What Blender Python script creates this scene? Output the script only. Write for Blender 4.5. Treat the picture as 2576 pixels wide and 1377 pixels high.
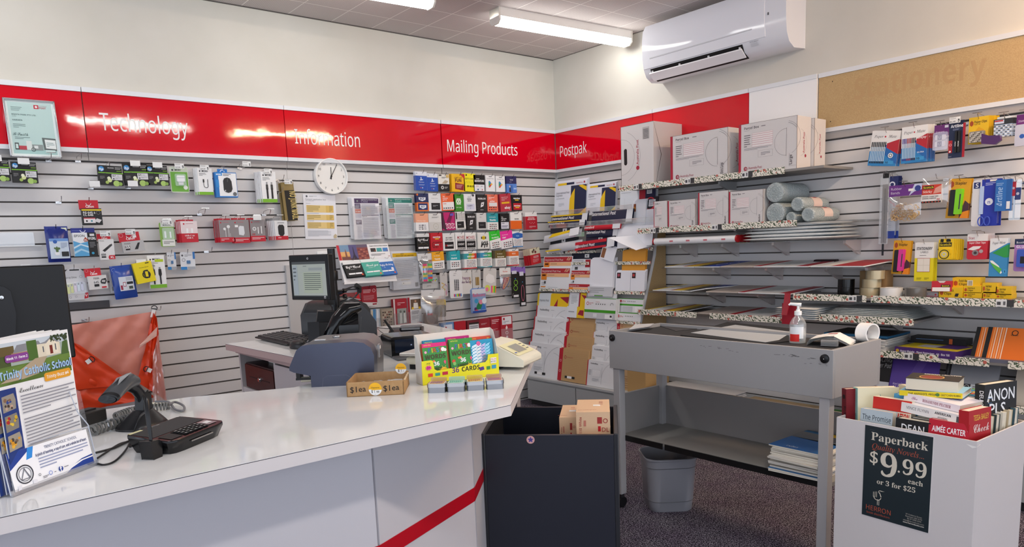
import bpy, math, random
from mathutils import Vector, Matrix
for o in list(bpy.data.objects): bpy.data.objects.remove(o)
random.seed(7)
SC = bpy.context.scene
COL = SC.collection
R = math.radians
# ------------------------------------------------------------------ camera
FPX, PPX, PPY = 1820.84, 1288.0, 886.25           # focal length and principal point for a 2576x1377 frame
CAM = Vector((-4.4061, -4.7324, 1.33)); YAW, PITCH, ROLL = .6806, -.1463, -.0398
_d = Vector((math.sin(YAW)*math.cos(PITCH), math.cos(YAW)*math.cos(PITCH), math.sin(PITCH)))
_r0 = Vector((math.cos(YAW), -math.sin(YAW), 0)); _u0 = _r0.cross(_d)
_r = _r0*math.cos(ROLL)+_u0*math.sin(ROLL); _u = _u0*math.cos(ROLL)-_r0*math.sin(ROLL)
cam = bpy.data.cameras.new('camera'); co = bpy.data.objects.new('camera', cam); COL.objects.link(co)
cam.sensor_fit = 'HORIZONTAL'; cam.sensor_width = 36; cam.lens = FPX/2576*36
cam.shift_y = (PPY-688.5)/2576; cam.clip_start = .02
co.matrix_world = Matrix(((_r.x,_u.x,-_d.x,CAM.x),(_r.y,_u.y,-_d.y,CAM.y),(_r.z,_u.z,-_d.z,CAM.z),(0,0,0,1)))
SC.camera = co
# ------------------------------------------------------------------ light and exposure
w = bpy.data.worlds.new('daylight'); SC.world = w; w.use_nodes = True
w.node_tree.nodes['Background'].inputs[0].default_value = (.80,.87,1,1)
w.node_tree.nodes['Background'].inputs[1].default_value = .95
vs = SC.view_settings; vs.view_transform = 'Standard'; vs.look = 'None'; vs.gamma = 1; vs.exposure = 1.0
try: vs.use_curve_mapping = False
except Exception: pass
TUBE = 8.5                                        # brightness of the fluorescent diffusers
# ------------------------------------------------------------------ surveying: a pixel of the photo onto a real plane of the room
def at(u, v, x=None, y=None, z=None):
    D = _d+_r*((u-PPX)/FPX)-_u*((v-PPY)/FPX)
    t = (x-CAM.x)/D.x if x is not None else (y-CAM.y)/D.y if y is not None else (z-CAM.z)/D.z
    return CAM+D*t
# ------------------------------------------------------------------ materials
def lin(c): return c/12.92 if c <= .04045 else ((c+.055)/1.055)**2.4
def rgb(h):
    if not isinstance(h, str): return h
    return tuple(lin(int(h[i:i+2],16)/255) for i in (0,2,4))
_M = {}
def m(h, rough=.5, metal=0., spec=.5, coat=0., trans=0., ior=1.45, sss=0):
    k = (h, rough, metal, spec, coat, trans, ior)
    if k in _M: return _M[k]
    a = bpy.data.materials.new('paint_%s' % (h,)); a.use_nodes = True
    b = a.node_tree.nodes['Principled BSDF']; c = rgb(h)
    b.inputs['Base Color'].default_value = (*c,1); b.inputs['Roughness'].default_value = rough
    b.inputs['Metallic'].default_value = metal; b.inputs['Specular IOR Level'].default_value = spec
    b.inputs['Coat Weight'].default_value = coat; b.inputs['Transmission Weight'].default_value = trans
    b.inputs['IOR'].default_value = ior
    a.diffuse_color = (*c,1); _M[k] = a; return a
def clear(h='ffffff', op=.12, gloss=.12, rough=.08):
    k = ('clear', h, op, gloss, rough)
    if k in _M: return _M[k]
    a = bpy.data.materials.new('clear_%s' % h); a.use_nodes = True; nt = a.node_tree; N = nt.nodes; N.clear()
    out = N.new('ShaderNodeOutputMaterial'); tr = N.new('ShaderNodeBsdfTransparent'); df = N.new('ShaderNodeBsdfDiffuse'); gl = N.new('ShaderNodeBsdfGlossy')
    c = rgb(h); df.inputs[0].default_value = (*c,1); gl.inputs['Roughness'].default_value = rough
    m1 = N.new('ShaderNodeMixShader'); m1.inputs[0].default_value = op; m2 = N.new('ShaderNodeMixShader'); m2.inputs[0].default_value = gloss
    L = nt.links.new
    L(tr.outputs[0], m1.inputs[1]); L(df.outputs[0], m1.inputs[2]); L(m1.outputs[0], m2.inputs[1]); L(gl.outputs[0], m2.inputs[2]); L(m2.outputs[0], out.inputs[0])
    _M[k] = a; return a
def emit(h, s):
    k = ('emit', h, s)
    if k in _M: return _M[k]
    a = bpy.data.materials.new('glow_%s' % h); a.use_nodes = True; b = a.node_tree.nodes['Principled BSDF']
    b.inputs['Base Color'].default_value = (*rgb(h),1); b.inputs['Emission Color'].default_value = (*rgb(h),1); b.inputs['Emission Strength'].default_value = s
    _M[k] = a; return a
def tex(name, base, fn, rough=.5, spec=.5, metal=0.):
    """a material whose node tree is finished by fn(nodes, links, bsdf, object-coordinate socket)"""
    a = bpy.data.materials.new(name); a.use_nodes = True; nt = a.node_tree; b = nt.nodes['Principled BSDF']
    b.inputs['Base Color'].default_value = (*rgb(base),1); b.inputs['Roughness'].default_value = rough; b.inputs['Specular IOR Level'].default_value = spec
    b.inputs['Metallic'].default_value = metal
    tc = nt.nodes.new('ShaderNodeTexCoord'); fn(nt.nodes, nt.links.new, b, tc.outputs['Object']); return a
def noise(N, L, co_, scale, detail=4, dist=0, rough=.5):
    n = N.new('ShaderNodeTexNoise'); n.inputs['Scale'].default_value = scale; n.inputs['Detail'].default_value = detail; n.inputs['Distortion'].default_value = dist
    n.inputs['Roughness'].default_value = rough; L(co_, n.inputs['Vector']); return n.outputs['Fac']
def ramp(N, L, fac, stops, const=False):
    r = N.new('ShaderNodeValToRGB'); L(fac, r.inputs[0]); e = r.color_ramp.elements
    if const: r.color_ramp.interpolation = 'CONSTANT'
    while len(e) < len(stops): e.new(.5)
    for i, (p, c) in enumerate(stops): e[i].position = p; e[i].color = (*rgb(c),1)
    return r.outputs[0]
def bump(N, L, b, h, s, d=.01):
    k = N.new('ShaderNodeBump'); k.inputs['Strength'].default_value = s; k.inputs['Distance'].default_value = d; L(h, k.inputs['Height']); L(k.outputs[0], b.inputs['Normal'])
def _mx(N, L, fac, c1, c2, kind='MIX'):
    x = N.new('ShaderNodeMixRGB'); x.blend_type = kind
    for s, v in ((x.inputs[0],fac),(x.inputs[1],c1),(x.inputs[2],c2)):
        if isinstance(v, (int,float)): s.default_value = v
        elif isinstance(v, (str,tuple)): s.default_value = (*rgb(v),1)
        else: L(v, s)
    return x.outputs[0]
def _math(N, L, op, a, b_=None):
    x = N.new('ShaderNodeMath'); x.operation = op
    for s, v in ((x.inputs[0],a),(x.inputs[1],b_)):
        if v is None: continue
        if isinstance(v, (int,float)): s.default_value = v
        else: L(v, s)
    return x.outputs[0]
def f_carpet(N, L, b, c):
    n1 = noise(N, L, c, 190, 2, .6); col = ramp(N, L, n1, ((.40,'1c1922'),(.50,'4a4450'),(.57,'8f8a94'),(.70,'b0abb4')))
    n2 = noise(N, L, c, 7, 2); tint = ramp(N, L, n2, ((.35,'ffffff'),(0.7,'dfd2e4')))
    L(_mx(N, L, .8, col, tint, 'MULTIPLY'), b.inputs['Base Color']); bump(N, L, b, n1, .5, .004)
def f_wall(N, L, b, c):
    n = noise(N, L, c, 3, 3); L(ramp(N, L, n, ((.3,'cfccc2'),(.7,'d5d2c9'))), b.inputs['Base Color'])
    bump(N, L, b, noise(N, L, c, 160, 3), .04, .002)
def f_ceiling(N, L, b, c):
    s = N.new('ShaderNodeSeparateXYZ'); L(c, s.inputs[0]); pit = .302
    def joint(o, off, wd):
        f = _math(N, L, 'FRACT', _math(N, L, 'DIVIDE', _math(N, L, 'ADD', o, off), pit)); d = _math(N, L, 'ABSOLUTE', _math(N, L, 'SUBTRACT', f, .5))
        return _math(N, L, 'GREATER_THAN', d, .5-wd/pit)
    j = _math(N, L, 'MAXIMUM', joint(s.outputs[0], 30.2+.22, .0035), joint(s.outputs[1], 30.2+.26, .0035))
    def dots(o): return _math(N, L, 'SUBTRACT', _math(N, L, 'FRACT', _math(N, L, 'MULTIPLY', o, 90)), .5)
    dx, dy = dots(s.outputs[0]), dots(s.outputs[1])
    d2 = _math(N, L, 'ADD', _math(N, L, 'MULTIPLY', dx, dx), _math(N, L, 'MULTIPLY', dy, dy))
    hole = _math(N, L, 'LESS_THAN', d2, .035)
    t = ramp(N, L, noise(N, L, c, 1.3, 2), ((.3,'d9d2cf'),(.7,'cfc6c4')))
    t = _mx(N, L, hole, t, '8f8683'); L(_mx(N, L, j, t, 'f4f0ec'), b.inputs['Base Color'])
def f_mdf(N, L, b, c):
    n = noise(N, L, c, 240, 3); n2 = noise(N, L, c, 2, 3)
    L(_mx(N, L, .55, ramp(N, L, n, ((.35,'a88a5e'),(.65,'c9ad80'))), ramp(N, L, n2, ((.3,'b4966a'),(.7,'c6aa7c')))), b.inputs['Base Color'])
def f_floral(N, L, b, c):
    mp = N.new('ShaderNodeMapping'); mp.inputs['Rotation'].default_value = (.5,.7,.8); L(c, mp.inputs[0]); wv = N.new('ShaderNodeTexWave'); wv.inputs['Scale'].default_value = 17; wv.inputs['Distortion'].default_value = 9; wv.inputs['Detail'].default_value = 1.5; wv.inputs['Detail Scale'].default_value = 3.2; L(mp.outputs[0], wv.inputs['Vector'])
    vine = ramp(N, L, wv.outputs['Fac'], ((0,'4c5a42'),(.15,'7d8b70'),(.25,'f0eadc')), True)
    v = N.new('ShaderNodeTexVoronoi'); v.inputs['Scale'].default_value = 27; L(mp.outputs[0], v.inputs['Vector'])
    L(_mx(N, L, _math(N, L, 'LESS_THAN', v.outputs['Distance'], .24), vine, 'c4685a'), b.inputs['Base Color'])
def f_top(N, L, b, c):
    n = noise(N, L, c, 5, 4, 1); L(ramp(N, L, n, ((.3,'e6e7e6'),(.7,'ecedec'))), b.inputs['Base Color'])
    r = ramp(N, L, noise(N, L, c, 9, 4, .8), ((.3,'383838'),(.75,'606060'))); L(r, b.inputs['Roughness'])
def f_sign(N, L, b, c):
    n = noise(N, L, c, 2.2, 2, .4); n2 = noise(N, L, c, 14, 2); bump(N, L, b, _math(N, L, 'ADD', n, _math(N, L, 'MULTIPLY', n2, .06)), .16, .02)
def f_kraft(N, L, b, c):
    n = noise(N, L, c, 60, 3); L(ramp(N, L, n, ((.3,'b08a5e'),(.7,'bb966a'))), b.inputs['Base Color'])
def f_bubble(N, L, b, c):
    v = N.new('ShaderNodeTexVoronoi'); v.inputs['Scale'].default_value = 110; L(c, v.inputs['Vector'])
    L(ramp(N, L, v.outputs['Distance'], ((.0,'c8d0d0'),(.5,'a9b4b4'))), b.inputs['Base Color']); bump(N, L, b, v.outputs['Distance'], .6, .006)
def f_slat(N, L, b, c):
    n = noise(N, L, c, 1.6, 3); L(ramp(N, L, n, ((.3,'d6d4d3'),(.7,'dcdad9'))), b.inputs['Base Color'])
M_CARPET = tex('carpet','4a444a',f_carpet,.95,.1); M_WALL = tex('wall_paint','e6e2d6',f_wall,.7,.3); M_CEIL = tex('ceiling_tiles','cfc8c5',f_ceiling,.85,.2)
M_MDF = tex('mdf','b4966a',f_mdf,.7,.3); M_FLORAL = tex('floral_strip','efe8d8',f_floral,.45); M_TOP = tex('laminate_top','d8d8d6',f_top,.3)
M_RED = tex('sign_red','d2001c',f_sign,.05,.5); M_KRAFT = tex('kraft_card','b48f63',f_kraft,.8,.2); M_BUBBLE = tex('bubble_wrap','c8d0d0',f_bubble,.22)
M_SLAT = tex('slat_board','d8d6d5',f_slat,.42,.4)
M_GROOVE = m('5f5a57',.7); M_ALU = m('dfe2e6',.35,0); M_WHITE = m('f2f2f0',.5); M_CHROME = m('c9c9c9',.18,1.); M_BLACK = m('121214',.4); M_INK = m('1c1c1e',.6)
M_ACR = clear('e8eef2',.05,.09,.04); M_GREY = m('8e8f90',.5); M_PVC = m('e9e9ea',.35)
# ------------------------------------------------------------------ mesh builder
_T = {}
_CAP = {}
_STY = {'s':(0x1D5A0,0x1D5BA,0x1D7E2),'b':(0x1D5D4,0x1D5EE,0x1D7EC),'S':(0x1D400,0x1D41A,0x1D7CE),'i':(0x1D434,0x1D44E,None),'x':(0x1D4D0,0x1D4EA,None),'d':(0x1D538,0x1D552,0x1D7D8),'o':(0x1D608,0x1D622,0x1D7E2),'B':(0x1D63C,0x1D656,0x1D7EC)}
_HOLES = {'d':{'C':'\u2102','H':'\u210d','N':'\u2115','P':'\u2119','Q':'\u211a','R':'\u211d','Z':'\u2124'},'i':{'h':'\u210e'}}
def styled(st):
    """'~b..' bold sans, '~s' sans, '~S' bold serif, '~i' italic serif, '~x' script, '~d' outline, '~o' oblique, '~B' bold oblique"""
    if st[:1] != '~': return st
    U, Lw, D_ = _STY[st[1]]; out = ''
    for c in st[2:]:
        h_ = _HOLES.get(st[1],{}).get(c)
        if h_: out += h_
        elif 'A' <= c <= 'Z': out += chr(U+ord(c)-65)
        elif 'a' <= c <= 'z': out += chr(Lw+ord(c)-97)
        elif '0' <= c <= '9' and D_: out += chr(D_+ord(c)-48)
        else: out += c
    return out
def glyphs(st, bold=0):
    k = (st, bold)
    if k in _T: return _T[k]
    st = styled(st)
    cu = bpy.data.curves.new('t','FONT'); cu.body = st; cu.size = 1; cu.resolution_u = 2; cu.offset = bold
    ob = bpy.data.objects.new('t', cu); me = bpy.data.meshes.new_from_object(ob)
    vs_ = [(v.co.x, v.co.y) for v in me.vertices]; fs = [tuple(p.vertices) for p in me.polygons]
    bpy.data.objects.remove(ob); bpy.data.curves.remove(cu); bpy.data.meshes.remove(me)
    if vs_:
        x0 = min(v[0] for v in vs_); vs_ = [(v[0]-x0, v[1]) for v in vs_]
    _T[k] = (vs_, fs, max([v[0] for v in vs_]+[1e-6])); return _T[k]
def cap(k=''):
    if k not in _CAP: _CAP[k] = max(v[1] for v in glyphs(k+'H')[0])
    return _CAP[k]
class MB:
    def __init__(s): s.v = []; s.f = []; s.mi = []; s.mats = []; s.M = None; s.sm = []
    def mat(s, a):
        if isinstance(a, str): a = m(a)
        if a not in s.mats: s.mats.append(a)
        return s.mats.index(a)
    def add(s, vs, fs, mat, smooth=False):
        n = len(s.v); i = s.mat(mat)
        if s.M is not None: vs = [s.M @ Vector(v) for v in vs]
        s.v += [tuple(v) for v in vs]; s.f += [tuple(k+n for k in f) for f in fs]; s.mi += [i]*len(fs); s.sm += [smooth]*len(fs); return s
    def box(s, x0, y0, z0, x1, y1, z1, mat):
        return s.add([(x0,y0,z0),(x1,y0,z0),(x1,y1,z0),(x0,y1,z0),(x0,y0,z1),(x1,y0,z1),(x1,y1,z1),(x0,y1,z1)],
                     [(0,3,2,1),(4,5,6,7),(0,1,5,4),(1,2,6,5),(2,3,7,6),(3,0,4,7)], mat)
    def quad(s, pts, mat): return s.add(pts, [tuple(range(len(pts)))], mat)
    def prism(s, poly, lo, hi, axis, mat, smooth=False):
        """poly of 2D points; axis 'x': (y,z), 'y': (x,z), 'z': (x,y)"""
        def P(p, h): return (h,p[0],p[1]) if axis == 'x' else (p[0],h,p[1]) if axis == 'y' else (p[0],p[1],h)
        n = len(poly); a = sum(poly[i][0]*poly[(i+1)%n][1]-poly[(i+1)%n][0]*poly[i][1] for i in range(n))
        if (a < 0) != (axis == 'y'): poly = poly[::-1]
        vs = [P(p,lo) for p in poly]+[P(p,hi) for p in poly]
        s.add(vs, [tuple(range(n))[::-1], tuple(range(n,2*n))], mat)
        return s.add(vs, [(i,(i+1)%n,n+(i+1)%n,n+i) for i in range(n)], mat, smooth)
    def tube(s, pts, r, mat, n=6, closed=False):
        pts = [Vector(p) for p in pts]; N = len(pts); rs = r if isinstance(r,(list,tuple)) else [r]*N; vs = []; up = None
        for i, p in enumerate(pts):
            t = (pts[(i+1)%N]-pts[i-1]) if closed else (pts[min(i+1,N-1)]-pts[max(i-1,0)])
            t = t.normalized() if t.length > 1e-9 else Vector((0,0,1))
            if up is None: up = Vector((0,0,1)) if abs(t.z) < .9 else Vector((1,0,0))
            a = t.cross(up); a = a.normalized() if a.length > 1e-6 else t.orthogonal().normalized(); up = a.cross(t).normalized()
            vs += [p+a*(rs[i]*math.cos(2*math.pi*k/n))+up*(rs[i]*math.sin(2*math.pi*k/n)) for k in range(n)]
        fs = []
        for i in range(N if closed else N-1):
            j = (i+1) % N; fs += [(i*n+k, i*n+(k+1)%n, j*n+(k+1)%n, j*n+k) for k in range(n)]
        s.add(vs, fs, mat, True)
        if not closed: s.add(vs[:n], [tuple(range(n))[::-1]], mat); s.add(vs[-n:], [tuple(range(n))], mat)
        return s
    def lathe(s, prof, mat, n=24, c=(0,0,0), axis='z', sx=1., sy=1., caps=True):
        def P(r, h, a):
            x, y = r*math.cos(a)*sx, r*math.sin(a)*sy
            q = (x,y,h) if axis == 'z' else (h,x,y) if axis == 'x' else (y,h,x)
            return (q[0]+c[0],q[1]+c[1],q[2]+c[2])
        vs = [P(r,h,2*math.pi*k/n) for r,h in prof for k in range(n)]; fs = []
        for i in range(len(prof)-1): fs += [(i*n+k, i*n+(k+1)%n, (i+1)*n+(k+1)%n, (i+1)*n+k) for k in range(n)]
        s.add(vs, fs, mat, True)
        if caps:
            if prof[0][0] > 1e-5: s.add(vs[:n], [tuple(range(n))[::-1]], mat)
            if prof[-1][0] > 1e-5: s.add(vs[-n:], [tuple(range(n))], mat)
        return s
    def loft(s, rings, mat, smooth=True, caps=True):
        n = len(rings[0]); vs = [p for r_ in rings for p in r_]; fs = []
        for i in range(len(rings)-1): fs += [(i*n+k, i*n+(k+1)%n, (i+1)*n+(k+1)%n, (i+1)*n+k) for k in range(n)]
        s.add(vs, fs, mat, smooth)
        if caps: s.add(rings[0], [tuple(range(n))[::-1]], mat); s.add(rings[-1], [tuple(range(n))], mat)
        return s
    def text(s, st, o, right, up, h, mat, align='c', maxw=None, bold=0, shear=0, fit=None):
        vs, fs, w_ = glyphs(st, bold); k = h/cap(st[:2] if st[:1] == '~' else ''); sx = k
        if fit: sx = fit/w_
        elif maxw and w_*k > maxw: sx = maxw/w_
        o = Vector(o); right = Vector(right).normalized(); up = Vector(up).normalized()
        off = {'c':-w_*sx/2,'l':0,'r':-w_*sx}[align]
        return s.add([o+right*(x*sx+off+shear*y*k)+up*(y*k) for x, y in vs], fs, mat)
    def art(s, ops, w, h, y, x0=None, z0=0.):
        """printed design on the front (-y) face: rectangle w x h from (x0, z0); coordinates 0..1 from the lower left"""
        if x0 is None: x0 = -w/2
        st_ = min(.0003,.0024/max(1,len(ops)))
        for i, op in enumerate(ops):
            yy = y-st_*(i+1); X = lambda a: x0+a*w; Z = lambda b: z0+b*h; k = op[0]
            if k == 'r': s.add([(X(op[1]),yy,Z(op[2])),(X(op[3]),yy,Z(op[2])),(X(op[3]),yy,Z(op[4])),(X(op[1]),yy,Z(op[4]))],[(0,1,2,3)],op[5])
            elif k == 'p': s.add([(X(a),yy,Z(b)) for a,b in op[1]],[tuple(range(len(op[1])))],op[2])
            elif k == 'c':
                n = 20; s.add([(X(op[1])+op[3]*w*math.cos(2*math.pi*j/n),yy,Z(op[2])+op[3]*w*math.sin(2*math.pi*j/n)) for j in range(n)],[tuple(range(n))],op[4])
            elif k == 'o':   # ring
                n = 28; r1 = op[3]*w; r2 = r1-op[4]*w; a0, a1 = (op[6] if len(op) > 6 else (0,360)); full = abs(a1-a0) >= 360; c_ = n if full else n+1
                vs = []
                for j in range(c_):
                    an = R(a0+(a1-a0)*j/n); vs += [(X(op[1])+r1*math.cos(an),yy,Z(op[2])+r1*math.sin(an)),(X(op[1])+r2*math.cos(an),yy,Z(op[2])+r2*math.sin(an))]
                s.add(vs,[(2*j,(2*j+1),(2*((j+1)%c_)+1),2*((j+1)%c_)) for j in range(n)],op[5])
            elif k in ('t','tl','T','Tl'): s.text(op[1],(X(op[2]),yy,Z(op[3])),(1,0,0),(0,0,1),op[4]*h,op[5],'l' if k[-1] == 'l' and len(k) > 1 else 'c',(op[6] if len(op) > 6 else 1)*w,.012 if k[0] == 'T' else 0)
            elif k == 'v':   # text reading upwards or downwards
                d = op[7] if len(op) > 7 else 1
                s.text(op[1],(X(op[2]),yy,Z(op[3])),(0,0,d),(-d,0,0),op[4]*w,op[5],'c',(op[6])*h,.01)
            elif k == 'l':   # rows of small print
                x_0,z_0,x_1,z_1,n,c_ = op[1:7]; rd = random.Random(int(x_0*997+z_0*131+n)); st = (z_1-z_0)/n
                for j in range(n):
                    e = x_1 if j < n-1 else x_0+(x_1-x_0)*(.4+.5*rd.random()); e = e if rd.random() < .7 else e-(x_1-x_0)*.12
                    s.add([(X(x_0),yy,Z(z_1-st*(j+.58))),(X(e),yy,Z(z_1-st*(j+.58))),(X(e),yy,Z(z_1-st*(j+.2))),(X(x_0),yy,Z(z_1-st*(j+.2)))],[(0,1,2,3)],c_)
        return s
    def build(s, name, parent=None, loc=None, rot=None, world=False, bevel=0, seg=2, sub=0, solid=0, smooth=None):
        me = bpy.data.meshes.new(name); me.from_pydata(s.v, [], s.f)
        for a in s.mats: me.materials.append(a)
        me.polygons.foreach_set('material_index', s.mi); me.polygons.foreach_set('use_smooth', s.sm if smooth is None else [smooth]*len(s.sm))
        me.update(); me.set_sharp_from_angle(angle=R(42))
        o = bpy.data.objects.new(name, me); COL.objects.link(o)
        if parent:
            o.parent = parent
            if world: o.matrix_parent_inverse = parent.matrix_basis.inverted()
        if loc is not None: o.location = loc
        if rot is not None: o.rotation_euler = rot if isinstance(rot,(tuple,list)) else (0,0,rot)
        if solid: k = o.modifiers.new('solid','SOLIDIFY'); k.thickness = solid; k.offset = 0
        if bevel: k = o.modifiers.new('bevel','BEVEL'); k.width = bevel; k.segments = seg; k.limit_method = 'ANGLE'; k.angle_limit = R(40)
        if sub: k = o.modifiers.new('sub','SUBSURF'); k.levels = sub; k.render_levels = sub
        return o
def tag(o, label=None, cat=None, group=None, kind=None):
    if label: o['label'] = label
    if cat: o['category'] = cat
    if group: o['group'] = group
    if kind: o['kind'] = kind
    return o
def thing(name, label, cat, loc=(0,0,0), rot=0, group=None):
    o = bpy.data.objects.new(name, None); COL.objects.link(o); o.empty_display_size = .05
    o.location = loc; o.rotation_euler = rot if isinstance(rot,(tuple,list)) else (0,0,rot); return tag(o, label, cat, group)
def dup(o, label=None, loc=None, rot=None, parent=None):
    c = o.copy(); COL.objects.link(c)
    if parent: c.parent = parent
    for ch in list(o.children): dup(ch, parent=c)
    if label: c['label'] = label
    if loc is not None: c.location = loc
    if rot is not None: c.rotation_euler = rot if isinstance(rot,(tuple,list)) else (0,0,rot)
    return c
def part(o, label): o['label'] = label; return o
def rrect(x0, z0, x1, z1, r, n=4):
    pts = []
    for cx, cz, a in ((x1-r,z1-r,0),(x0+r,z1-r,90),(x0+r,z0+r,180),(x1-r,z0+r,270)):
        pts += [(cx+r*math.cos(R(a+90*i/n)), cz+r*math.sin(R(a+90*i/n))) for i in range(n+1)]
    return pts
WR = R(-90)                                        # things that face into the room from the right wall
SN, SB = '~s', '~b'
Z0 = 1.8888; PIT = .075                            # first slat joint and slat pitch
# ================================================================== THE ROOM
H = 2.875
def struct(name, mb, **k): return tag(mb.build(name, **k), kind='structure')
struct('floor', MB().box(-8,-9,-.05,.3,.3,0,M_CARPET))
struct('ceiling', MB().box(-8,-9,H,.3,.3,H+.05,M_CEIL))
def slat_wall(length):
    """profile of the slatted lower wall in a frame whose front faces -y; x runs 0..length"""
    b = MB(); top = 1.955; z = top
    for k in range(26):
        zs = Z0-PIT*k; b.box(0,0,zs+.0045,length,.02,z,M_SLAT); z = zs-.0045
        b.box(0,.012,zs-.0045,length,.02,zs+.0045,M_GROOVE)
        b.box(0,.0004,zs-.0062,length,.006,zs-.0045,m('b9b5b2',.3,.6))
    b.box(0,0,0,length,.02,z,M_SLAT); return b
wb = slat_wall(8.0); wb.box(0,0,1.955,8,.1,H,M_WALL); wb.box(0,.02,0,8,.1,1.955,M_SLAT)
for px in (2.43,):                                  # board joints
    wb.box(8-px-.0012,-.0006,0,8-px+.0012,.001,1.955,m('a5a2a0'))
o = struct('wall_back', wb, loc=(-8,0,0))
wr_ = slat_wall(6.5); wr_.box(0,0,1.955,6.5,.1,H,M_WALL); wr_.box(0,.02,0,6.5,.1,1.955,M_SLAT)
o = struct('wall_right', wr_, loc=(0,.0,0), rot=WR)
struct('trim_2', MB().box(-.012,-.012,0,0,0,1.955,m('c9c7c6',.4)))
# dark line under the ceiling
struct('trim_3', MB().box(-8,-.006,H-.006,0,0,H,m('55504c')))
struct('trim_4', MB().box(-.006,-6.5,H-.004,0,0,H,m('77706a')))
# ------------------------------------------------------------------ fascia signs
def sign(name, label, x0, x1, mat, wall, t=.03, cat='sign'):
    """x0..x1 along the wall measured from the corner, seen from the room left to right"""
    if wall == 1: o = thing(name, label, cat, (x0,0,1.96))
    else: o = thing(name, label, cat, (0,-x0,1.96), WR)
    L_ = x1-x0
    MB().box(.0012,-t,.0,L_-.0012,-.001,.302,mat).build('panel', o)
    MB().box(0,-t-.006,.302,L_-.0008,-.001,.328,M_ALU).build('top_rail', o); MB().box(0,-t-.006,-.024,L_-.0008,-.001,0,M_ALU).build('bottom_rail', o)
    MB().box(0,-.014,-.066,L_,-.0005,-.024,m('aaa6a4',.6)).build('shaded_strip', o)  # grey strip under the rail; the shade there is put into its colour
    return o
def lettering(par, st, p0, p1, h, plane, mat=M_WHITE, bold=.0, depth=-.0308):
    a, b = at(*p0, **plane), at(*p1, **plane); loc = par.location; mb = MB()
    if 'y' in plane: x0, x1, z = a.x-loc.x, b.x-loc.x, (a.z+b.z)/2-loc.z
    else: x0, x1, z = -(a.y-loc.y), -(b.y-loc.y), (a.z+b.z)/2-loc.z
    yy = depth; mb.text(st,(x0,yy,z),(1,0,0),(0,0,1),h,mat,'l',fit=x1-x0,bold=bold); return mb.build('lettering', par)
sign('fascia_sign','plain red glossy fascia panel behind the framed certificate',-6.0,-3.583,M_RED,1)
s1 = sign('fascia_sign','red glossy fascia sign reading Technology above the ink cartridges',-3.58,-2.431,M_RED,1)
lettering(s1,SN+'Technology',(253,324),(475,344),.095,dict(y=-.031))
s2 = sign('fascia_sign','red glossy fascia sign reading Information above the wall clock',-2.429,-1.208,M_RED,1)
lettering(s2,SN+'Information',(743,364),(906,368),.093,dict(y=-.031))
s3 = sign('fascia_sign','red glossy fascia sign reading Mailing Products above the gift cards',-1.202,-.034,M_RED,1)
lettering(s3,SN+'Mailing Products',(1126,383),(1302,390),.088,dict(y=-.031))
s4 = sign('fascia_sign','red glossy fascia sign reading Postpak right of the room corner',.034,1.10,M_RED,2)
lettering(s4,SN+'Postpak',(1409,392),(1476,387),.088,dict(x=-.031))
sign('fascia_sign','plain red glossy fascia panel behind the large parcel boxes',1.102,1.908,M_RED,2)
sign('fascia_sign','blank white fascia panel between the red one and the fibreboard one',1.910,2.378,m('efefef',.4),2)
s5 = sign('fascia_sign','bare brown fibreboard fascia panel with a ghost of the word Stationery',2.382,6.2,M_MDF,2,.018)
lettering(s5,SB+'Stationery',(2148,252),(2480,192),.12,dict(x=-.019),m('b9996c',.7),.0,-.0186)
sb = MB()
for u, v in ((2094,205),(2089,306)):
    p = at(u,v,x=-.02); sb.lathe([(.0035,-.0192),(0,-.0194)],m('3a2c1c'),8,(-(p.y+2.382),0,p.z-1.96),'y')
sb.build('screw_hole', s5)
# handwriting on the end of the white panel
# ------------------------------------------------------------------ fluorescent battens
def batten(label, x, y, rz=0, L=1.2, tint='fffdf8', k=1.0):
    o = thing('ceiling_light', label, 'light', (x,y,H), rz, 'fluorescent battens on the ceiling')
    MB().prism([(-.055,0),(.055,0),(.055,-.055),(-.055,-.055)],-L/2,L/2,'x',m('f0eeea',.4)).build('housing', o)
    ra = [(-.053,-.048),(-.053,-.075),(-.03,-.098),(.03,-.098),(.053,-.075),(.053,-.048)]
    MB().prism(ra,-L/2+.012,L/2-.012,'x',emit(tint,TUBE*k)).build('diffuser', o)
    for s in (-1,1): MB().prism([(-.057,0),(.057,0),(.057,-.078),(.032,-.102),(-.032,-.102),(-.057,-.078)],min(s*L/2,s*(L/2-.013)),max(s*L/2,s*(L/2-.013)),'x',m('e9e5dc',.45)).build('end_cap', o)
    return o
batten('white fluorescent batten with lit diffuser on the ceiling before the air conditioner',-.66,-.845,R(-4.5),1.2)
batten('white fluorescent batten cut off by the top edge above Information',-2.38,-.80,R(-4.5),1.2)
batten('white fluorescent batten over the middle of the shop behind the photographer',-.68,-4.3,0,1.2,'ffd6ac',5.0)
batten('white fluorescent batten over the counter front behind the photographer',-2.4,-4.3,0,1.2,'fff8ee',2.4)
batten('white fluorescent batten nearest the shop window',-4.2,-4.35,0,1.2,'fbfcff',2.0)
batten('white fluorescent batten above the left end of the slatted wall',-4.15,-.80,0)
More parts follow.
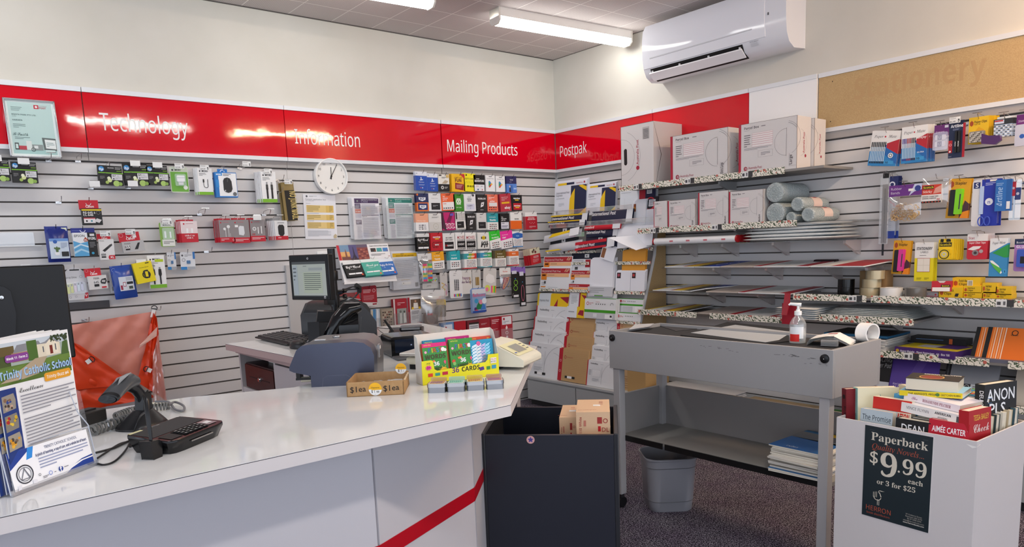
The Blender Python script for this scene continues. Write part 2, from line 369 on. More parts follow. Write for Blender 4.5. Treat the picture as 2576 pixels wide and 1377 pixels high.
# ------------------------------------------------------------------ air conditioner
ac = thing('air_conditioner','white split air conditioner high on the wall above the parcel boxes','air conditioner',(0,-1.175,2.45),WR)
W_ = 1.105
prof = [(0,.01),(-.13,.0),(-.185,.03),(-.212,.08),(-.224,.16),(-.226,.27),(-.215,.33),(-.19,.37),(-.15,.385),(0,.385)]
MB().prism(prof,0,W_,'x',m('e6e8ee',.16),True).build('body', ac)
MB().prism([(-.212,.082),(-.219,.082),(-.2315,.16),(-.2335,.27),(-.222,.335),(-.196,.376),(-.19,.37),(-.215,.33),(-.226,.27),(-.224,.16)],.004,.965,'x',m('e9ebf2',.08),True).build('front_panel', ac)
MB().prism([(-.2275,.140),(-.2325,.141),(-.2335,.147),(-.2285,.148)],.07,.88,'x',m('d2d4da',.25)).build('ridge', ac)
MB().prism([(-.128,.004),(-.1335,-.0015),(-.1885,.0285),(-.2135,.0735),(-.2075,.0765),(-.18,.04)],.06,.80,'x',m('0d0e10',.6)).build('air_outlet', ac)
fm = MB(); fm.prism([(-.162,.004),(-.168,.0),(-.2185,.042),(-.2155,.05)],.055,.80,'x',m('f2f3f6',.25))
for k in range(4): fm.prism([(-.19,.022),(-.208,.037),(-.212,.062),(-.205,.062)],.07+.235*k,.082+.235*k,'x',m('d8dade',.4))
fm.build('louvre', ac)
sm_ = MB(); sm_.quad([(.86,-.2012,.048),(.905,-.2012,.048),(.905,-.212,.066),(.86,-.212,.066)],m('c9ccd2',.3)); sm_.build('receiver_window', ac)
sm_ = MB(); sm_.text('MITSUBISHI',(.885,-.2140,.069),(1,0,0),(0,-.2,1),.008,m('9a9ca2'),fit=.06); sm_.build('badge', ac)
sm_ = MB(); sm_.box(.985,-.2285,.20,.992,-.2245,.215,m('55565a')); sm_.build('mark', ac)
# ================================================================== COUNTER AND DESK
HC = .9
EDGE = m('dcd6d4',.4); PANEL = m('c9c7cb',.35)
def worktop(par, poly, z=HC, t=.032, edge=None):
    b = MB(); b.prism(poly,z-t,z-.0025,'z',edge or EDGE); b.prism(poly,z-.0025,z-.001,'z',m('3c3a3a',.5)); b.prism(poly,z-.001,z,'z',M_TOP)
    return b.build('worktop', par, world=True)
ct = thing('service_counter','long white laminate service counter with grey panelled front and red stripe','counter',(-4.2,-2.8,0))
worktop(ct,[(-5.6,-3.245),(-3.195,-3.222),(-2.40,-2.427),(-3.213,-2.303),(-3.33,-2.42),(-3.5,-2.477),(-3.8,-2.36),(-5.6,-2.30)])
face = [(-5.6,-3.12),(-3.581,-3.12),(-3.147,-2.936),(-2.56,-2.349)]
def strip(pts, z0, z1, t):
    b = MB()
    for (a, c) in zip(pts, pts[1:]):
        d = Vector((c[0]-a[0],c[1]-a[1],0)).normalized(); n = Vector((d.y,-d.x,0))
        p, q = Vector((*a,0)), Vector((*c,0)); o_ = n*t
        b.add([p+o_+Vector((0,0,z0)),q+o_+Vector((0,0,z0)),q+o_+Vector((0,0,z1)),p+o_+Vector((0,0,z1)),p+Vector((0,0,z0)),q+Vector((0,0,z0)),q+Vector((0,0,z1)),p+Vector((0,0,z1))],
              [(0,1,2,3),(5,4,7,6),(3,2,6,7),(1,0,4,5),(0,3,7,4),(2,1,5,6)], None or strip.mat)
    return b
strip.mat = PANEL
for i in range(3):
    strip(face[i:i+2],.08,.868,.0).f; b = strip(face[i:i+2],.08,.868,.018); part(b.build('front_panel', ct, world=True), ['pale lilac grey front panel','grey angled front panel','grey corner panel behind the navy bin'][i])
strip.mat = m('2a2a2c'); strip([(-5.6,-3.09),(-3.57,-3.09),(-3.13,-2.9),(-2.55,-2.32)],0,.08,.01).build('plinth', ct, world=True)
strip.mat = m('b5001a',.35); strip([(x,y-.001) for x,y in [(-5.6,-3.138),(-3.577,-3.138),(-3.139,-2.951),(-2.547,-2.362)]],.541,.585,.0015).build('red_stripe', ct, world=True)
MB().box(-5.6,-3.1,.2,-3.5,-3.08,.86,PANEL).build('inner_panel', ct, world=True)

dk = thing('back_desk','white topped desk behind the counter with a pinkish front edge and open shelf','desk',(-2.75,-1.7,0))
worktop(dk,[(-3.212,-2.302),(-2.402,-2.4265),(-2.14,-1.07),(-3.255,-1.036),(-3.222,-1.7)],edge=m('b59c98',.45))
CARC = m('b9b0ae',.5)
b = MB(); b.box(-3.205,-1.085,.0,-2.3,-1.065,.868,CARC); b.box(-3.205,-1.545,.0,-2.6,-1.525,.868,CARC); b.box(-2.62,-1.525,.1,-2.6,-1.085,.868,m('8e8a8a'))
b.build('carcass', dk, world=True)
MB().box(-3.203,-1.525,.655,-2.62,-1.085,.68,CARC).build('shelf', dk, world=True)
MB().box(-3.208,-2.35,.06,-3.19,-1.549,.84,m('b4acac',.45)).build('cupboard_door', dk, world=True)
MB().box(-3.218,-2.42,.852,-3.205,-1.06,.868,m('a78f8c',.5)).build('edge_rail', dk, world=True)
MB().box(-2.42,-2.3,.06,-2.4,-1.1,.868,CARC).build('back_panel', dk, world=True)
cd = thing('cash_drawer','dark maroon metal cash drawer with a key lock on the desk shelf','cash drawer',(-3.0,-1.305,.681))
MB().box(-.19,-.19,0,.19,.19,.125,m('2c0d10',.35)).build('body', cd, bevel=.004)
b = MB(); b.box(-.197,-.185,.004,-.19,.185,.118,m('34100f',.35)); b.box(-.1985,-.13,.058,-.197,.13,.063,m('1d0808')); b.build('drawer_front', cd)
b = MB(); b.lathe([(.0,-.206),(.009,-.206),(.012,-.2),(.012,-.196)],M_CHROME,16,(0,-.01,.06),'x'); b.build('lock', cd)
o = thing('paper_bundle','small bundle of white papers lying on top of the cash drawer','papers',(-3.03,-1.3,.806))
MB().box(-.09,-.06,0,.09,.07,.018,m('e9e4df')).build('sheets', o, bevel=.006)

# ------------------------------------------------------------------ things on the desk
# keyboard
k0, k1, k3 = at(639.5,853.7,z=HC), at(697,838,z=HC), at(735,876,z=HC); ka = math.atan2(k3.y-k0.y, k3.x-k0.x)
kb = thing('keyboard','full-size black computer keyboard on the back desk','keyboard',(k0.x+.005,k0.y,HC), ka)
b = MB(); b.prism([(0,.004),(.165,.016),(.165,.024),(0,.012)],0,.455,'x',m('1e1f21',.45)); b.build('case', kb, bevel=.002)
b = MB()
for r_ in range(6):
    y0 = .012+.0235*r_; n = 20
    for c in range(n):
        if c == 15 or (r_ == 5 and c in (1,)): continue
        x0 = .008+.0222*c; z = .0125+.0727*y0
        b.add([(x0,y0,z),(x0+.0195,y0,z),(x0+.0195,y0+.0195,z+.0014),(x0,y0+.0195,z+.0014),(x0+.002,y0+.002,z+.007),(x0+.0175,y0+.002,z+.007),(x0+.0175,y0+.017,z+.0082),(x0+.002,y0+.017,z+.0082)],
              [(4,5,6,7),(0,1,5,4),(1,2,6,5),(2,3,7,6),(3,0,4,7)], m('2a2b2e',.4))
        b.quad([(x0+.006,y0+.008,z+.0079),(x0+.011,y0+.008,z+.0079),(x0+.011,y0+.012,z+.0082),(x0+.006,y0+.012,z+.0082)], m('b5b5b5'))
b.build('keys', kb)
p = at(752,877,z=HC)
ms = thing('computer_mouse','black computer mouse beside the keyboard on the back desk','mouse',(p.x,p.y,HC),R(100))
b = MB(); b.loft([[(x*.058*s_,y*.033*s_,h) for x,y in [(math.cos(R(a)),math.sin(R(a))) for a in range(0,360,20)]] for s_,h in ((.97,0),(1,.008),(.96,.02),(.82,.030),(.55,.036),(.2,.038))], m('161618',.35)); b.build('shell', ms)
b = MB(); b.lathe([(.006,-.003),(.006,.003)],m('3c3c40'),12,(.03,0,.031),'y'); b.build('scroll_wheel', ms)
o = tag(MB().tube([at(770,862,z=HC+.004),at(778,855,z=HC+.03),at(785,858,z=HC+.03),at(786,868,z=HC+.012),at(779,872,z=HC+.006),at(776,864,z=HC+.02),at(783,860,z=HC+.02),at(800,866,z=HC+.004)],.0022,m('b4b4b8',.4),6).build('coiled_cable'),'looped pale grey cable behind the computer mouse','cable')
# pole with point-of-sale monitor
px_, py_ = -2.78, -1.31
po = thing('monitor_pole','black steel monitor pole standing on the back desk','pole',(px_,py_,HC))
b = MB(); b.tube([(0,0,0),(0,0,.45)],.019,m('141416',.35),16); b.build('post', po)
b = MB(); b.lathe([(.06,0),(.06,.008),(.03,.012),(.024,.03)],m('141416',.35),20); b.build('base_plate', po)
b = MB(); b.lathe([(.024,.29),(.026,.295),(.026,.335),(.024,.34)],m('101012',.3),16); b.build('collar', po); b = MB(); b.lathe([(.026,.16),(.026,.215)],m('101012',.3),16); b.box(-.05,-.02,.17,.01,.02,.205,m('101012',.35)); b.build('collar', po)
b = MB(); b.lathe([(.004,.0),(.004,.03),(.012,.03),(.012,.045)],m('101012',.3),10,(.02,0,.235),'x'); b.lathe([(.004,.0),(.004,.03),(.012,.03),(.012,.045)],m('101012',.3),10,(.02,0,.205),'x'); b.build('clamp_knob', po)
mc = at(783,698,y=-1.40)
mo = thing('touch_monitor','small black touch monitor with a lit form on screen, mounted on the pole','monitor',(mc.x,mc.y,mc.z-.109),R(-70))
mw, mh = .262, .218
MB().box(-mw/2,-.012,0,mw/2,.022,mh,m('17181a',.35)).build('housing', mo, bevel=.004)
b = MB(); b.box(-mw/2+.004,-.0135,.004,mw/2-.004,-.0115,mh-.004,m('0d0e10',.12))
b.art([('r',.06,.06,.94,.86,emit('8f958e',.22)),('r',.06,.80,.94,.86,emit('3b3f40',.2)),('r',.06,.06,.94,.085,emit('2c3032',.2)),('r',.34,.14,.84,.62,emit('8c9484',.25)),('r',.5,.66,.86,.72,emit('767c7c',.3)),
       ('r',.075,.1,.2,.78,emit('7f878b',.3)),('l',.37,.2,.8,.6,9,emit('555c58',.2)),('l',.09,.4,.17,.74,4,emit('50565a',.2)),('l',.36,.74,.5,.77,1,emit('4a5050',.2)),('c',.5,.93,.022,m('d8d8d8')),('r',.49,.91,.51,.95,m('333333')),('r',.86,.02,.91,.075,m('b9b9b9')),('r',.87,.03,.9,.05,m('111111'))],mw-.008,mh-.008,-.0137,z0=.004)
b.build('screen', mo)
MB().box(-.03,.022,.07,.03,.07,.14,m('101012',.4)).build('mount_bracket', mo)
# cables tied beside the pole
def cable(name, label, pts, r, mat, cat='cable', n=6):
    pts = [Vector(p) for p in pts]; q = []
    for i in range(len(pts)-1):      # Catmull-Rom
        p0, p1, p2, p3 = pts[max(i-1,0)], pts[i], pts[i+1], pts[min(i+2,len(pts)-1)]
        for k in range(8):
            t = k/8; q.append(.5*((2*p1)+(p2-p0)*t+(2*p0-5*p1+4*p2-p3)*t*t+(3*p1-p0-3*p2+p3)*t**3))
    q.append(pts[-1]); return tag(MB().tube(q,r,mat,n).build(name), label, cat)
for i in range(5):
    dx, dz = (.004*i-.008), (.006*i)
    cable('cable','thin dark cable in the tied bundle right of the monitor pole',[at(832,738+i*3,y=-1.29),at(862,730+i*2,y=-1.25+dx),at(888,722,y=-1.22+dx),at(902,728+2*i,y=-1.2+dx),at(896-i*3,745+i*2,y=-1.2+dx),at(866-2*i,762+i*2,y=-1.22),at(858,790,y=-1.25+dx)],.0035,m(['15161a','1a1c22','22304f','101114','1c1c20'][i],.4))['group'] = 'cables tied beside the monitor pole'
o = tag(MB().tube([at(896,718,y=-1.22),at(904,724,y=-1.205),at(904,736,y=-1.20)],.013,m('1a1a1c',.6),8).build('cable_tie'),'black wrap holding the cable bundle right of the monitor pole','cable tie')
# receipt printer
rp = at(812,838,z=HC)
pr = thing('receipt_printer','dark grey label printer with a rounded lid and white paper curling out','printer',(-2.71,-1.17,HC),R(-62)); pr.scale = (1.15,1.15,1.15)
b = MB(); b.prism([(-.13,0),(.13,0),(.13,.10),(.10,.13),(.0,.165),(-.09,.15),(-.13,.10)],-.10,.10,'x',m('3a3c3f',.4),True); b.build('body', pr, bevel=.006)
b = MB(); b.prism([(-.125,.112),(-.088,.156),(0,.172),(.09,.14),(.09,.13),(0,.16),(-.085,.146),(-.125,.104)],-.085,.085,'x',m('2c2e31',.25),True); b.build('lid', pr)
b = MB(); b.prism([(-.11,.118),(-.02,.163),(.06,.152),(.06,.156),(-.02,.168),(-.112,.123)],.087,.098,'x',m('9aa2aa',.3)); b.build('trim_strip', pr)
b = MB(); pf = [(-.13,.095),(-.16,.085),(-.185,.05),(-.18,.015),(-.15,.004)]
for a, c in zip(pf, pf[1:]): b.quad([(.02,a[0],a[1]),(.085,a[0],a[1]),(.085,c[0],c[1]),(.02,c[0],c[1])],m('f4f4f2',.6))
b.build('paper', pr, smooth=True)
# document scanner in front with a hopper
p2_ = thing('document_scanner','black check scanner with a round grey paper dome behind the blue machine','scanner',(-2.76,-1.50,HC),R(-112)); p2_.scale = (1.05,1.05,.86)
b = MB(); b.prism([(-.085,0),(.085,0),(.085,.10),(.06,.15),(.02,.205),(-.03,.225),(-.075,.20),(-.085,.12)],-.02,.035,'x',m('34363a',.4),True); b.build('dome', p2_)
b = MB(); b.box(-.06,-.19,0,.05,-.09,.12,m('1b1c1e',.35)); b.build('body', p2_, bevel=.008)
b = MB(); b.prism([(-.185,.12),(-.10,.12),(-.09,.17),(-.175,.18)],-.05,.04,'x',m('141517',.3)); b.build('hopper', p2_)
b = MB(); b.lathe([(.0,.038),(.012,.038),(.014,.036)],m('17181a'),12,(0,-.02,.075),'x'); b.build('button', p2_)
# barcode scanner in cradle behind the blue machine
hs = thing('cradle_scanner','glossy black scanner cradle leaning behind the blue franking machine','scanner',(-3.085,-1.93,HC),R(-30))
b = MB(); b.tube([(-.03,0,.0),(-.02,0,.08),(.02,.0,.15),(.06,.02,.19),(.11,.03,.20)],[.028,.03,.034,.036,.02],m('0e0f11',.12),14); b.build('grip', hs)
b = MB(); b.prism([(-.05,0),(.05,0),(.035,.11),(-.02,.15)],-.105,-.06,'x',m('0c0d0f',.2)); b.build('cradle', hs)
b = MB(); b.prism([(-.04,.02),(.05,.03),(.06,.15),(.02,.17),(-.03,.13)],.02,.10,'x',m('131416',.15)); b.build('holder', hs)
b = MB(); b.quad([(.105,-.03,.09),(.105,.05,.10),(.112,.06,.155),(.112,-.02,.16)],m('b9bcc0',.1,.8)); b.build('mirror_plate', hs)
# blue-grey franking machine
bm_ = thing('franking_machine','rounded blue-grey desktop machine with silver lid beside the clearance tray','machine',(-3.345,-2.50,HC),R(-36)); bm_.scale = (.88,.88,.68)
sec = [(-.145,.10),(-.14,.0),(.135,0),(.15,.13),(.143,.165),(.12,.195),(.085,.21),(-.085,.205),(-.115,.195),(-.13,.17),(-.155,.105),(-.152,.10)]
body = [(-.165,.085),(-.165,.10),(-.135,.18),(-.115,.20),(-.09,.205),(.07,.21),(.11,.202),(.135,.178),(.146,.14),(.14,0),(-.09,0),(-.09,.055),(-.15,.075)]
b = MB(); b.prism(body,-.10,-.004,'y',m('4b4f60',.28,.55),True); b.build('front_housing', bm_, bevel=.012, seg=3)
lid = [(-.13,.175),(-.112,.198),(-.09,.204),(.07,.209),(.11,.201),(.134,.177),(.145,.14),(.139,0),(-.10,0),(-.135,.08)]
b = MB(); b.prism(lid,-.004,.20,'y',m('8b8a8c',.3,.6),True); b.build('rear_lid', bm_, bevel=.006)
b = MB(); b.box(.1395,.05,.10,.148,.09,.165,m('a9a9ab',.3,.6)); b.box(.1482,.055,.142,.149,.085,.158,m('e8e8e8')); b.box(.1482,.066,.108,.149,.074,.138,m('4a4a4c')); b.build('latch', bm_, bevel=.002)
b = MB(); b.lathe([(.013,-.135),(.013,-.085)],m('cfc9b4',.5),14,(0,-.055,.03),'x'); b.build('roller', bm_)
b = MB(); b.box(-.150,-.07,.035,-.135,-.02,.08,m('121315',.4)); b.box(-.152,-.07,.03,-.095,-.06,.04,m('121315',.4)); b.build('jaw_bracket', bm_)
b = MB(); b.lathe([(.016,.207),(.016,.213),(.012,.215)],m('a0a0a0',.2,.9),16,(-.02,.09,0)); b.box(-.09,.01,.206,-.05,.03,.2095,m('cdd0d4')); b.build('lid_fittings', bm_)
b = MB(); b.tube([(-.05,-.1008,.0),(-.045,-.1008,.04),(-.03,-.1008,.052),(.04,-.1008,.052),(.055,-.1008,.04),(.06,-.1008,0)],.0006,m('7a7f94'),4); b.build('access_panel', bm_)
# telephone
ph = thing('desk_phone','black cordless phone base lying on the back desk with a coiled lead','phone',(-2.545,-1.60,HC),R(-35))
b = MB(); b.prism([(-.08,.0),(.08,.0),(.08,.03),(.05,.042),(-.06,.022)],-.085,.085,'x',m('18191b',.3)); b.build('base', ph, bevel=.005)
b = MB(); b.box(-.03,-.05,.034,.075,.06,.05,m('0f1012',.15)); b.quad([(-.02,-.0505,.037),(.07,-.0505,.037),(.07,-.0505,.048),(-.02,-.0505,.048)],m('8d9297',.1,.5)); b.build('handset', ph, bevel=.004)
b = MB(); b.tube([(-.06,-.02,.02),(-.105,.01,.085)],[.008,.005],m('141517'),8); b.build('antenna', ph)
def coil(name, label, pts, R_, r, mat, turns, cat='cable', n=9):
    pts = [Vector(p) for p in pts]; q = []
    L_ = len(pts)-1; N_ = int(turns*n)
    for i in range(N_+1):
        t = i/N_*L_; k = min(int(t), L_-1); f = t-k; p0, p1, p2_, p3 = pts[max(k-1,0)], pts[k], pts[k+1], pts[min(k+2,L_)]
        c = .5*((2*p1)+(p2_-p0)*f+(2*p0-5*p1+4*p2_-p3)*f*f+(3*p1-p0-3*p2_+p3)*f**3)
        d = (p2_-p1).normalized(); a = d.cross(Vector((0,0,1))).normalized(); u_ = a.cross(d); an = 2*math.pi*i/n
        q.append(c+a*(R_*math.cos(an))+u_*(R_*math.sin(an)))
    return tag(MB().tube(q,r,mat,5).build(name), label, cat)
coil('spiral_cable','short black coiled lead left of the desk phone',[at(945,853,z=HC+.01),at(960,849,z=HC+.01),at(975,850,z=HC+.01)],.007,.002,m('17181a',.4),8)
cable('cable','thin black lead looping up from the desk phone',[at(975,846,z=HC+.01),at(958,835,z=HC+.02),at(948,828,z=HC+.02),at(946,845,z=HC+.03),at(948,862,z=HC+.01),at(938,868,z=HC+.004)],.0015,m('17181a'))
cable('cable','thin black cable along the rear edge of the desk',[at(936,823,z=HC+.004),at(960,826,z=HC+.004),at(990,829,z=HC+.004),at(1012,838,z=HC+.004)],.002,m('202124'))
# small black printer beside the counter scale
sp = thing('compact_printer','low glossy black printer between the blue machine and the parcel scale','printer',(-2.86,-2.16,HC),R(-15))
MB().prism(rrect(-.10,0,.085,.085,.012),-.065,.10,'y',m('0e0f13',.12)).build('body', sp)
b = MB(); b.quad([(-.085,-.0655,.02),(.07,-.0655,.02),(.07,-.0655,.074),(-.085,-.0655,.074)],m('1a2233',.05)); b.lathe([(.0,-.0665),(.014,-.0662)],m('2a3550',.1),20,(.045,0,.05),'y'); b.box(-.02,-.067,.046,-.015,-.0655,.051,m('9fb3d9')); b.build('front_window', sp)
MB().box(-.10,-.15,0,.085,-.067,.01,m('5c5d60',.4)).build('output_tray', sp, bevel=.003)
# parcel scale
sc = thing('parcel_scale','cream parcel scale with tilted display head at the right end of the counter','scale',(-2.835,-2.70,HC),R(28))
CRM = m('e9e6d2',.35)
MB().box(-.10,-.03,.0,.16,.30,.018,m('1a1a1c',.5)).build('foot', sc)
MB().box(-.11,.04,.018,.17,.31,.045,CRM).build('base', sc, bevel=.008)
MB().box(-.12,.07,.05,.18,.33,.062,m('d9d9d4',.25,.3)).build('weighing_platform', sc, bevel=.004)
b = MB(); pr_ = [(-.075,.018),(.055,.018),(.055,.06),(.04,.1),(-.075,.05)]
sec2 = [(-.13,.012),(-.02,.012),(.02,.02),(.04,.085),(.03,.095),(-.03,.085),(-.115,.045),(-.13,.035)]
b.prism(sec2,-.06,.115,'x',CRM,True); b.build('display_head', sc, bevel=.01, seg=3)
def onhead(x0,t0,x1,t1,mat,b,e=.0012):
    a, c = Vector((0,-.115,.0455)), Vector((0,-.03,.0855)); n_ = Vector((0,-(c-a).z,(c-a).y)).normalized()*e
    P = lambda x,t: (x,*(a+(c-a)*t+n_)[1:]); b.quad([P(x0,t0),P(x1,t0),P(x1,t1),P(x0,t1)],mat)
b = MB(); onhead(-.05,.1,.105,.95,m('e9e4b4',.4),b); onhead(-.012,.25,.062,.75,m('8d9087',.2),b,.002); onhead(-.016,.22,.066,.78,m('d8d4a8',.4),b,.0016)
for i in range(3):
    for j in range(2): onhead(.075+.012*j,.3+.17*i,.083+.012*j,.36+.17*i,m('6f7078'),b,.002)
onhead(-.04,.25,-.025,.32,m('5a6aa8'),b,.002); b.build('display', sc)
# ------------------------------------------------------------------ cardboard clearance tray
q0, q1, q2 = at(873,1000,z=HC), at(1017,993,z=HC), at(1053,950,z=HC); an = math.atan2(q1.y-q0.y,q1.x-q0.x); tw = (q1-q0).length
bx = thing('cardboard_tray','brown cardboard tray marked 1 dollar each with round clearance stickers','tray',(q0.x,q0.y,HC),an)
td, th = .17, .044; b = MB(); K = M_KRAFT
b.box(0,0,0,tw,td,.002,K); b.box(0,0,0,tw,.003,th,K); b.box(0,0,0,.003,td,th,K); b.box(tw-.003,0,0,tw,td,th-.003,K); b.box(0,td-.003,0,tw,td,th,K); b.build('tray', bx)
b = MB()
for i in range(8): b.lathe([(.003,-.0005),(.003,.0035)],m('d9c2a0'),8,(tw-.0015,.03+.017*i,th-.004-.001*(i%2)),'x')
b.build('torn_edge', bx)
def sticker(par, x, z, y, r, line):
    b = MB(); b.lathe([(r,y),(r,y-.0006)],M_WHITE,28,(x,0,z),'y')
    b.art([('p',[(.5+.5*math.cos(R(a)),.5+.5*math.sin(R(a))) for a in range(-8,189,8)]+[(.12,.50),(.3,.42)],'f5b81e'),('t','Clearance',.5,.56,.11,'1a1a1a',.86),('t',line,.5,.22,.2,'222222',.6),('l',.44,.05,.56,.1,1,'999999')],2*r,2*r,y-.0006,x-r,z-r)
    return b.build('sticker', par)
sticker(bx,tw*.5,.021,-.0003,.0195,'$ 1 ea'); sticker(bx,tw*.86,.052,td-.0035,.0175,'$ 1 -')
b = MB()
for xc in (.2,.78): b.text('$1ea',(tw*xc,-.0006,.014),(1,0,.06),(0,0,1),.017,M_INK,'c',bold=.002)
b.build('handwriting', bx)
b = MB(); n = 14
random.seed(3); g = [[(.008+(tw-.016)*i/n, .01+(td-.02)*j/n, .008+.012*random.random()*(1 if 0 < i < n and 0 < j < n else .2)) for i in range(n+1)] for j in range(n+1)]
b.add([p for r_ in g for p in r_],[(j*(n+1)+i,j*(n+1)+i+1,(j+1)*(n+1)+i+1,(j+1)*(n+1)+i) for j in range(n) for i in range(n)],m('cfcac4',.12,0,.8))
tag(b.build('plastic_bags', loc=(q0.x,q0.y,HC+.003), rot=an),'heap of clear crinkled plastic bags filling the clearance tray','plastic bags',kind='stuff')
# ------------------------------------------------------------------ flash card display
d0, d1 = at(1064,971,z=HC), at(1256,944,z=HC); dn = math.atan2(d1.y-d0.y,d1.x-d0.x); dw = (d1-d0).length
fd = thing('display_box','yellow counter display box printed 36 cards holding flash card packs','display box',(d0.x,d0.y,HC),dn)
YEL = m('e6df1f',.4); fh = .074
fp = [(0,0),(dw,0),(dw,fh),(dw*.86,fh),(dw*.85,.058),(dw*.82,.05),(dw*.19,.042),(dw*.155,.048),(dw*.14,.074),(dw*.12,.078),(0,.078)]
b = MB(); b.prism(fp,0,.0015,'y',YEL)
b.art([('t','~b36',.42,.36,.22,'5a2a80'),('t','~bCARDS',.62,.37,.19,'111111'),('r',.07,.32,.13,.46,'d8442c'),('r',.16,.33,.22,.45,'3c9a8c'),('r',.25,.33,.32,.46,'c22845'),('p',[(.74,.30),(.80,.33),(.79,.47),(.73,.44)],'51308c'),('r',.83,.31,.88,.45,'3f8f3a'),('r',.90,.32,.96,.48,'3a93b4'),
       ('p',[(.08+.045*(1 if i%2 else .6)*math.cos(R(i*22.5)),.70+.12*(1 if i%2 else .6)*math.sin(R(i*22.5))) for i in range(16)],'e0409a'),('t','3+',.08,.655,.10,'2a1030'),('t','AGE',.08,.85,.06,'2a1030'),
       ('r',.885,.56,.965,.80,'f4efe4'),('t','MELON',.925,.70,.07,'c22845',.07),('t','BOOKS',.925,.60,.07,'1a1a1a',.07)],dw,.078,0,0,0)
b.build('front_panel', fd)
b = MB(); b.box(0,.05,0,dw,.052,.158,m('e6dccf',.6)); b.build('back_panel', fd)
for s_ in (0,1): b = MB(); b.prism([(.0015,0),(.05,0),(.05,.158),(.03,.15),(.0015,.075)],dw*s_-(.0012 if s_ else 0),dw*s_+(0 if s_ else .0012),'x',m('d4d3cc',.6)); b.build('side_panel', fd)
MB().box(0,0,0,dw,.05,.0015,YEL).build('bottom', fd)
def pack_at(name, label, cat, x, y, w_, h_, t_, ops, z=.002, tilt=8, base='ffffff', group=None, par=None, rx=0):
    o = MB(); o.box(-w_/2,0,0,w_/2,t_,h_,base); o.art(ops,w_,h_,0)
    M_ = Matrix.Translation(par.location) @ Matrix.Rotation(par.rotation_euler.z,4,'Z') @ Matrix.Translation((x,y,z)) @ Matrix.Rotation(R(-tilt),4,'X') @ Matrix.Rotation(rx,4,'Y')
    ob = o.build(name); ob.matrix_world = M_; return tag(ob, label, cat, group)
def first_words(hdr='e0287c'):
    G = '3f9440'; F = [('r',0,0,1,.90,G),('r',0,.9,1,1,hdr),('tl','WITH FUN',.06,.935,.035,'f6e44a',.3),('c',.2,.30,.10,'47a05a'),('c',.9,.1,.2,'2d7c36'),('c',.12,.78,.05,'f3a9c4')]
    for i, (c, ch) in enumerate((('4456b8','F'),('f2d433','I'),('d9432f','R'),('3a7dc4','S'),('d2365c','T'))): F.append(('T',ch,.28+.115*i,.76,.11,c))
    F += [('c',.84,.82,.08,'f4f2ea'),('c',.93,.80,.06,'f4f2ea'),('T','~bWORDS',.5,.60,.11,'4a4428',.92),('p',[(.3,.55),(.45,.57),(.48,.52),(.33,.50)],'ee7f4a'),('p',[(.82,.50),(.87,.55),(.92,.50),(.87,.43)],'e8557c'),
          ('T','~b36',.52,.42,.10,'ffffff'),('T','~bCARDS',.5,.31,.07,'4a4428',.45),('c',.12,.46,.07,'d9432f'),('c',.14,.40,.07,'8cc46c'),('c',.80,.27,.15,'f7c531')]
    for i in range(8): a = R(45*i+20); F.append(('p',[(.80+.165*math.cos(a-.1),.27+.165*.7*math.sin(a-.1)),(.80+.22*math.cos(a),.27+.22*.7*math.sin(a)),(.80+.165*math.cos(a+.1),.27+.165*.7*math.sin(a+.1))],'f7c531'))
    F += [('c',.85,.29,.018,'2a1a10'),('r',.74,.29,.79,.30,'2a1a10'),('c',.30,.12,.07,'55358f'),('r',.27,0,.42,.1,'55358f'),('c',.32,.12,.02,'ffffff')]
    return F
xs = (.185,.535,.83)
pack_at('flash_card_pack','blue headed flash card pack at the back left of the display box','flash cards',dw*.24,.034,.083,.135,.012,[('r',0,.9,1,1,'1d86a8'),('r',0,0,1,.9,'1d86a8'),('tl','MAKING',.08,.93,.035,'f6e44a',.4)],tilt=4,base='1d86a8',par=fd,group='flash card packs in the counter display')
pack_at('flash_card_pack','green First Words flash card pack, left pack of the display box','flash cards',dw*.21,.012,.085,.128,.014,first_words(),tilt=8,par=fd,base='c2622e',group='flash card packs in the counter display')
pack_at('flash_card_pack','orange edged flash card pack wedged behind the left green pack','flash cards',dw*.245,.022,.085,.121,.009,[],tilt=8,par=fd,base='b5552a',group='flash card packs in the counter display')
pack_at('flash_card_pack','pink headed flash card pack standing tall behind the middle green one','flash cards',dw*.535,.034,.085,.138,.012,[('r',0,.88,1,1,'c41f78'),('tl','WITH FUN',.08,.93,.035,'f6e44a',.34),('tl','THEN &',.08,.885,.035,'f6e44a',.3),('r',.34,.91,.66,.93,'8e1557'),('t','3+',.86,.9,.05,'ffffff')],tilt=3,base='c41f78',par=fd,group='flash card packs in the counter display')
pack_at('flash_card_pack','green First Words flash card pack, middle pack of the display box','flash cards',dw*.555,.014,.085,.132,.012,first_words('3f9440'),tilt=7,par=fd,base='3f9440',group='flash card packs in the counter display')
pack_at('flash_card_pack','red headed flash card pack showing behind the shiny blue one','flash cards',dw*.825,.030,.083,.130,.012,[('r',0,.88,1,1,'d9482c'),('tl','MAKING',.08,.94,.03,'f6e44a',.34),('r',.34,.91,.66,.93,'a5301c'),('t','3+',.88,.92,.05,'f6e44a')],tilt=4,base='d9482c',par=fd,group='flash card packs in the counter display')
GLINT = m('dfe8ee',.12,.5)
fo = [('r',0,0,1,1,'2a9ac0')]+[('p',[(x_,y_),(x_+.22,y_+.05),(x_+.25,y_+.085),(x_+.02,y_+.03)],[GLINT,m('9ad2e2',.15,.4),m('c6b4d8',.2,.4),m('ffffff',.3)][(i*7)%4]) for i,(x_,y_) in enumerate([(.02+.19*(i%4)+.03*((i//4)%2), .1+.042*(i//4)) for i in range(72)]) if x_ < .74]+[('c',.35,.9,.09,'e0609a'),('r',.72,0,1,.32,'e9e23a'),('c',.45,.14,.09,'f4f6f8'),('c',.60,.13,.11,'f4f6f8'),('c',.72,.11,.07,'f4f6f8')]  # pale slashes paint the glints of the film onto the blue
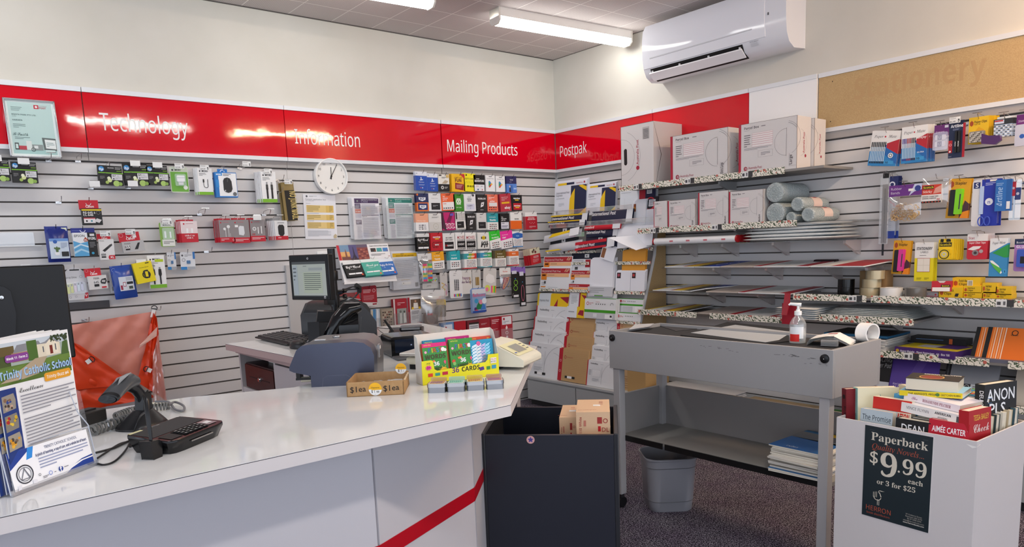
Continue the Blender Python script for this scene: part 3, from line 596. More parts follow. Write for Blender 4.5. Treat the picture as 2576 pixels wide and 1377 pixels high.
pack_at('flash_card_pack','blue flash card pack with painted pale film glints, right in the display box','flash cards',dw*.825,.013,.084,.122,.014,fo,tilt=7,par=fd,base='2a9ac0',group='flash card packs in the counter display')
# tins in front
tins = [('c8935a','7a4f8c','brown'),('9fd0bc','5fae8e','mint green'),('d8b84a','b0622e','yellow'),('b97a62','9a5aa0','copper')]
def tin(label, px, c1, c2):
    a, c = at(px[0],px[1],z=HC), at(px[2],px[3],z=HC); an_ = math.atan2(c.y-a.y,c.x-a.x); w_ = (c-a).length; d_ = .054
    o = thing('card_tin', label, 'tin', (a.x,a.y,HC), an_, 'little lidded tins in front of the display box')
    rr = rrect(0,0,w_,d_,.009,5); ALU2 = m('94979c',.28,1.)
    MB().prism(rr,0,.018,'z',ALU2,True).build('tin_body', o)
    b = MB(); b.prism(rrect(-.0012,-.0012,w_+.0012,d_+.0012,.0095,5),.0165,.027,'z',m('b4b7bb',.22,1.),True); b.build('lid', o)
    b = MB(); b.prism(rrect(.003,.003,w_-.003,d_-.003,.007,5),.027,.0276,'z',m('e9e6da',.4)); b.prism(rrect(.005,.005,w_-.005,d_-.005,.006,5),.0276,.028,'z',m(c1,.3))
    for i in range(6): b.box(.008+.006*i,.010+.004*(i%3),.028,.012+.006*i,.036+.003*(i%2),.0283,m(c2,.3))
    b.build('printed_top', o)
    b = MB(); b.prism(rrect(.002,0,w_-.002,.012,.004,4),d_-.002,d_-.0012,'y',clear(c1,.45,.12)); k_ = b.build('clear_sleeve', o); k_.location.z = .027; return o
for i, (px, t_) in enumerate(zip([(1075,990,1120,989),(1124,988,1169,986.5),(1174,984.5,1219,982),(1224,981.5,1268,979)], tins)):
    tin(['leftmost card tin with a brown picture lid before the display box','card tin with a mint green lid, second from the left','card tin with a yellow patterned lid, second from the right','rightmost card tin with a plain copper lid before the display box'][i], px, t_[0], t_[1])
# ================================================================== FRONT COUNTER, LEFT END
# monitor seen from behind
fm_ = thing('monitor','black desktop monitor seen from behind at the left end of the counter','monitor',(-4.275,-2.31,HC))
mb = MB(); mb.box(-.20,-.018,.16,.196,.02,.427,m('0b0b0d',.45)); mb.build('back_shell', fm_, bevel=.005)
MB().box(-.199,-.016,.4275,.195,.019,.4285,m('6e6e70',.35)).build('top_edge', fm_)
mb = MB(); mb.prism([(-.19,.18),(.035,.18),(.052,.20),(.066,.30),(.06,.36),(.045,.375),(-.19,.375)],-.036,-.018,'y',m('131316',.4)); mb.build('mount_plate', fm_, bevel=.004)
for dx, dz in ((.04,.205),(.038,.345)):
    mb = MB(); mb.lathe([(0,-.0395),(.005,-.039),(.0068,-.037),(.0068,-.036)],M_CHROME,14,(dx,0,dz),'y'); mb.build('screw', fm_)
mb = MB(); mb.tube([(-.10,-.03,.0),(-.10,-.03,.26)],.02,m('101012',.4),12); mb.lathe([(.09,0),(.09,.008),(.03,.014)],m('101012',.4),24,(-.10,-.03,0)); mb.build('stand', fm_)
o = tag(MB().prism(rrect(-.012,-.004,.012,.004,.003),.4286,.4305,'z',m('f0f0ee')).build('webcam_cover', loc=(-4.17,-2.31,HC)),'tiny white tab on the top edge of the rear-facing monitor','tab')
# ------------------------------------------------------------------ orange mail bag on the wall
def cloth(cor, nx, ny, amp, mat, seed=1, y=None, sag=0):
    """cor: four pixel corners TL, TR, BR, BL on the plane y; a crinkled sheet between them"""
    rd = random.Random(seed); P = [at(u,v,y=y) for u, v in cor]; ph = [(rd.uniform(4,14),rd.uniform(-9,9),rd.uniform(0,6)) for _ in range(5)]; vs = []
    for j in range(ny+1):
        for i in range(nx+1):
            s, t = i/nx, j/ny; p = (P[0]*(1-s)+P[1]*s)*(1-t)+(P[3]*(1-s)+P[2]*s)*t
            d = sum(math.sin(a*s*2+b*t*2+c) for a, b, c in ph)/5*amp+rd.uniform(-1,1)*amp*.22
            vs.append((p.x,p.y-d,p.z-sag*math.sin(math.pi*s)*(1-t)))
    b = MB(); b.add(vs,[(j*(nx+1)+i,(j+1)*(nx+1)+i,(j+1)*(nx+1)+i+1,j*(nx+1)+i+1) for j in range(ny) for i in range(nx)],mat,True); return b
bg = thing('mail_bag','big crinkled orange plastic mail bag hanging on the slatted wall behind the counter','mail bag',at(388,775,y=-.14))
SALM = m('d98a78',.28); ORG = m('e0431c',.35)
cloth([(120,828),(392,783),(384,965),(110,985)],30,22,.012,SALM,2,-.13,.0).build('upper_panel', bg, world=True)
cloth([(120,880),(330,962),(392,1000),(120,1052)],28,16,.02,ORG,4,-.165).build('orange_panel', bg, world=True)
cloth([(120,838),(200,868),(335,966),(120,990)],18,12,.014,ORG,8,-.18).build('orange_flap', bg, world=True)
cloth([(385,786),(394,800),(418,1008),(345,962)],10,26,.016,ORG,6,-.155).build('side_gusset', bg, world=True)
cloth([(384,900),(398,840),(420,1010),(385,1030)],8,16,.012,clear('e9b8a8',.5,.2),9,-.19).build('clear_edge', bg, world=True)
cloth([(352,868),(396,822),(394,846),(350,876)],6,4,.004,m('e8b6a6',.3),5,-.19).build('reflective_band', bg, world=True)
for k, (u, v, n_) in enumerate(((388,776,'hook_strap'),(230,905,'tab_strap'),(368,929,'tab_strap'))):
    p = at(u,v,y=-.20 if k else -.15); mb = MB()
    if k == 0: mb.M = Matrix.Translation(p) @ Matrix.Rotation(R(18),4,'Y'); mb.box(-.010,-.001,-.055,.010,.001,-.004,m('f1efec',.5))
    else: mb.M = Matrix.Translation(p) @ Matrix.Rotation(R(60 if k == 1 else -60),4,'Y'); mb.box(-.012,-.001,-.030,.012,.001,-.004,m('f1efec',.5))
    s_ = mb.build(n_, bg, world=True); s_['label'] = 'white strap with a black ring'
    mb = MB(); mb.M = Matrix.Translation(p) @ Matrix.Rotation(R(18 if k == 0 else 60 if k == 1 else -60),4,'Y'); mb.tube([(.017*math.cos(R(a)),-.002,-.004+.019*max(0,math.sin(R(a)))) for a in range(0,181,20)],.0025,m('141416',.4),6,True)
    d_ = mb.build('ring'); d_.parent = s_; d_.matrix_parent_inverse = (bg.matrix_basis @ s_.matrix_parent_inverse).inverted()
# ------------------------------------------------------------------ newsletter holder
hp, hq = at(28,1253,z=HC), at(245,1170,z=HC); ha = math.atan2(hq.y-hp.y,hq.x-hp.x); hw = (hq-hp).length
ah = thing('brochure_holder','clear acrylic countertop holder full of school newsletters','brochure holder',(hp.x,hp.y,HC),ha)
AC2 = clear('e6ecf2',.06,.12,.03); AE = m('c6ccd8',.1)
tl = math.tan(R(4))
mb = MB(); mb.box(0,0,0,hw,.085,.004,AC2); mb.box(0,-.004,0,hw,0,.012,clear('c9d0de',.3,.25)); mb.build('foot', ah)
mb = MB(); mb.add([(0,0,.004),(hw,0,.004),(hw,.011,.082),(hw-.05,.012,.085),(.05,.012,.085),(0,.012,.10)],[(0,1,2,3,4,5)],AC2); mb.build('front_pocket', ah)
mb = MB(); mb.add([(0,.05,.004),(hw,.05,.004),(hw,.05+.24*tl,.24),(0,.05+.24*tl,.24)],[(0,1,2,3)],AC2); mb.build('back_plate', ah)
for s_ in (0,1):
    x_ = hw*s_; mb = MB(); mb.add([(x_,0,.004),(x_,.05,.004),(x_,.05+.16*tl,.16),(x_,.036,.168),(x_,.02,.16),(x_,.012,.09)],[tuple(range(6))],AC2)
    mb.tube([(x_,0,.004),(x_,.011,.088),(x_-.02*(2*s_-1) if s_ else x_,.013,.12),(x_-.024*s_,.022,.16),(x_-.012*s_,.036,.17),(x_,.05+.165*tl,.165)],.0012,AE,5); mb.build('side_wall', ah)
mb = MB(); mb.tube([(0,0,.002),(hw,0,.002)],.0022,clear('aab2c4',.4,.3),6); mb.tube([(0,.0,.004),(0,.0125,.10),(.05,.0125,.086),(hw-.05,.0125,.086),(hw,.0115,.083)],.001,AE,5); mb.build('edges', ah)
NW, NH = .197, .288
GREENS = ['5d7a35','6d8c3a','48652c','7f9c4a']
def newsletter_ops():
    rd = random.Random(5); f = [('r',0,0,1,1,'f7f7f7')]
    f += [('r',.02,.80,.98,.975,'a9b8b0'),('r',.02,.92,.98,.975,'cdd8e0'),('r',.02,.70,.98,.82,'5f7d34'),('p',[(.02,.70),(.98,.79),(.98,.84),(.02,.80)],'6b8a3c'),('r',.02,.86,.26,.95,'6a5a34'),('r',.02,.82,.2,.89,'4a5a2c'),('r',.22,.84,.62,.90,'b98f6c'),
          ('p',[(.24,.90),(.62,.91),(.58,.955),(.30,.95)],'8d8f95'),('r',.42,.83,.55,.965,'4e7030'),('r',.55,.84,.86,.93,'e6ddc6'),('p',[(.55,.93),(.66,.94),(.74,.965),(.83,.935),(.86,.925)],'8f9298'),('p',[(.66,.85),(.83,.85),(.83,.92),(.745,.96),(.66,.92)],'efe6d0'),('r',.715,.85,.755,.91,'7a2a20'),('r',.62,.87,.635,.91,'59606a'),('r',.79,.87,.805,.915,'59606a'),
          ('p',[(.86,.83),(.97,.83),(.97,.93),(.9,.92)],'4c6a34')]
    f += [('c',rd.uniform(.74,.97),rd.uniform(.935,.972),rd.uniform(.006,.014),'3c4a30') for _ in range(60)]
    f += [('p',[(.03,.72),(.5,.72),(.66,.84),(.50,.84),(.2,.76)],'b7a58a'),('p',[(.1,.705),(.9,.705),(.97,.73),(.97,.76),(.6,.74)],'55722e')]
    f += [('p',[(.13,.855),(.15,.845),(.40,.845),(.42,.855),(.42,.885),(.40,.895),(.15,.895),(.13,.885)],'8a4397'),('T','~bWeek 11 -Term 2',.275,.862,.016,'ffffff',.26)]
    f += [('T','~bTrinity Catholic School',.505,.738,.052,'20306a',.95),('T','~bTrinity Catholic School',.50,.741,.052,'a8cdec',.94)]
    f += [('p',[(.58,.672),(.60,.665),(.93,.665),(.95,.675),(.95,.715),(.93,.725),(.60,.725),(.58,.715)],'eba52c'),('T','~sTrinity Buzz #4',.765,.684,.022,'ffffff',.32)]
    f += [('r',0,0,.20,.68,'1f3a80')]
    for k, (z, cs) in enumerate(((.53,('8d6a50','44312c','c8a890','2f4a94')),(.40,('d8b020','b8282c','e8c840','3a3a3a')),(.27,('7a6450','e09a20','f0b83c','4a4038')))):
        f.append(('p',[(.015,z),(.17,z+.012),(.18,z+.07),(.165,z+.115),(.02,z+.105)],['9a9488','8a8478','a49c8c'][k]))
        for i in range(14): f.append(('c',rd.uniform(.035,.155),rd.uniform(z+.02,z+.09),rd.uniform(.010,.02),cs[i%4]))
    f += [('c',.11,.13,.05,'b88a72'),('r',.06,.08,.16,.12,'d8c4b4'),('tl','~sPerry',.06,.05,.016,'e8e8f0',.1)]
    f += [('tl','~xExcellence',.24,.635,.030,'1c1c22',.36)]
    z = .62
    for n in (6,1,9,1,4,1,3,1,1):
        if n > 1: f.append(('l',.24,z-n*.0225,.97,z,n,'9a9aa2'))
        z -= n*.0225
    return f
NOPS = newsletter_ops()
def sheet(name, label, x, y, ops, base='f4f4f4', rz=0, group='newsletters in the acrylic holder', z=.005):
    b = MB(); b.box(-NW/2,0,0,NW/2,.0016,NH,base)
    if ops: b.art(ops,NW,NH,0)
    o = b.build(name); o.matrix_world = Matrix.Translation(ah.location) @ Matrix.Rotation(ha,4,'Z') @ Matrix.Translation((x,y,z)) @ Matrix.Rotation(R(7),4,'Z') @ Matrix.Rotation(R(-1),4,'X') @ Matrix.Rotation(R(rz),4,'Y'); return tag(o, label, 'newsletter', group)
f0 = sheet('newsletter','school newsletter at the front of the acrylic holder, its whole page showing',hw*.5+.006,.016,NOPS)
for i in range(4):
    o = f0.copy(); COL.objects.link(o); o.matrix_world = Matrix.Translation(ah.location) @ Matrix.Rotation(ha,4,'Z') @ Matrix.Translation((hw*.5-.004-.008*i,.022+.007*i,.005)) @ Matrix.Rotation(R(7),4,'Z') @ Matrix.Rotation(R(-1.3-.3*i),4,'X') @ Matrix.Rotation(R(-.5*(i+1)),4,'Y')
    o['label'] = ['school newsletter directly behind the front one in the acrylic holder','school newsletter third from the front in the acrylic holder','school newsletter fourth from the front in the acrylic holder','rearmost school newsletter in the acrylic holder'][i]
# flyer slipped in the front
fl_ops = [('r',0,0,1,1,'f8f8fa'),('p',[(0,.55),(.27,.97),(.30,1),(0,1)],'1c3f94'),('p',[(.20,.70),(.27,.72),(.31,1),(.24,1)],'2f8fe0'),('p',[(.62,0),(1,0),(1,.28),(.85,.25),(.7,.12)],'1c3f94'),('p',[(.62,0),(.70,.09),(.86,.19),(1,.2),(1,.235),(.84,.22),(.68,.12)],'f8f8fa'),
          ('t','~sTRINITY CATHOLIC SCHOOL',.64,.84,.075,'1c2f6a',.42),('t','~bA pinch of learning, a cup of care, and a whole lot of heart.',.64,.70,.075,'1c2f6a',.66),('l',.33,.34,.97,.66,4,'9aa2c0'),
          ('o',.145,.36,.098,.012,'30303a'),('o',.145,.36,.072,.005,'30303a'),('p',[(.09,.24),(.145,.52),(.155,.52),(.10,.24)],'70707a'),('p',[(.2,.24),(.15,.52),(.14,.52),(.185,.24)],'70707a'),('r',.09,.23,.2,.25,'70707a'),('p',[(.03,-.0),(.07,.02),(.08,.14),(.04,.12)],'e8e8ee'),('p',[(.21,.05),(.26,.04),(.26,.14),(.21,.15)],'e8e8ee'),
          ('o',.43,.17,.022,.005,'3a6ac8'),('c',.56,.18,.028,'1c3f94'),('t','~bf',.56,.11,.13,'ffffff'),('o',.30,.22,.014,.004,'30303a'),('l',.33,.08,.40,.15,2,'50505a'),('l',.47,.13,.52,.17,1,'50505a'),('l',.60,.17,.70,.21,1,'50505a')]
mb = MB(); mb.box(0,0,0,.187,.0006,.074,'f8f8fa'); mb.art(fl_ops,.187,.074,0,0,0)
o = mb.build('flyer'); o.matrix_world = Matrix.Translation(ah.location) @ Matrix.Rotation(ha,4,'Z') @ Matrix.Translation((hw-.198,-.0035,.008)) @ Matrix.Rotation(R(-8),4,'X')
tag(o,'white and blue school flyer strip across the front of the acrylic holder','flyer')
# ------------------------------------------------------------------ barcode scanner on stand
bp = at(352,1078,z=HC)
bs = thing('barcode_scanner','dark grey handheld barcode scanner resting on its black gooseneck stand','barcode scanner',(bp.x+.01,bp.y+.02,HC),R(36)); bs.scale = (.74,.74,.70)
DG = m('2b2c2e',.3); MG = m('4a4b4d',.35)
mb = MB(); mb.loft([[(x*a_+o_,y*b_,z) for x,y in [(math.copysign(abs(math.cos(R(t)))**.7,math.cos(R(t))),math.copysign(abs(math.sin(R(t)))**.8,math.sin(R(t)))) for t in range(0,360,15)]] for a_,b_,z,o_ in ((.085,.07,0,0),(.085,.07,.008,0),(.075,.062,.02,.002),(.05,.044,.044,.008),(.03,.028,.062,.014))],m('1b1c1e',.35)); mb.build('stand_base', bs)
mb = MB(); mb.prism([(-.008,.03),(.036,.03),(.040,.12),(.030,.12),(.026,.135),(.0,.12)],-.018,.018,'y',m('151618',.35)); mb.build('cradle_post', bs, bevel=.004)
# head points to -x (left), handle rises from the post
hd = [(.02,.05),(.018,.085),(.008,.118),(-.012,.146),(-.04,.166)]
mb = MB(); mb.tube([(x,0,z) for x, z in hd],[.017,.018,.0185,.020,.024],m('1a1b1e',.25),14); mb.build('handle', bs)
rings = []
for x, zc, ry, rz in ((-.005,.168,.006,.008),(-.012,.171,.026,.022),(-.04,.176,.036,.032),(-.075,.166,.038,.031),(-.105,.150,.040,.026),(-.125,.138,.041,.020),(-.132,.133,.040,.017)):
    rings.append([(x+(.35*(rz*math.sin(R(t)))),ry*math.cos(R(t)),zc+rz*(math.sin(R(t)) if math.sin(R(t)) > 0 else .8*math.sin(R(t)))) for t in range(0,360,15)])
mb = MB(); mb.loft(rings,MG,caps=True); mb.build('head', bs)
mb = MB(); mb.loft([[(p[0]-.001,p[1]*1.03,p[2]+(-.001)) for p in rings[-2]],[(p[0]-.002,p[1]*1.03,p[2]) for p in rings[-1]]],m('0c0c0e',.4)); mb.build('nose_bumper', bs)
mb = MB(); mb.lathe([(0,0),(1,0)],m('2d3034',.08),24,(0,0,0),'x',1,1); mb.v = [(-.1375+.35*z*.012,y*.034,.133+z*.0125) for _,y,z in mb.v]; mb.build('scan_window', bs)
mb = MB(); mb.add([(-.02,-.0005,.2085),(-.07,-.018,.196),(-.10,-.012,.176),(-.075,0,.199),(-.10,.012,.176),(-.07,.018,.196)],[(0,1,2,3),(0,3,4,5)],m('7d7f83',.3)); mb.v = [(x,y,z+.0012) for x,y,z in mb.v]; mb.build('trim', bs)
coil('spiral_cable','thick grey coiled scanner cord lying across the counter',[at(232,1084,z=HC+.016),at(300,1062,z=HC+.016),at(345,1048,z=HC+.016)],.0115,.0036,m('6f6f6c',.5),14)
coil('spiral_cable','grey coiled cord loop behind the scanner stand',[at(292,1048,z=HC+.013),at(330,1034,z=HC+.013),at(375,1026,z=HC+.013),at(425,1021,z=HC+.013)],.0095,.0028,m('777774',.5),20)
cable('cable','plain grey end of the coiled scanner cord with a paper tag',[at(425,1020,z=HC+.012),at(440,1012,z=HC+.012),at(462,1022,z=HC+.008),at(460,1034,z=HC+.006),at(440,1030,z=HC+.006),at(424,1012,z=HC+.008),at(390,1011,z=HC+.008)],.0034,m('77777a',.5))
o = thing('adapter_box','small black power adapter behind the newsletter holder','adapter',at(228,1070,z=HC)+Vector((0,.03,0)),R(35))
MB().box(-.05,-.025,0,.04,.03,.035,m('17181a',.5)).build('case', o, bevel=.004)
MB().box(-.03,-.01,.035,.02,.015,.039,m('202124',.5)).build('raised_top', o)
# ------------------------------------------------------------------ card payment terminal
tp = at(452,1117,z=HC)
pp = thing('payment_terminal','glossy black card payment terminal with a keypad and a stylus in its holder','payment terminal',(tp.x,tp.y,HC),R(37))
mb = MB()
top_ = [(-.093,.058),(-.085,.064),(.078,.064),(.088,.056),(.095,.0),(.098,-.048),(.088,-.056),(.062,-.06),(-.058,-.06),(-.084,-.056),(-.096,-.046),(-.097,0)]
zt = lambda y: .032+.10*(y+.06)
mb.loft([[(x*.86,y*.86,.0) for x,y in top_],[(x*.9,y*.9,.008) for x,y in top_],[(x,y,zt(y)-.007) for x,y in top_],[(x,y,zt(y)-.002) for x,y in top_],[(x*.985,y*.985,zt(y)) for x,y in top_]],m('101012',.18),False); mb.build('body', pp)
def tq(b,x0,y0,x1,y1,mat,e=.0006): b.quad([(x0,y0,zt(y0)+e),(x1,y0,zt(y0)+e),(x1,y1,zt(y1)+e),(x0,y1,zt(y1)+e)],mat)
mb = MB(); tq(mb,-.088,-.006,.084,.060,m('38383a',.6,0,.25)); part(mb.build('screen', pp),'matt dark screen of the terminal')
mb = MB(); mb.text('PAYTER',(-.01,.052,zt(.052)+.0012),(1,0,0),(0,1,.1),.0045,m('b9b9b9'),fit=.03); mb.build('screen_print', pp)
mb = MB(); tq(mb,-.04,-.05,.046,-.010,m('08080a',.5,0,.2),.0009); mb.build('keypad_well', pp)
mb = MB()
for i in range(5):
    for j in range(4):
        x0, y0 = -.036+.0165*i, -.048+.0092*j; z = zt(y0)+.001; mb.box(x0,y0,z,x0+.0125,y0+.0062,z+.0022,m('1c1d20',.2)); mb.quad([(x0+.003,y0+.002,z+.0024),(x0+.009,y0+.002,z+.0024),(x0+.009,y0+.0042,z+.0024),(x0+.003,y0+.0042,z+.0024)],m('c9c9c9'))
mb.build('keypad', pp)
mb = MB(); tq(mb,.05,-.045,.082,-.012,m('a6a8ac',.15,.4),.0012); tq(mb,.055,-.036,.076,-.022,m('e2e2e2',.4),.0018); part(mb.build('contactless_pad', pp),'silvery contactless pad')
mb = MB(); tq(mb,-.083,-.048,-.045,-.012,m('18181b',.45,0,.25),.001); mb.build('corner_pad', pp)
mb = MB(); mb.tube([(-.035,-.0605,.018),(.042,-.0605,.018)],.0016,m('b9b9bb',.2,.9),6); mb.build('card_slot', pp)
mb = MB(); mb.quad([(-.09,.0605,zt(.06)+.001),(-.05,.0605,zt(.06)+.001),(-.05,.052,zt(.052)+.001),(-.09,.052,zt(.052)+.001)],m('d9d4a4')); mb.build('rating_label', pp)
mb = MB(); mb.prism([(-.128,0),(-.100,0),(-.096,.03),(-.104,.04),(-.132,.042)],-.035,-.005,'y',m('131315',.25)); mb.build('stylus_holder', pp, bevel=.003)
mb = MB(); mb.tube([(-.112,-.02,.035),(-.106,-.014,.08),(-.098,-.008,.125),(-.095,-.006,.133)],[.0035,.005,.0065,.003],m('141416',.3),8); mb.build('stylus', pp)
cable('cable','black terminal cable curving to the newsletter holder',[at(342,1105,z=HC+.004),at(320,1112,z=HC+.004),at(285,1128,z=HC+.004),at(240,1140,z=HC+.004)],.0026,m('17181a'))
cable('cable','thin black stylus tether looping over the counter edge of the holder',[at(368,1036,z=HC+.003+.09),at(352,1050,z=HC+.06),at(335,1092,z=HC+.02),at(318,1130,z=HC+.004),at(290,1160,z=HC+.003),at(262,1170,z=HC+.003),at(243,1166,z=HC+.003)],.0022,m('1a1b1d'))
cable('cable','second black lead running behind the payment terminal',[at(345,1102,z=HC+.003),at(336,1118,z=HC+.003),at(326,1124,z=HC+.003),at(328,1112,z=HC+.003),at(300,1118,z=HC+.003),at(262,1142,z=HC+.003),at(243,1155,z=HC+.003)],.0022,m('1a1b1d'))
# ================================================================== RIGHT FLOOR: BINS, TABLE, BOOKS
# navy bin turned 45 degrees to the walls
nb = thing('display_bin','dark navy square display bin standing beside the counter end','bin',(-2.69,-2.835,0),R(-47))
NV = m('23252f',.38); NVI = m('161a26',.45); EB = m('2a2b2f',.3); nw, nt = .215, .016
b = MB(); b.box(-nw,-nw,.0,nw,-nw+nt,.70,NV); b.build('front_panel', nb)
b = MB(); b.box(-nw,nw-nt,.0,nw,nw,.70,NVI); b.build('back_panel', nb)
b = MB(); b.box(-nw-nt,-nw,.0,-nw,nw,.705,EB); b.build('left_side', nb, bevel=.003)
b = MB(); b.box(nw,-nw,.0,nw+nt,nw,.705,EB); b.build('right_side', nb, bevel=.003)
MB().box(-nw,-nw+nt,.50,nw,nw-nt,.515,NVI).build('inner_shelf', nb)
mb = MB(); mb.lathe([(.0135,-nw-.0003),(.0135,-nw-.0008)],m('e3aca4'),24,(-.06,0,.685),'y')
mb.art([('p',[(.5+.42*(1 if i%2 == 0 else .5)*math.sin(R(36*i)),.5+.42*(1 if i%2 == 0 else .5)*math.cos(R(36*i))) for i in range(10)],'584a9c'),('c',.42,.55,.04,'1c1830'),('c',.58,.55,.04,'1c1830'),('r',.42,.42,.58,.45,'1c1830')],.026,.026,-nw-.0008,-.073,.672); part(mb.build('star_sticker', nb),'pink round sticker with a purple star')
BXC = m('e2bd97',.6); RD = 'a8322c'
def carton(label, x, y, z, w_, d_, h_, rz=0, flip=False):
    o = MB(); o.box(-w_/2,-d_/2,0,w_/2,d_/2,h_,BXC)
    o.art([('v','110 White',.16 if not flip else .84,.5,.08,RD,.7,1 if not flip else -1),('r',.62,.55,.76,.8,RD),('r',.64,.25,.72,.45,'c01c20'),('o',.86,.66,.07,.02,RD),('t','DL',.86,.24,.16,RD),('l',.22,.2,.3,.8,1,'c77a66')],w_,h_,-d_/2)
    for k in range(4): pass
    zt_ = h_+.0004; o.add([(.0,-.01,zt_),(.025,-.01,zt_),(.025,.015,zt_),(.0,.015,zt_)],[(0,1,2,3)],'f4efe8')
    o.text('envelopes',(-.02,-d_*.35,zt_),(1,0,0),(0,1,0),.008,m(RD),fit=w_*.55); o.text('110',(w_*.3,d_*.2,zt_),(0,1,0),(-1,0,0),.014,m('c0605a'),fit=.05)
    M_ = Matrix.Translation(nb.location) @ Matrix.Rotation(nb.rotation_euler.z,4,'Z') @ Matrix.Translation((x,y,z)) @ Matrix.Rotation(R(rz),4,'Z')
    ob = o.build('envelope_box'); ob.matrix_world = M_; return tag(ob,label,'box','envelope boxes in the navy bin')
carton('kraft envelope box on top of the pile in the navy bin',.145,-.03,.668,.115,.20,.09,1)
carton('kraft envelope box under the topmost one in the navy bin',.145,-.06,.575,.115,.20,.092,-1,True)
carton('kraft envelope box at the bottom of the navy bin pile',.145,-.06,.516,.115,.20,.058,0)
carton('kraft envelope box on the left row of the navy bin pile, upper one',.055,.05,.62,.06,.20,.10,0)
carton('kraft envelope box on the left row of the navy bin pile, lower one',.055,.05,.516,.06,.20,.10,0)
# ------------------------------------------------------------------ grey packing table
X0, X1, Y0, Y1, TZ = -1.827, -1.44, -3.43, -2.305, .90
tb = thing('packing_table','grey wheeled packing table with a deep apron and a low shelf','table',(-1.63,-2.87,0))
TG = m('a09f9f',.45); TGD = m('969391',.5)
b = MB(); b.box(X0,Y0,.715,X0+.016,Y1,TZ,TG); part(b.build('front_apron', tb, world=True, bevel=.0015),'scuffed grey front apron')
b = MB(); b.box(X0+.0165,Y0,.715,X1-.016,Y0+.016,TZ,TG); b.build('end_apron', tb, world=True, bevel=.0015)
b = MB(); b.box(X0+.0165,Y1-.016,.715,X1-.016,Y1,TZ,TG); b.build('end_apron', tb, world=True, bevel=.0015)
b = MB(); b.box(X1-.016,Y0,.715,X1,Y1,TZ,TG); b.build('back_apron', tb, world=True, bevel=.0015)
MB().box(X0+.016,Y0+.016,.86,X1-.016,Y1-.016,.884,m('2e2e30',.75)).build('tray_top', tb, world=True)
for y in (Y0+.032,Y1-.022):
    b = MB(); b.lathe([(0,X0-.009),(.010,X0-.009),(.0165,X0-.006),(.0175,X0)],m('101012',.35),20,(0,y,TZ-.034),'x'); b.lathe([(0,X0-.0096),(.0018,X0-.0095)],m('d9d9d9'),8,(0,y,TZ-.034),'x'); part(b.build('corner_knob', tb, world=True),'round black corner bumper')
for i, (x, y) in enumerate(((X0+.008,Y1-.055),(X0+.008,Y0+.015),(X1-.048,Y1-.05),(X1-.048,Y0+.015))):
    b = MB(); b.box(x,y,.075,x+.04,y+.04,.716,m('b2b1b2',.45)); lg = b.build('leg', tb, world=True, bevel=.002)
    b = MB(); b.box(x+.010,y+.008,.055,x+.03,y+.032,.078,m('4a4a4c',.3,.6)); b.lathe([(.026,y+.010),(.028,y+.014),(.028,y+.026),(.026,y+.030)],m('16161a',.4),18,(x+.028,0,.029) if 0 else (0,0,0),'y')
    n = len(b.v); b.v = [(v[0]+x+.026,v[1],v[2]+.029) if k >= 8 else v for k, v in enumerate(b.v)]
    c_ = b.build('caster'); c_.parent = lg; c_.matrix_parent_inverse = (tb.matrix_basis @ lg.matrix_parent_inverse).inverted()
SHZ = .375
MB().box(X0+.05,Y0+.02,SHZ-.016,X1-.004,Y1-.02,SHZ,m('8f8d88',.5)).build('lower_shelf', tb, world=True)
b = MB(); b.box(X0+.044,Y0+.06,SHZ-.028,X0+.05,Y1-.30,SHZ-.001,m('131315',.4)); b.box(X0+.044,Y1-.285,SHZ-.028,X0+.05,Y1-.02,SHZ-.001,m('131315',.4)); part(b.build('shelf_edge', tb, world=True),'black rubber edging of the shelf')
MB().box(X0+.045,Y1-.028,SHZ,X1-.004,Y1-.012,.578,TGD).build('side_panel', tb, world=True)
MB().box(X1-.02,Y0+.02,SHZ,X1-.006,Y1-.028,.576,TGD).build('back_board', tb, world=True)
scf = MB(); rd = random.Random(4)
for i in range(34):
    yy, zz = rd.choice([(-3.32,.862),(-3.25,.866),(-2.9,.868),(-3.02,.862),(-3.36,.845)]); yy += rd.uniform(-.05,.05); zz += rd.uniform(-.006,.006); l_ = rd.uniform(.004,.02)
    scf.quad([(X0-.0004,yy+l_,zz),(X0-.0004,yy,zz+.0005),(X0-.0004,yy,zz+.002),(X0-.0004,yy+l_,zz+.0015)],m('6c6a68'))
scf.build('scuff_marks', tb, world=True)
# things on the table
def paper(name, label, cor, z, mat, t=.001, cat='paper', ops=None):
    P = [at(u,v,z=z) for u, v in cor]; c = sum(P,Vector())/len(P); b = MB()
    b.prism([(p.x-c.x,p.y-c.y) for p in P],0,t,'z',mat); o = b.build(name, loc=c); return tag(o,label,cat)
TT = .8845
paper('desk_mat','black rubber mat lying on the packing table top',[(1712,845),(1830,812),(1990,828),(2000,858),(1925,868)],TT,m('1d1d1f',.6),.003,'mat')
paper('poster_sheet','pale blue-white poster sheet lying on the black mat of the packing table',[(1738,838),(1850,818),(1992,836),(1960,856),(1925,862)],TT+.0035,m('c3c9ce',.3),.001)
paper('desk_mat','thin dark mat under the left part of the packing table tray',[(1640,815),(1700,813),(1815,822),(1700,834)],TT,m('39393b',.6),.002,'mat')
paper('form_pad','white form pad on a dark board at the left end of the table tray',[(1583,830),(1598,818),(1645,816),(1635,822)],TT+.014,m('c9ccd0',.4),.004,'pad')
p = at(2003,864,z=TT); sn = thing('sanitiser_bottle','clear hand sanitiser pump bottle with a red and white label on the table','bottle',(p.x+.01,p.y,TT),R(-60))
b = MB(); b.lathe([(.030,0),(.033,.004),(.033,.075),(.031,.085),(.022,.102),(.013,.112),(.012,.118)],clear('dfe6ea',.18,.16),28); b.build('bottle', sn)
b = MB(); b.lathe([(.0305,.003),(.0305,.064),(.0,.064)],clear('e4ecee',.35,.08),24); b.build('gel', sn)
b = MB(); n = 14; vs = []
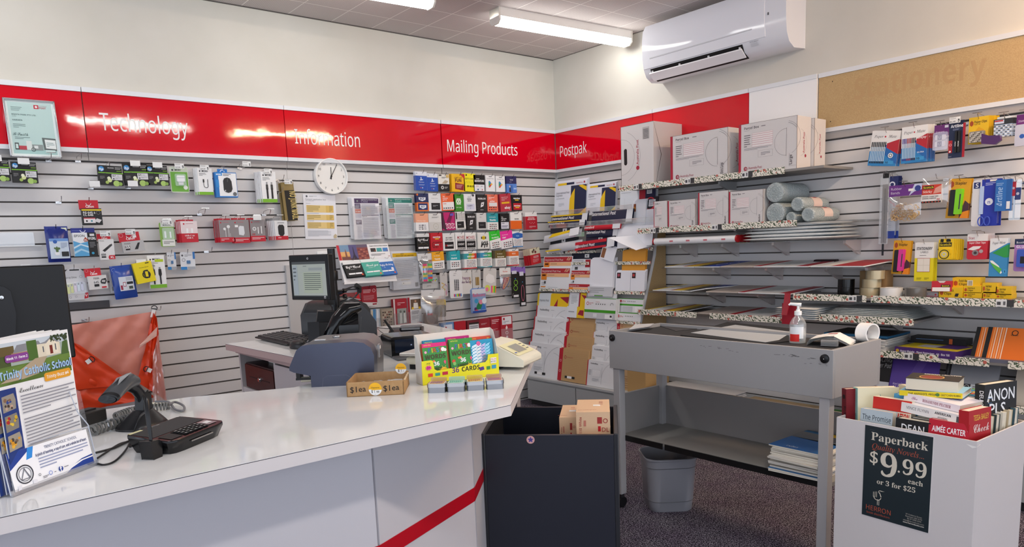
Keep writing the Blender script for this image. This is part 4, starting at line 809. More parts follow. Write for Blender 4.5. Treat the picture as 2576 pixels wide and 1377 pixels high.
for h_ in (.022,.07):
    for k in range(n+1): a = R(-150+100*k/n); vs.append((.0336*math.cos(a),.0336*math.sin(a),h_))
b.add(vs,[(k,k+1,n+2+k,n+1+k) for k in range(n)],m('eef0f1',.4))
vs = []
for h_ in (.010,.040):
    for k in range(n+1): a = R(-150+70*k/n); vs.append((.0339*math.cos(a),.0339*math.sin(a),h_))
b.add(vs,[(k,k+1,n+2+k,n+1+k) for k in range(n)],m('d92a24',.4)); part(b.build('label_wrap', sn),'white label with a red panel')
b = MB(); b.lathe([(.0145,.116),(.0145,.132),(.008,.134),(.008,.140)],m('f3f3f1',.35),18); b.lathe([(.005,.140),(.005,.158)],m('f3f3f1',.35),10); b.tube([(.012,0,.158),(-.03,0,.162),(-.036,0,.157)],[.008,.006,.004],m('f3f3f1',.35),10); b.build('pump', sn)
p = at(2088,868,z=TT); br = thing('instruction_leaflet','white folded leaflet propped in a small clear stand on the table corner','leaflet',(p.x,p.y+.01,TT),R(-74))
b = MB(); fan = [(-.07,.0),(-.06,.016),(.0,.030),(.03,.032),(.09,.002)]
for k in range(4):
    for a, c in zip(fan, fan[1:]): b.quad([(a[0],-.045,a[1]+.003*k),(c[0],-.045,c[1]+.003*k),(c[0],.085,c[1]+.003*k),(a[0],.085,a[1]+.003*k)],m('f2f2f0',.5))
b.quad([(-.005,.03,.0408),(.03,.03,.0428),(.03,.045,.0428),(-.005,.045,.0408)],m('c2454a')); b.build('pages', br)
b = MB()
for k in range(5): b.box(-.012,-.072,.004+.005*k,.05,-.048,.0065+.005*k,clear('dfe4e8',.25,.2))
b.build('clear_tray', br)
p = at(2178,862,z=TT); tr = thing('tape_core','empty white tape core standing on edge at the table corner','tape core',(p.x-.0,p.y-.005,TT+.04),R(-15))
b = MB(); b.lathe([(.034,-.026),(.040,-.026),(.040,.026),(.034,.026),(.034,-.026)],m('f2f2f0',.3),36,(0,0,0),'y',caps=False); b.build('ring', tr)
# magazines on the low shelf
rd = random.Random(11)
for i in range(16):
    z = SHZ+.001+i*.0066; b = MB(); b.box(-.11,-.15,0,.11,.15,.0054,'e6e0d2')
    b.box(-.1105,-.1505,.0046,.1105,.1505,.0058,['2f6aa0','d8d2c6','e4dfd6'][0 if i in (1,15) else 1+i%2])
    if i == 15: b.quad([(-.11,-.15,.006),(.11,-.15,.006),(.11,.02,.006),(-.11,.02,.006)],m('2a66a8',.3)); b.quad([(-.11,.02,.006),(.11,.0,.006),(.11,.10,.006),(-.11,.12,.006)],m('6a7078',.3)); b.quad([(-.0,.11,.006),(.11,.10,.006),(.11,.15,.006),(-.0,.15,.006)],m('e3c21c',.3)); b.text('rules',(-.02,-.13,.0065),(1,0,0),(0,1,0),.018,m('e8eef4'))
    o = b.build('magazine', loc=(-1.63+rd.uniform(-.012,.012)-(.02 if i in (0,1,8,9) else 0),-3.265+rd.uniform(-.008,.012),z), rot=R(-90+rd.uniform(-3,3)))
    tag(o,'blue covered magazine on top of the pile on the low table shelf' if i == 15 else 'blue covered magazine near the bottom of the low shelf pile' if i == 1 else 'pale magazine within the pile on the low table shelf','magazine','magazines piled on the low table shelf')
# ------------------------------------------------------------------ waste bin
wp = at(1679,1288,z=0); wb_ = thing('waste_bin','grey plastic waste bin with rounded square mouth on the carpet','waste bin',(-1.607,-2.48,0),R(-38))
def sq(r, z, k=.5): return [(x_,y_,z) for x_,y_ in rrect(-r,-r,r,r,r*k,6)]
PB = m('9a9ba1',.42)
b = MB(); b.loft([sq(.104,0),sq(.107,.004),sq(.110,.052),sq(.112,.054),sq(.122,.225),sq(.1235,.226),sq(.126,.262),sq(.131,.265),sq(.131,.271),sq(.127,.2735),sq(.122,.270),sq(.117,.22),sq(.108,.05),sq(.100,.008)],PB,False); b.build('tub', wb_, smooth=True)
b = MB()
for r_, z in ((.1105,.053),(.1222,.2255)):
    q = sq(r_+.001,z); b.tube(q,.0018,m('6b6c70',.45),5,True)
b.build('rim_line', wb_)
# ------------------------------------------------------------------ cardboard dump bin with paperbacks
A, B_, C_ = Vector((-2.05,-3.56,0)), Vector((-2.075,-3.992,0)), Vector((-1.72,-4.02,0)); DH = .71
an = math.atan2(B_.y-A.y,B_.x-A.x); dl = (B_-A).length; dd = .36
db = thing('book_bin','white cardboard dump bin full of paperback novels','book bin',A,an)
CW = m('d6d0ce',.65); CI = m('c9c2bc',.7); t_ = .005
b = MB(); b.box(0,0,0,dl,t_,DH,CW); b.build('front_panel', db)
b = MB(); b.box(0,t_,0,t_,dd,DH,CW); b.build('side_panel', db)
b = MB(); b.box(dl-t_,t_,0,dl,dd,DH,CW); b.build('side_panel', db)
b = MB(); b.box(t_,dd-t_,0,dl-t_,dd,DH,CI); b.build('back_panel', db)
MB().box(t_,t_,.40,dl-t_,dd-t_,.405,CI).build('inner_shelf', db)
b = MB(); b.add([(dl-.03,-.0006,DH-.012),(dl+.0006,-.0006,DH-.016),(dl+.0006,.02,DH-.012),(dl-.012,-.0008,DH-.022)],[(0,1,3),(1,2,3)],m('f3efe9')); b.build('torn_corner', db)
pw, phh = .214, .308; CRE = 'ded5c2'; ORA = 'b0533c'
pops = [('t','~SPaperback',.515,.85,.085,CRE,.84),('t','~iQuality Novels...',.50,.757,.060,ORA,.76),('t','~S$',.155,.60,.13,CRE,.2),('t','~S9',.38,.485,.245,CRE,.30),('t','~S.',.535,.56,.13,CRE),('t','~S99',.755,.555,.155,CRE,.40),('t','~Seach',.78,.47,.052,CRE,.28),('t','~Sor 3 for $25',.50,.385,.052,CRE,.6),
        ('t','~sHERRON',.255,.075,.052,ORA,.38),('t','~sbook distributors',.255,.035,.022,ORA,.38),
        ('t','29 Canberra Street',.78,.135,.014,'b9b4a8',.26),('t','Hemmant Qld 4174',.78,.112,.014,'b9b4a8',.26),('t','Ph 07 3390 0799',.79,.089,.014,'b9b4a8',.2),('t','sales@herronbooks.com',.78,.066,.014,'b9b4a8',.3),('t','~bwww.herronbooks.com',.78,.043,.014,'e0dccf',.3),
        ('r',.235,.15,.243,.215,CRE),('r',.258,.15,.266,.215,CRE),('o',.235,.245,.062,.010,CRE,(185,350)),('p',[(.17,.235),(.178,.232),(.178,.285),(.17,.29)],CRE),('p',[(.195,.232),(.203,.23),(.203,.29),(.195,.295)],CRE),('p',[(.22,.235),(.228,.235),(.228,.295),(.22,.30)],CRE),('o',.275,.30,.026,.009,CRE,(60,270)),('p',[(.283,.318),(.345,.316),(.288,.309)],CRE),('p',[(.288,.245),(.300,.25),(.272,.298),(.262,.293)],CRE),
        ('r',.08,.955,.15,.962,'3b4446'),('r',.86,.955,.93,.962,'3b4446')]
pM = MB(); pM.box(-pw/2,0,0,pw/2,.0012,phh,m('ebe8e4',.4)); pM.art([('r',0,0,.992,1,m('1f2b30',.3))]+pops,pw,phh,0)
pv = at(2178,1062,x=-2.06); po_ = pM.build('poster'); po_.matrix_world = Matrix.Translation(db.location) @ Matrix.Rotation(an,4,'Z') @ Matrix.Translation((.205,-.0018,DH-.317)) @ Matrix.Rotation(R(.4),4,'Y')
tag(po_,'dark green price poster reading Paperback Quality Novels 9.99 on the book bin','poster')
def book(label, x, y, z, w_, h_, t_, cover, ops=None, spine=None, sops=None, yaw=0, pit=0, lean=0, page='e6dcc6', name='paperback_book'):
    """upright book: cover faces -y, spine on the -x side; pit=-90 lays it flat with the cover up"""
    o = thing(name, label, 'book', (0,0,0), 0, 'paperbacks in the cardboard book bin')
    b = MB(); b.box(-w_/2+.001,.0012,.002,w_/2-.002,t_-.0012,h_-.002,page); b.build('pages', o)
    c = MB(); c.box(-w_/2,0,0,w_/2,.0012,h_,cover); c.box(-w_/2,t_-.0012,0,w_/2,t_,h_,cover); c.box(-w_/2-.0008,0,0,-w_/2+.0004,t_,h_,spine or cover)
    if ops: c.art(ops,w_,h_,0)
    if sops:
        s_ = MB(); s_.art(sops,t_,h_,0,-t_/2,0); s_.v = [(-w_/2-.0008+v[1], t_/2-v[0], v[2]) for v in s_.v]
        n = len(c.v); c.v += s_.v; c.f += [tuple(k+n for k in f) for f in s_.f]; c.mi += [c.mat(s_.mats[k]) for k in s_.mi]; c.sm += s_.sm
    c.build('cover', o)
    o.matrix_world = Matrix.Translation(db.location) @ Matrix.Rotation(an,4,'Z') @ Matrix.Translation((x,y,z)) @ Matrix.Rotation(R(yaw),4,'Z') @ Matrix.Rotation(R(lean),4,'Y') @ Matrix.Rotation(R(pit),4,'X'); return o
zt2 = lambda top, h_: top-h_
# front row, covers to the front
book('pale blue paperback titled The Promise in the front row of the book bin',.118,.02,.552,.105,.195,.028,'b9c6cc',[('tl','~sThe Promise',.06,.82,.09,'22303a',.9),('l',.06,.68,.6,.76,1,'8a949c')],pit=-4)
book('red and cream paperback titled Standardization behind the pale blue one',.150,.055,.585,.125,.20,.03,'e8dcc4',[('r',0,.80,1,1,'c8281e'),('T','~bSTANDARDIZATION',.5,.66,.12,'c8281e',.92)],pit=-4)
book('black paperback with large white letters DEAN at the front of the book bin',.237,.018,.535,.105,.20,.04,'131314',[('T','DEAN',.5,.80,.12,'f0f0f0',.66),('c',.85,.72,.10,'9a9a9a')],pit=-3)
book('red paperback by a scandal author with a gold crown at the front of the bin',.342,.012,.545,.114,.205,.02,'c2142c',[('T','AIMÉE CARTER',.5,.82,.085,'ffffff',.84),('r',.1,.66,.5,.76,'141414'),('t','~iA SCANDAL',.3,.68,.055,'f4f4f4',.34),('p',[(.55,.58),(.6,.72),(.66,.62),(.72,.74),(.78,.62),(.84,.72),(.86,.58)],'e8b420'),('p',[(.5,.5),(.75,.62),(1,.66),(1,.5)],'ece6dc')],pit=-5)
book('red paperback with gold title standing sideways by the right side of the bin',.411,.082,.585,.11,.205,.03,'b81c24',[('T','TESSA BAILEY',.55,.84,.08,'e8b840',.7),('t','~xCheck',.55,.66,.12,'f4e4dc',.7)],sops=[('v','~xCheck',.5,.6,.4,'f4e4dc',.5,-1)],yaw=81,pit=-2)
book('black paperback titled Anon in bold white letters at the right edge of the bin',.403,.245,.62,.14,.225,.032,'141416',[('T','ANON',.5,.76,.16,'f4f4f4',.86),('T','PLS',.4,.56,.16,'f4f4f4',.5)],sops=[('v','DEUXMOI',.5,.75,.4,'f0f0f0',.32,-1),('v','~bANON',.5,.4,.5,'f0f0f0',.3,-1)],yaw=74,pit=-2)
book('dark red spined paperback at the left end of the book bin',.045,.10,.60,.13,.20,.026,'7a1620',None,'6a1420',[('c',.5,.86,.3,'1a0c0e'),('v','RULAN',.5,.55,.5,'1a0c0e',.5,-1)],yaw=60,pit=-3)
book('cream paperback with a teal spine second from the left end of the bin',.088,.11,.60,.135,.205,.036,'efe6c4',[('tl','the',.45,.78,.10,'3f9c94',.4)],'8fc4bc',[('r',0,.25,1,1,'8fc4bc'),('v','stories',.5,.45,.35,'4a8c84',.4,-1)],yaw=50,pit=-4)
book('sky blue topped paperback behind the red and cream one',.205,.10,.588,.15,.205,.028,'4f9cc8',[('l',.25,.88,.75,.94,1,'1d5a84')],pit=-4,yaw=-4)
book('black paperback standing at the back of the book bin',.235,.225,.60,.13,.205,.03,'17181b',[('l',.2,.86,.5,.9,1,'7a7a7a')],pit=-3)
book('cream paged paperback standing beside the black back one',.150,.215,.60,.13,.20,.036,'d9ccb0',None,pit=-4,yaw=-8)
def flat(label, x, y, z, L_, D_, t_, cover, side, sops, topops, yaw=0, tilt=0, page='e6dcc6'):
    """book lying down with its spine to the front; L_ along x, D_ deep"""
    o = thing('paperback_book', label, 'book', (0,0,0), 0, 'paperbacks in the cardboard book bin')
    b = MB(); b.box(-L_/2+.002,.001,.0012,L_/2-.002,D_-.002,t_-.0012,page); b.build('pages', o)
    c = MB(); c.box(-L_/2,0,0,L_/2,D_,.0012,cover); c.box(-L_/2,0,t_-.0012,L_/2,D_,t_,cover)
    if side: c.box(-L_/2,-.0008,0,L_/2,.0004,t_,side)
    if sops: c.art(sops,L_,t_,-.0008)
    if topops:
        s_ = MB(); s_.art(topops,L_,D_,0); n = len(c.v); c.v += [(v[0],v[2],t_-v[1]) for v in s_.v]; c.f += [tuple(k+n for k in f) for f in s_.f]; c.mi += [c.mat(s_.mats[k]) for k in s_.mi]; c.sm += s_.sm
    c.build('cover', o)
    o.matrix_world = Matrix.Translation(db.location) @ Matrix.Rotation(an,4,'Z') @ Matrix.Translation((x,y,z)) @ Matrix.Rotation(R(yaw),4,'Z') @ Matrix.Rotation(R(tilt),4,'Y'); return o
flat('white spined paperback American Assassin lying over the middle of the bin',.275,.055,.745,.19,.125,.030,'e9e4e2','efebe8',[('t','~sVINCE FLYNN',.28,.42,.3,'55555c',.38),('t','~bAMERICAN',.70,.55,.26,'2a2a30',.26),('t','ASSASSIN',.70,.2,.16,'2a2a30',.22),('r',.92,.2,.97,.8,'55555c')],[('l',.62,.5,.95,.9,3,'4a4a52')],yaw=-6,tilt=3)
flat('pink and white paperback lying on the white spined one',.262,.085,.777,.185,.12,.022,'e9dfe4','efe4e8',[('t','~xThe',.2,.3,.4,'a05a8a',.2),('t','~SROSAMUNDE PILCHER',.6,.28,.42,'a05a6a',.5)],[('l',.25,.3,.8,.8,4,'b06a9a')],yaw=-10,tilt=3)
flat('yellow spined paperback lying under the thick dark one on the pile',.248,.110,.799,.18,.12,.017,'8fc0d8','e8cf1c',[('t','~bTHE ANTIDOTE PROJECT',.40,.3,.36,'4a4a18',.5),('c',.62,.5,.03,'4a7a3a'),('t','GRETCHEN RUBIN',.82,.3,.36,'4a4a18',.3)],None,yaw=10,tilt=-3)
flat('thick dark paperback with a red emblem lying on top of the book pile',.248,.115,.816,.15,.11,.038,'26221e',None,None,[('c',.45,.42,.2,'8a3a2c'),('o',.45,.42,.24,.03,'c89a50'),('t','~bMICHAEL CRICHTON',.6,.80,.14,'e6e0d6',.7),('l',.2,.05,.7,.12,1,'c8b070')],yaw=14,tilt=0)
flat('colourful patterned paperback sticking out behind the pile',.33,.20,.785,.11,.12,.016,'3a6a9a',None,None,[('p',[(x_*.25,y_*.2),(x_*.25+.2,y_*.2),(x_*.25+.2,y_*.2+.12),(x_*.25,y_*.2+.14)],['d8602c','2a8ab0','e8c83c','6aa84a','f0e8dc'][(x_*3+y_*2)%5]) for x_ in range(4) for y_ in range(5)],yaw=-8)
for i in range(5):
    book('cream edged paperback in the right back row of the book bin',.335+.006*i,.16+.03*i,.555+.003*i,.13,.195,.022,['d9ccb4','3a4a4c','e9e0cc','c9b898','44606a'][i],None,yaw=-5,pit=-4)
for i in range(3):
    book('cream paperback between the black one and the red crown one',.285+.002*i,.06+.03*i,.535+.008*i,.14,.20,.028,['e9e2d2','cfd8d6','e2d8c4'][i],None,pit=-4)
# ================================================================== BACK WALL DISPLAY
def span(u0, v0, u1, v1, d, wall):
    """a rectangle of wall goods, d metres in front of the wall: left, right (along the wall), bottom, top"""
    uc, vc = (u0+u1)/2, (v0+v1)/2
    if wall == 1:
        a, b, t, o = at(u0,vc,y=-d), at(u1,vc,y=-d), at(uc,v0,y=-d), at(uc,v1,y=-d); return (a.x+b.x)/2, b.x-a.x, o.z, t.z
    a, b, t, o = at(u0,vc,x=-d), at(u1,vc,x=-d), at(uc,v0,x=-d), at(uc,v1,x=-d); return (a.y+b.y)/2, a.y-b.y, o.z, t.z
def wallpos(c, d, z, wall): return (c,-d,z) if wall == 1 else (-d,c,z)
def hook(label, c, z, d, wall, mat=M_CHROME, ticket=None, group='peg hooks on the slatted wall', dark=False, price=None):
    """peg hook: bracket in the slat joint, prong reaching out d, optional ticket arm above it"""
    o = thing('peg_hook', label, 'hook', wallpos(c,.0015,z,wall), 0 if wall == 1 else WR, group)
    b = MB(); b.box(-.014,-.004,-.006,.014,.0,.006,mat); b.build('bracket', o)
    b = MB(); b.tube([(0,-.003,0),(0,-d*.85,-.001),(0,-d,.003),(0,-d-.012,.018),(0,-d-.015,.022)],.0018 if not dark else .0016,mat,6)
    if not dark: b.lathe([(.0,-.0035),(.0035,0),(.0,.0035)],mat,8,(0,-d-.016,.024))
    b.build('prong', o)
    if ticket:
        b = MB(); b.tube([(-.006,-.003,.004),(-.006,-.02,.022),(0,-d-.02,.030)],.0014,mat,6); b.tube([(-.022,-d-.02,.030),(.022,-d-.02,.030)],.0014,mat,6); b.build('ticket_arm', o)
        if ticket != 'bar':
            b = MB(); b.box(-.026,-d-.0215,-.002,.026,-d-.0205,.029,m('e8e9e8',.35))
            if ticket == 'price': b.art([('l',.06,.62,.7,.92,2,'9a9a9a'),('tl',price or '$19.99',.07,.12,.26,'1c1c1c',.5),('r',.78,.15,.92,.6,'3a3a3a'),('r',.81,.25,.86,.42,'e8e8e8')],.052,.031,-d-.0215,z0=-.002)
            k = b.build('ticket_holder', o)
    return o
def pack(rect, label, cat, name, lay, d=.09, wall=1, roll=0, yaw=0, group=None, hk=None, short=None, hmat=M_CHROME, dark=False, price=None, pitch=0, hang=None):
    c, w_, z0, z1 = span(*rect,d,wall); h_ = z1-z0
    o = thing(name, label, cat, wallpos(c,d,z1,wall), (0,0,0), group)
    o.rotation_euler = Matrix(((1,0,0),(0,1,0),(0,0,1))).to_4x4().to_euler()
    o.matrix_world = Matrix.Translation(wallpos(c,d,z1,wall)) @ Matrix.Rotation((0 if wall == 1 else WR)+R(yaw),4,'Z') @ Matrix.Rotation(R(roll),4,'Y') @ Matrix.Rotation(R(pitch),4,'X')
    for L_ in lay:
        pn, x0, y0, x1, y1, t, base, ops = L_[:8]; k = L_[8] if len(L_) > 8 else ''
        b = MB(); X0_, X1_, Z0_, Z1_ = (x0-.5)*w_, (x1-.5)*w_, (y0-1)*h_, (y1-1)*h_; W2, H2 = X1_-X0_, Z1_-Z0_
        if k == 'round': b.prism(rrect(X0_,Z0_,X1_,Z1_,min(W2,H2)*.12),-t,.0004,'y',base)
        elif k == 'arch': b.prism([(X0_,Z0_),(X1_,Z0_),(X1_,Z0_+H2*.62)]+[(X0_+W2*(.5+.5*math.cos(R(a))),Z0_+H2*(.62+.38*math.sin(R(a)))) for a in range(15,180,15)]+[(X0_,Z0_+H2*.62)],-t,.0004,'y',base)
        elif k == 'pillow':
            n = 10; rd = random.Random(int(c*1000)); vs = []
            for j in range(n+1):
                for i in range(n+1):
                    s_, q = i/n, j/n; bul = (max(0,math.sin(math.pi*s_)*math.sin(math.pi*q)))**.6
                    vs.append((X0_+W2*s_+rd.uniform(-.4,.4)*W2*.02*(1 if j in (0,n) else 0),-t*bul-rd.uniform(0,.002),Z0_+H2*q+rd.uniform(-.01,.01)*H2*(1 if i in (0,n) else 0)))
            b.add(vs,[(j*(n+1)+i,j*(n+1)+i+1,(j+1)*(n+1)+i+1,(j+1)*(n+1)+i) for j in range(n) for i in range(n)],base,True)
        elif k == 'taper': b.prism([(0,Z0_),(0,Z1_),(-t,Z1_),(-t*1.0,Z0_+.0)],X0_,X1_,'x',base)
        elif base: b.box(X0_,-t,Z0_,X1_,.0004,Z1_,base)
        if ops: b.art(ops,W2,H2,-t,X0_,Z0_)
        b.build(pn, o)
    if hk is not None:
        hx = hang if hang is not None else 0
        hook('%s peg hook carrying the %s' % ('black' if dark else 'chrome', short), c+(w_*hx if wall == 1 else -w_*hx), z1-.012, d+.006, wall, hmat, hk or None, dark=dark, price=price)
    return o
def stack(o, n, step=(-.0025,.006,0), label=None, jit=.8, seed=0):
    """more of the same hanging behind o"""
    rd = random.Random(seed)
    for i in range(1,n+1):
        k = dup(o, label); M_ = o.matrix_world.copy(); L_ = Matrix.Translation((step[0]*i,step[1]*i,step[2]*i+rd.uniform(-.001,.001)*jit)) @ Matrix.Rotation(R(rd.uniform(-1,1)*jit),4,'Y'); k.matrix_world = M_ @ L_
G_INK = 'ink cartridge packs on the back wall'; G_TEC = 'phone and computer accessories on the back wall'
HP_HEAD = [('c',.17,.55,.115,'2f7fc0'),('c',.17,.55,.10,'3f93d2'),('t','~Bhp',.17,.36,.30,'ffffff'),('r',.42,.62,.68,.8,'8a8a8a'),('l',.72,.5,.98,.85,2,'b9b9b9'),('r',.78,.3,.97,.4,'7aa32c')]
def ink(rect, num, label, short, roll=0, tk='bar', hk='bar'):
    body = [('r',0,.93,1,1,'7cc032'),('p',[(.02,.12),(.30,.0),(.30,.95),(.02,.88)],'1b1b1d'),('c',.40,.42,.12,'2b331c'),('c',.44,.38,.09,'cfd99a'),('c',.41,.55,.07,'e4e8cc'),('c',.33,.2,.07,'9fb85c'),('r',.52,.42,.95,.88,'d3d3d6'),('tl','~b'+num,.56,.68,.15,'3a3a3c',.2),('t','XL',.78,.68,.13,'9a9a9e'),('c',.60,.52,.03,'3a3a3c'),('l',.66,.5,.92,.62,2,'8a8a8c'),('c',.70,.14,.13,'a8c86c'),('c',.86,.12,.08,'86aa4c'),('l',.05,.45,.24,.7,4,'8a8a8a')]
    pack(rect,label,'ink cartridge pack','ink_cartridge_pack',[('hang_card',0,.60,1,1,.001,'131315',HP_HEAD),('carton',0,0,1,.62,.03,'161618',body)],d=.07,roll=roll,group=G_INK,hk=hk,short=short)
ink((-42,400,24,455),'15','black and green ink cartridge pack cut off by the left edge of the photo','ink pack at the left photo edge',1,hk='blank')
ink((29,408,93,461),'65','black and green ink cartridge pack marked 65, under the framed certificate','ink pack marked 65',1,hk='blank')
ink((246,417,308,467),'67','black and green ink cartridge pack marked 67','ink pack marked 67',2)
ink((309,413,371,467),'61','black ink cartridge pack marked 61, between the 67 one and another 61','left ink pack marked 61',-1,hk='blank')
ink((369,417,422,467),'61','black ink cartridge pack marked 61, beside the green charger pack','right ink pack marked 61',1,hk='blank')
CAN = [('T','Canon',.55,.22,.26,'ffffff',.42),('o',.5,.68,.14,.03,'d9d9d9',(180,360))]
pack((200,504,253,567),'red and black twin ink cartridge box with a yellow band, on a high single hook','ink cartridge pack','ink_cartridge_pack',[('hang_card',0,.62,.93,1,.001,'c51a2c',CAN),('carton',.06,0,1,.66,.03,'1a1a1c',[('r',0,.86,1,.95,'e6c81e'),('tl','~bPG-645 &',.06,.68,.13,'e8e8e8',.62),('tl','~bCL-646',.06,.54,.13,'e8e8e8',.5),('r',.06,.12,.64,.44,'e8e4e4'),('r',.06,.38,.64,.44,'c03a44'),('c',.2,.24,.05,'1a1a1c'),('c',.45,.24,.05,'3a8a9a'),('p',[(.58,.22),(.82,.12),(.96,.3),(.72,.4)],'d9d6d6'),('o',.82,.74,.1,.012,'9a9a9a')])],group=G_INK,hk='',short='red and black twin ink box')
pack((116,570,174,660),'dark blue foil ink pouch printed with a cactus','ink cartridge pack','ink_cartridge_pack',[('pouch',0,0,1,1,.022,m('23307c',.2),None,'pillow'),('printed_panel',.12,.10,.94,.66,.024,'cfdcea',[('r',.0,.86,1,1,'6f9ad6'),('c',.3,.84,.11,'2f62b4'),('p',[(.30,.32),(.42,.32),(.44,.5),(.36,.62),(.27,.5)],'55703c'),('c',.46,.5,.07,'55703c'),('c',.25,.52,.05,'55703c'),('p',[(.24,.16),(.46,.16),(.48,.32),(.22,.32)],'eef0f2'),('r',.58,.1,.96,.34,'26282c'),('l',.58,.5,.92,.8,5,'8a98b4')]),('header',.0,.82,1,1,.006,'22348a',[('r',.72,.3,.96,.8,'dfe6d0')])],group=G_INK,hk='',short='blue foil pouch with the cactus',dark=True,hmat=M_BLACK)
pack((181,574,241,645),'white blue and black ink cartridge box marked 812XL','ink cartridge pack','ink_cartridge_pack',[('hang_card',0,.82,1,1,.001,'232f86',[('r',.05,.45,.4,.55,'5a66b0'),('o',.5,.6,.12,.03,'dfe2f0',(180,360))]),('carton',.02,0,1,.83,.03,'e9ebee',[('r',.62,0,1,1,'141416'),('p',[(0,0),(.62,0),(.62,.62),(.3,.55),(0,.66)],'5aa6d6'),('p',[(0,.1),(.3,.25),(.62,.12),(.62,.2),(.3,.33),(0,.2)],'a9d2ea'),('p',[(0,.32),(.3,.47),(.62,.36),(.62,.42),(.3,.53),(0,.4)],'cfe6f2'),('tl','EPSON',.06,.82,.10,'3c3c40',.44),('p',[(.46,.62),(.60,.62),(.63,.7),(.53,.82),(.44,.7)],'a8452a'),('t','~bXL',.53,.65,.07,'ffffff'),('T','~b812XL',.81,.7,.10,'ffffff',.32),('r',.72,.85,.92,.95,'d9d9d9'),('l',.68,.35,.94,.6,4,'8c8c90'),('c',.78,.12,.06,'3aa0c8')])],group=G_INK,hk='',short='812XL ink box',dark=True,hmat=M_BLACK)
pack((246,589,286,654),'narrow white ink cartridge box marked 650 XL with a red top','ink cartridge pack','ink_cartridge_pack',[('hang_card',0,.76,.86,1,.001,'c51a2c',CAN),('carton',.05,0,1,.80,.02,'e2e1e0',[('tl','~bPIXMA',.06,.88,.06,'8a8a8a',.3),('p',[(.2,.45),(.75,.75),(.85,.68),(.35,.38)],'1e1e20'),('p',[(.55,.62),(.85,.78),(.88,.7),(.62,.55)],'3a3a3c'),('tl','~b650',.1,.2,.10,'2a2a2c',.3),('r',.1,.1,.4,.17,'1a1a1c'),('p',[(.55,.12),(.6,.02),(1,.02),(1,.22),(.62,.22)],'c51a2c'),('t','~bXL',.8,.07,.1,'ffffff')])],group=G_INK,hk='price',short='650 XL ink box',price='$35.00',roll=1)
pack((298,585,357,634),'small grey ink cartridge box marked 651, hanging askew','ink cartridge pack','ink_cartridge_pack',[('hang_card',0,.52,.9,1,.001,'c51a2c',CAN+[('o',.13,.75,.1,.015,'e0a0a8'),('r',.66,.4,.84,.68,'e8e8e8')]),('carton',.06,0,1,.55,.02,'b9b8b8',[('tl','~bPIXMA',.1,.74,.12,'6a6a6a',.3),('p',[(.52,.2),(.72,.8),(.82,.8),(.68,.2)],'1e1e20'),('r',.12,.35,.32,.62,'eeeeee'),('t','~b651',.22,.4,.2,'222222'),('r',.12,.2,.32,.34,'1a1a1c')])],group=G_INK,hk='price',short='651 ink box',price='$26.00',roll=-5)
pack((161,672,219,755),'rounded white blister card of five pastel memory sticks','memory stick pack','memory_stick_pack',[('backing_card',0,0,1,1,.001,'dcdcde',[('r',.30,.89,.72,.93,'2a2a2c'),('tl','~spop-up Drive',.02,.66,.055,'4a4a4e',.55),('o',.76,.70,.07,.012,'9a9a9e'),('p',[(.80,.02),(.98,.04),(1,.2),(.86,.22)],'c51a2c'),('T','V',.9,.08,.08,'ffffff'),('o',.2,.08,.05,.01,'8a8a8c'),('o',.45,.1,.05,.01,'8a8a8c')],'arch'),('blister',.08,.18,.92,.54,.012,clear('f2f4f6',.15,.12),None,'round')]+[('memory_stick',.10+.15*i,.20+.02*i,.215+.15*i,.48+.015*i,.009,['cfd420','cfd420','e4cfe2','cfdfe8','d4d0e6'][i],[('r',.25,.74,.75,.98,'4a4a4e')]) for i in range(5)],group=G_TEC,hk='',short='pastel memory sticks',d=.06)
pack((213,675,264,728),'small red and white ink cartridge box marked 645','ink cartridge pack','ink_cartridge_pack',[('hang_card',0,.60,.82,1,.001,'c51a2c',CAN+[('o',.15,.75,.1,.015,'e0a0a8')]),('carton',.08,0,1,.64,.03,'dedcda',[('tl','~bPIXMA',.3,.74,.13,'5a5a5a',.3),('r',.28,.4,.54,.64,'f2f2f2'),('t','~b645',.41,.43,.18,'1c1c1c',.26),('r',.28,.2,.54,.38,'1a1a1c'),('p',[(.66,.4),(.88,.34),(.98,.55),(.95,.78),(.72,.72),(.64,.55)],'222224'),('p',[(.7,.5),(.88,.46),(.92,.62),(.74,.66)],'b9b9b9'),('r',.66,.06,.92,.17,'c51a2c')])],group=G_INK,hk='',short='645 ink box',roll=-3)
pack((276,686,293,737),'white cable box peeping out behind the blue ink pouch','cable pack','cable_pack',[('carton',0,0,1,1,.01,'dededd',[('v','MOKI',.4,.7,.4,'4a4a4c',.4,-1),('r',.2,.1,.8,.3,'8a8a8c')])],group=G_TEC,d=.05)
pack((279,668,337,752),'crumpled blue foil ink pouch with white lettering','ink cartridge pack','ink_cartridge_pack',[('pouch',0,0,1,1,.022,m('2f4fa4',.18),None,'pillow'),('header',.0,.74,.85,.97,.008,'2446a0',[('T','brother',.62,.15,.34,'ffffff',.6),('o',.16,.62,.10,.012,'a9c0ea')]),('printed_panel',.26,.24,.88,.66,.024,'d9dfe8',[('r',.5,.7,.95,.95,'b9c0cc'),('r',.52,.44,.96,.62,'1a1c20'),('r',.05,.08,.2,.4,'a02c48'),('r',.25,.3,.45,.62,'a02c48'),('r',.28,.34,.42,.58,'e8e8ec'),('r',.5,.06,.95,.36,'d9dcdf'),('r',.62,.1,.9,.3,'3a4a44')])],group=G_INK,hk='',short='crumpled blue ink pouch',roll=-4)
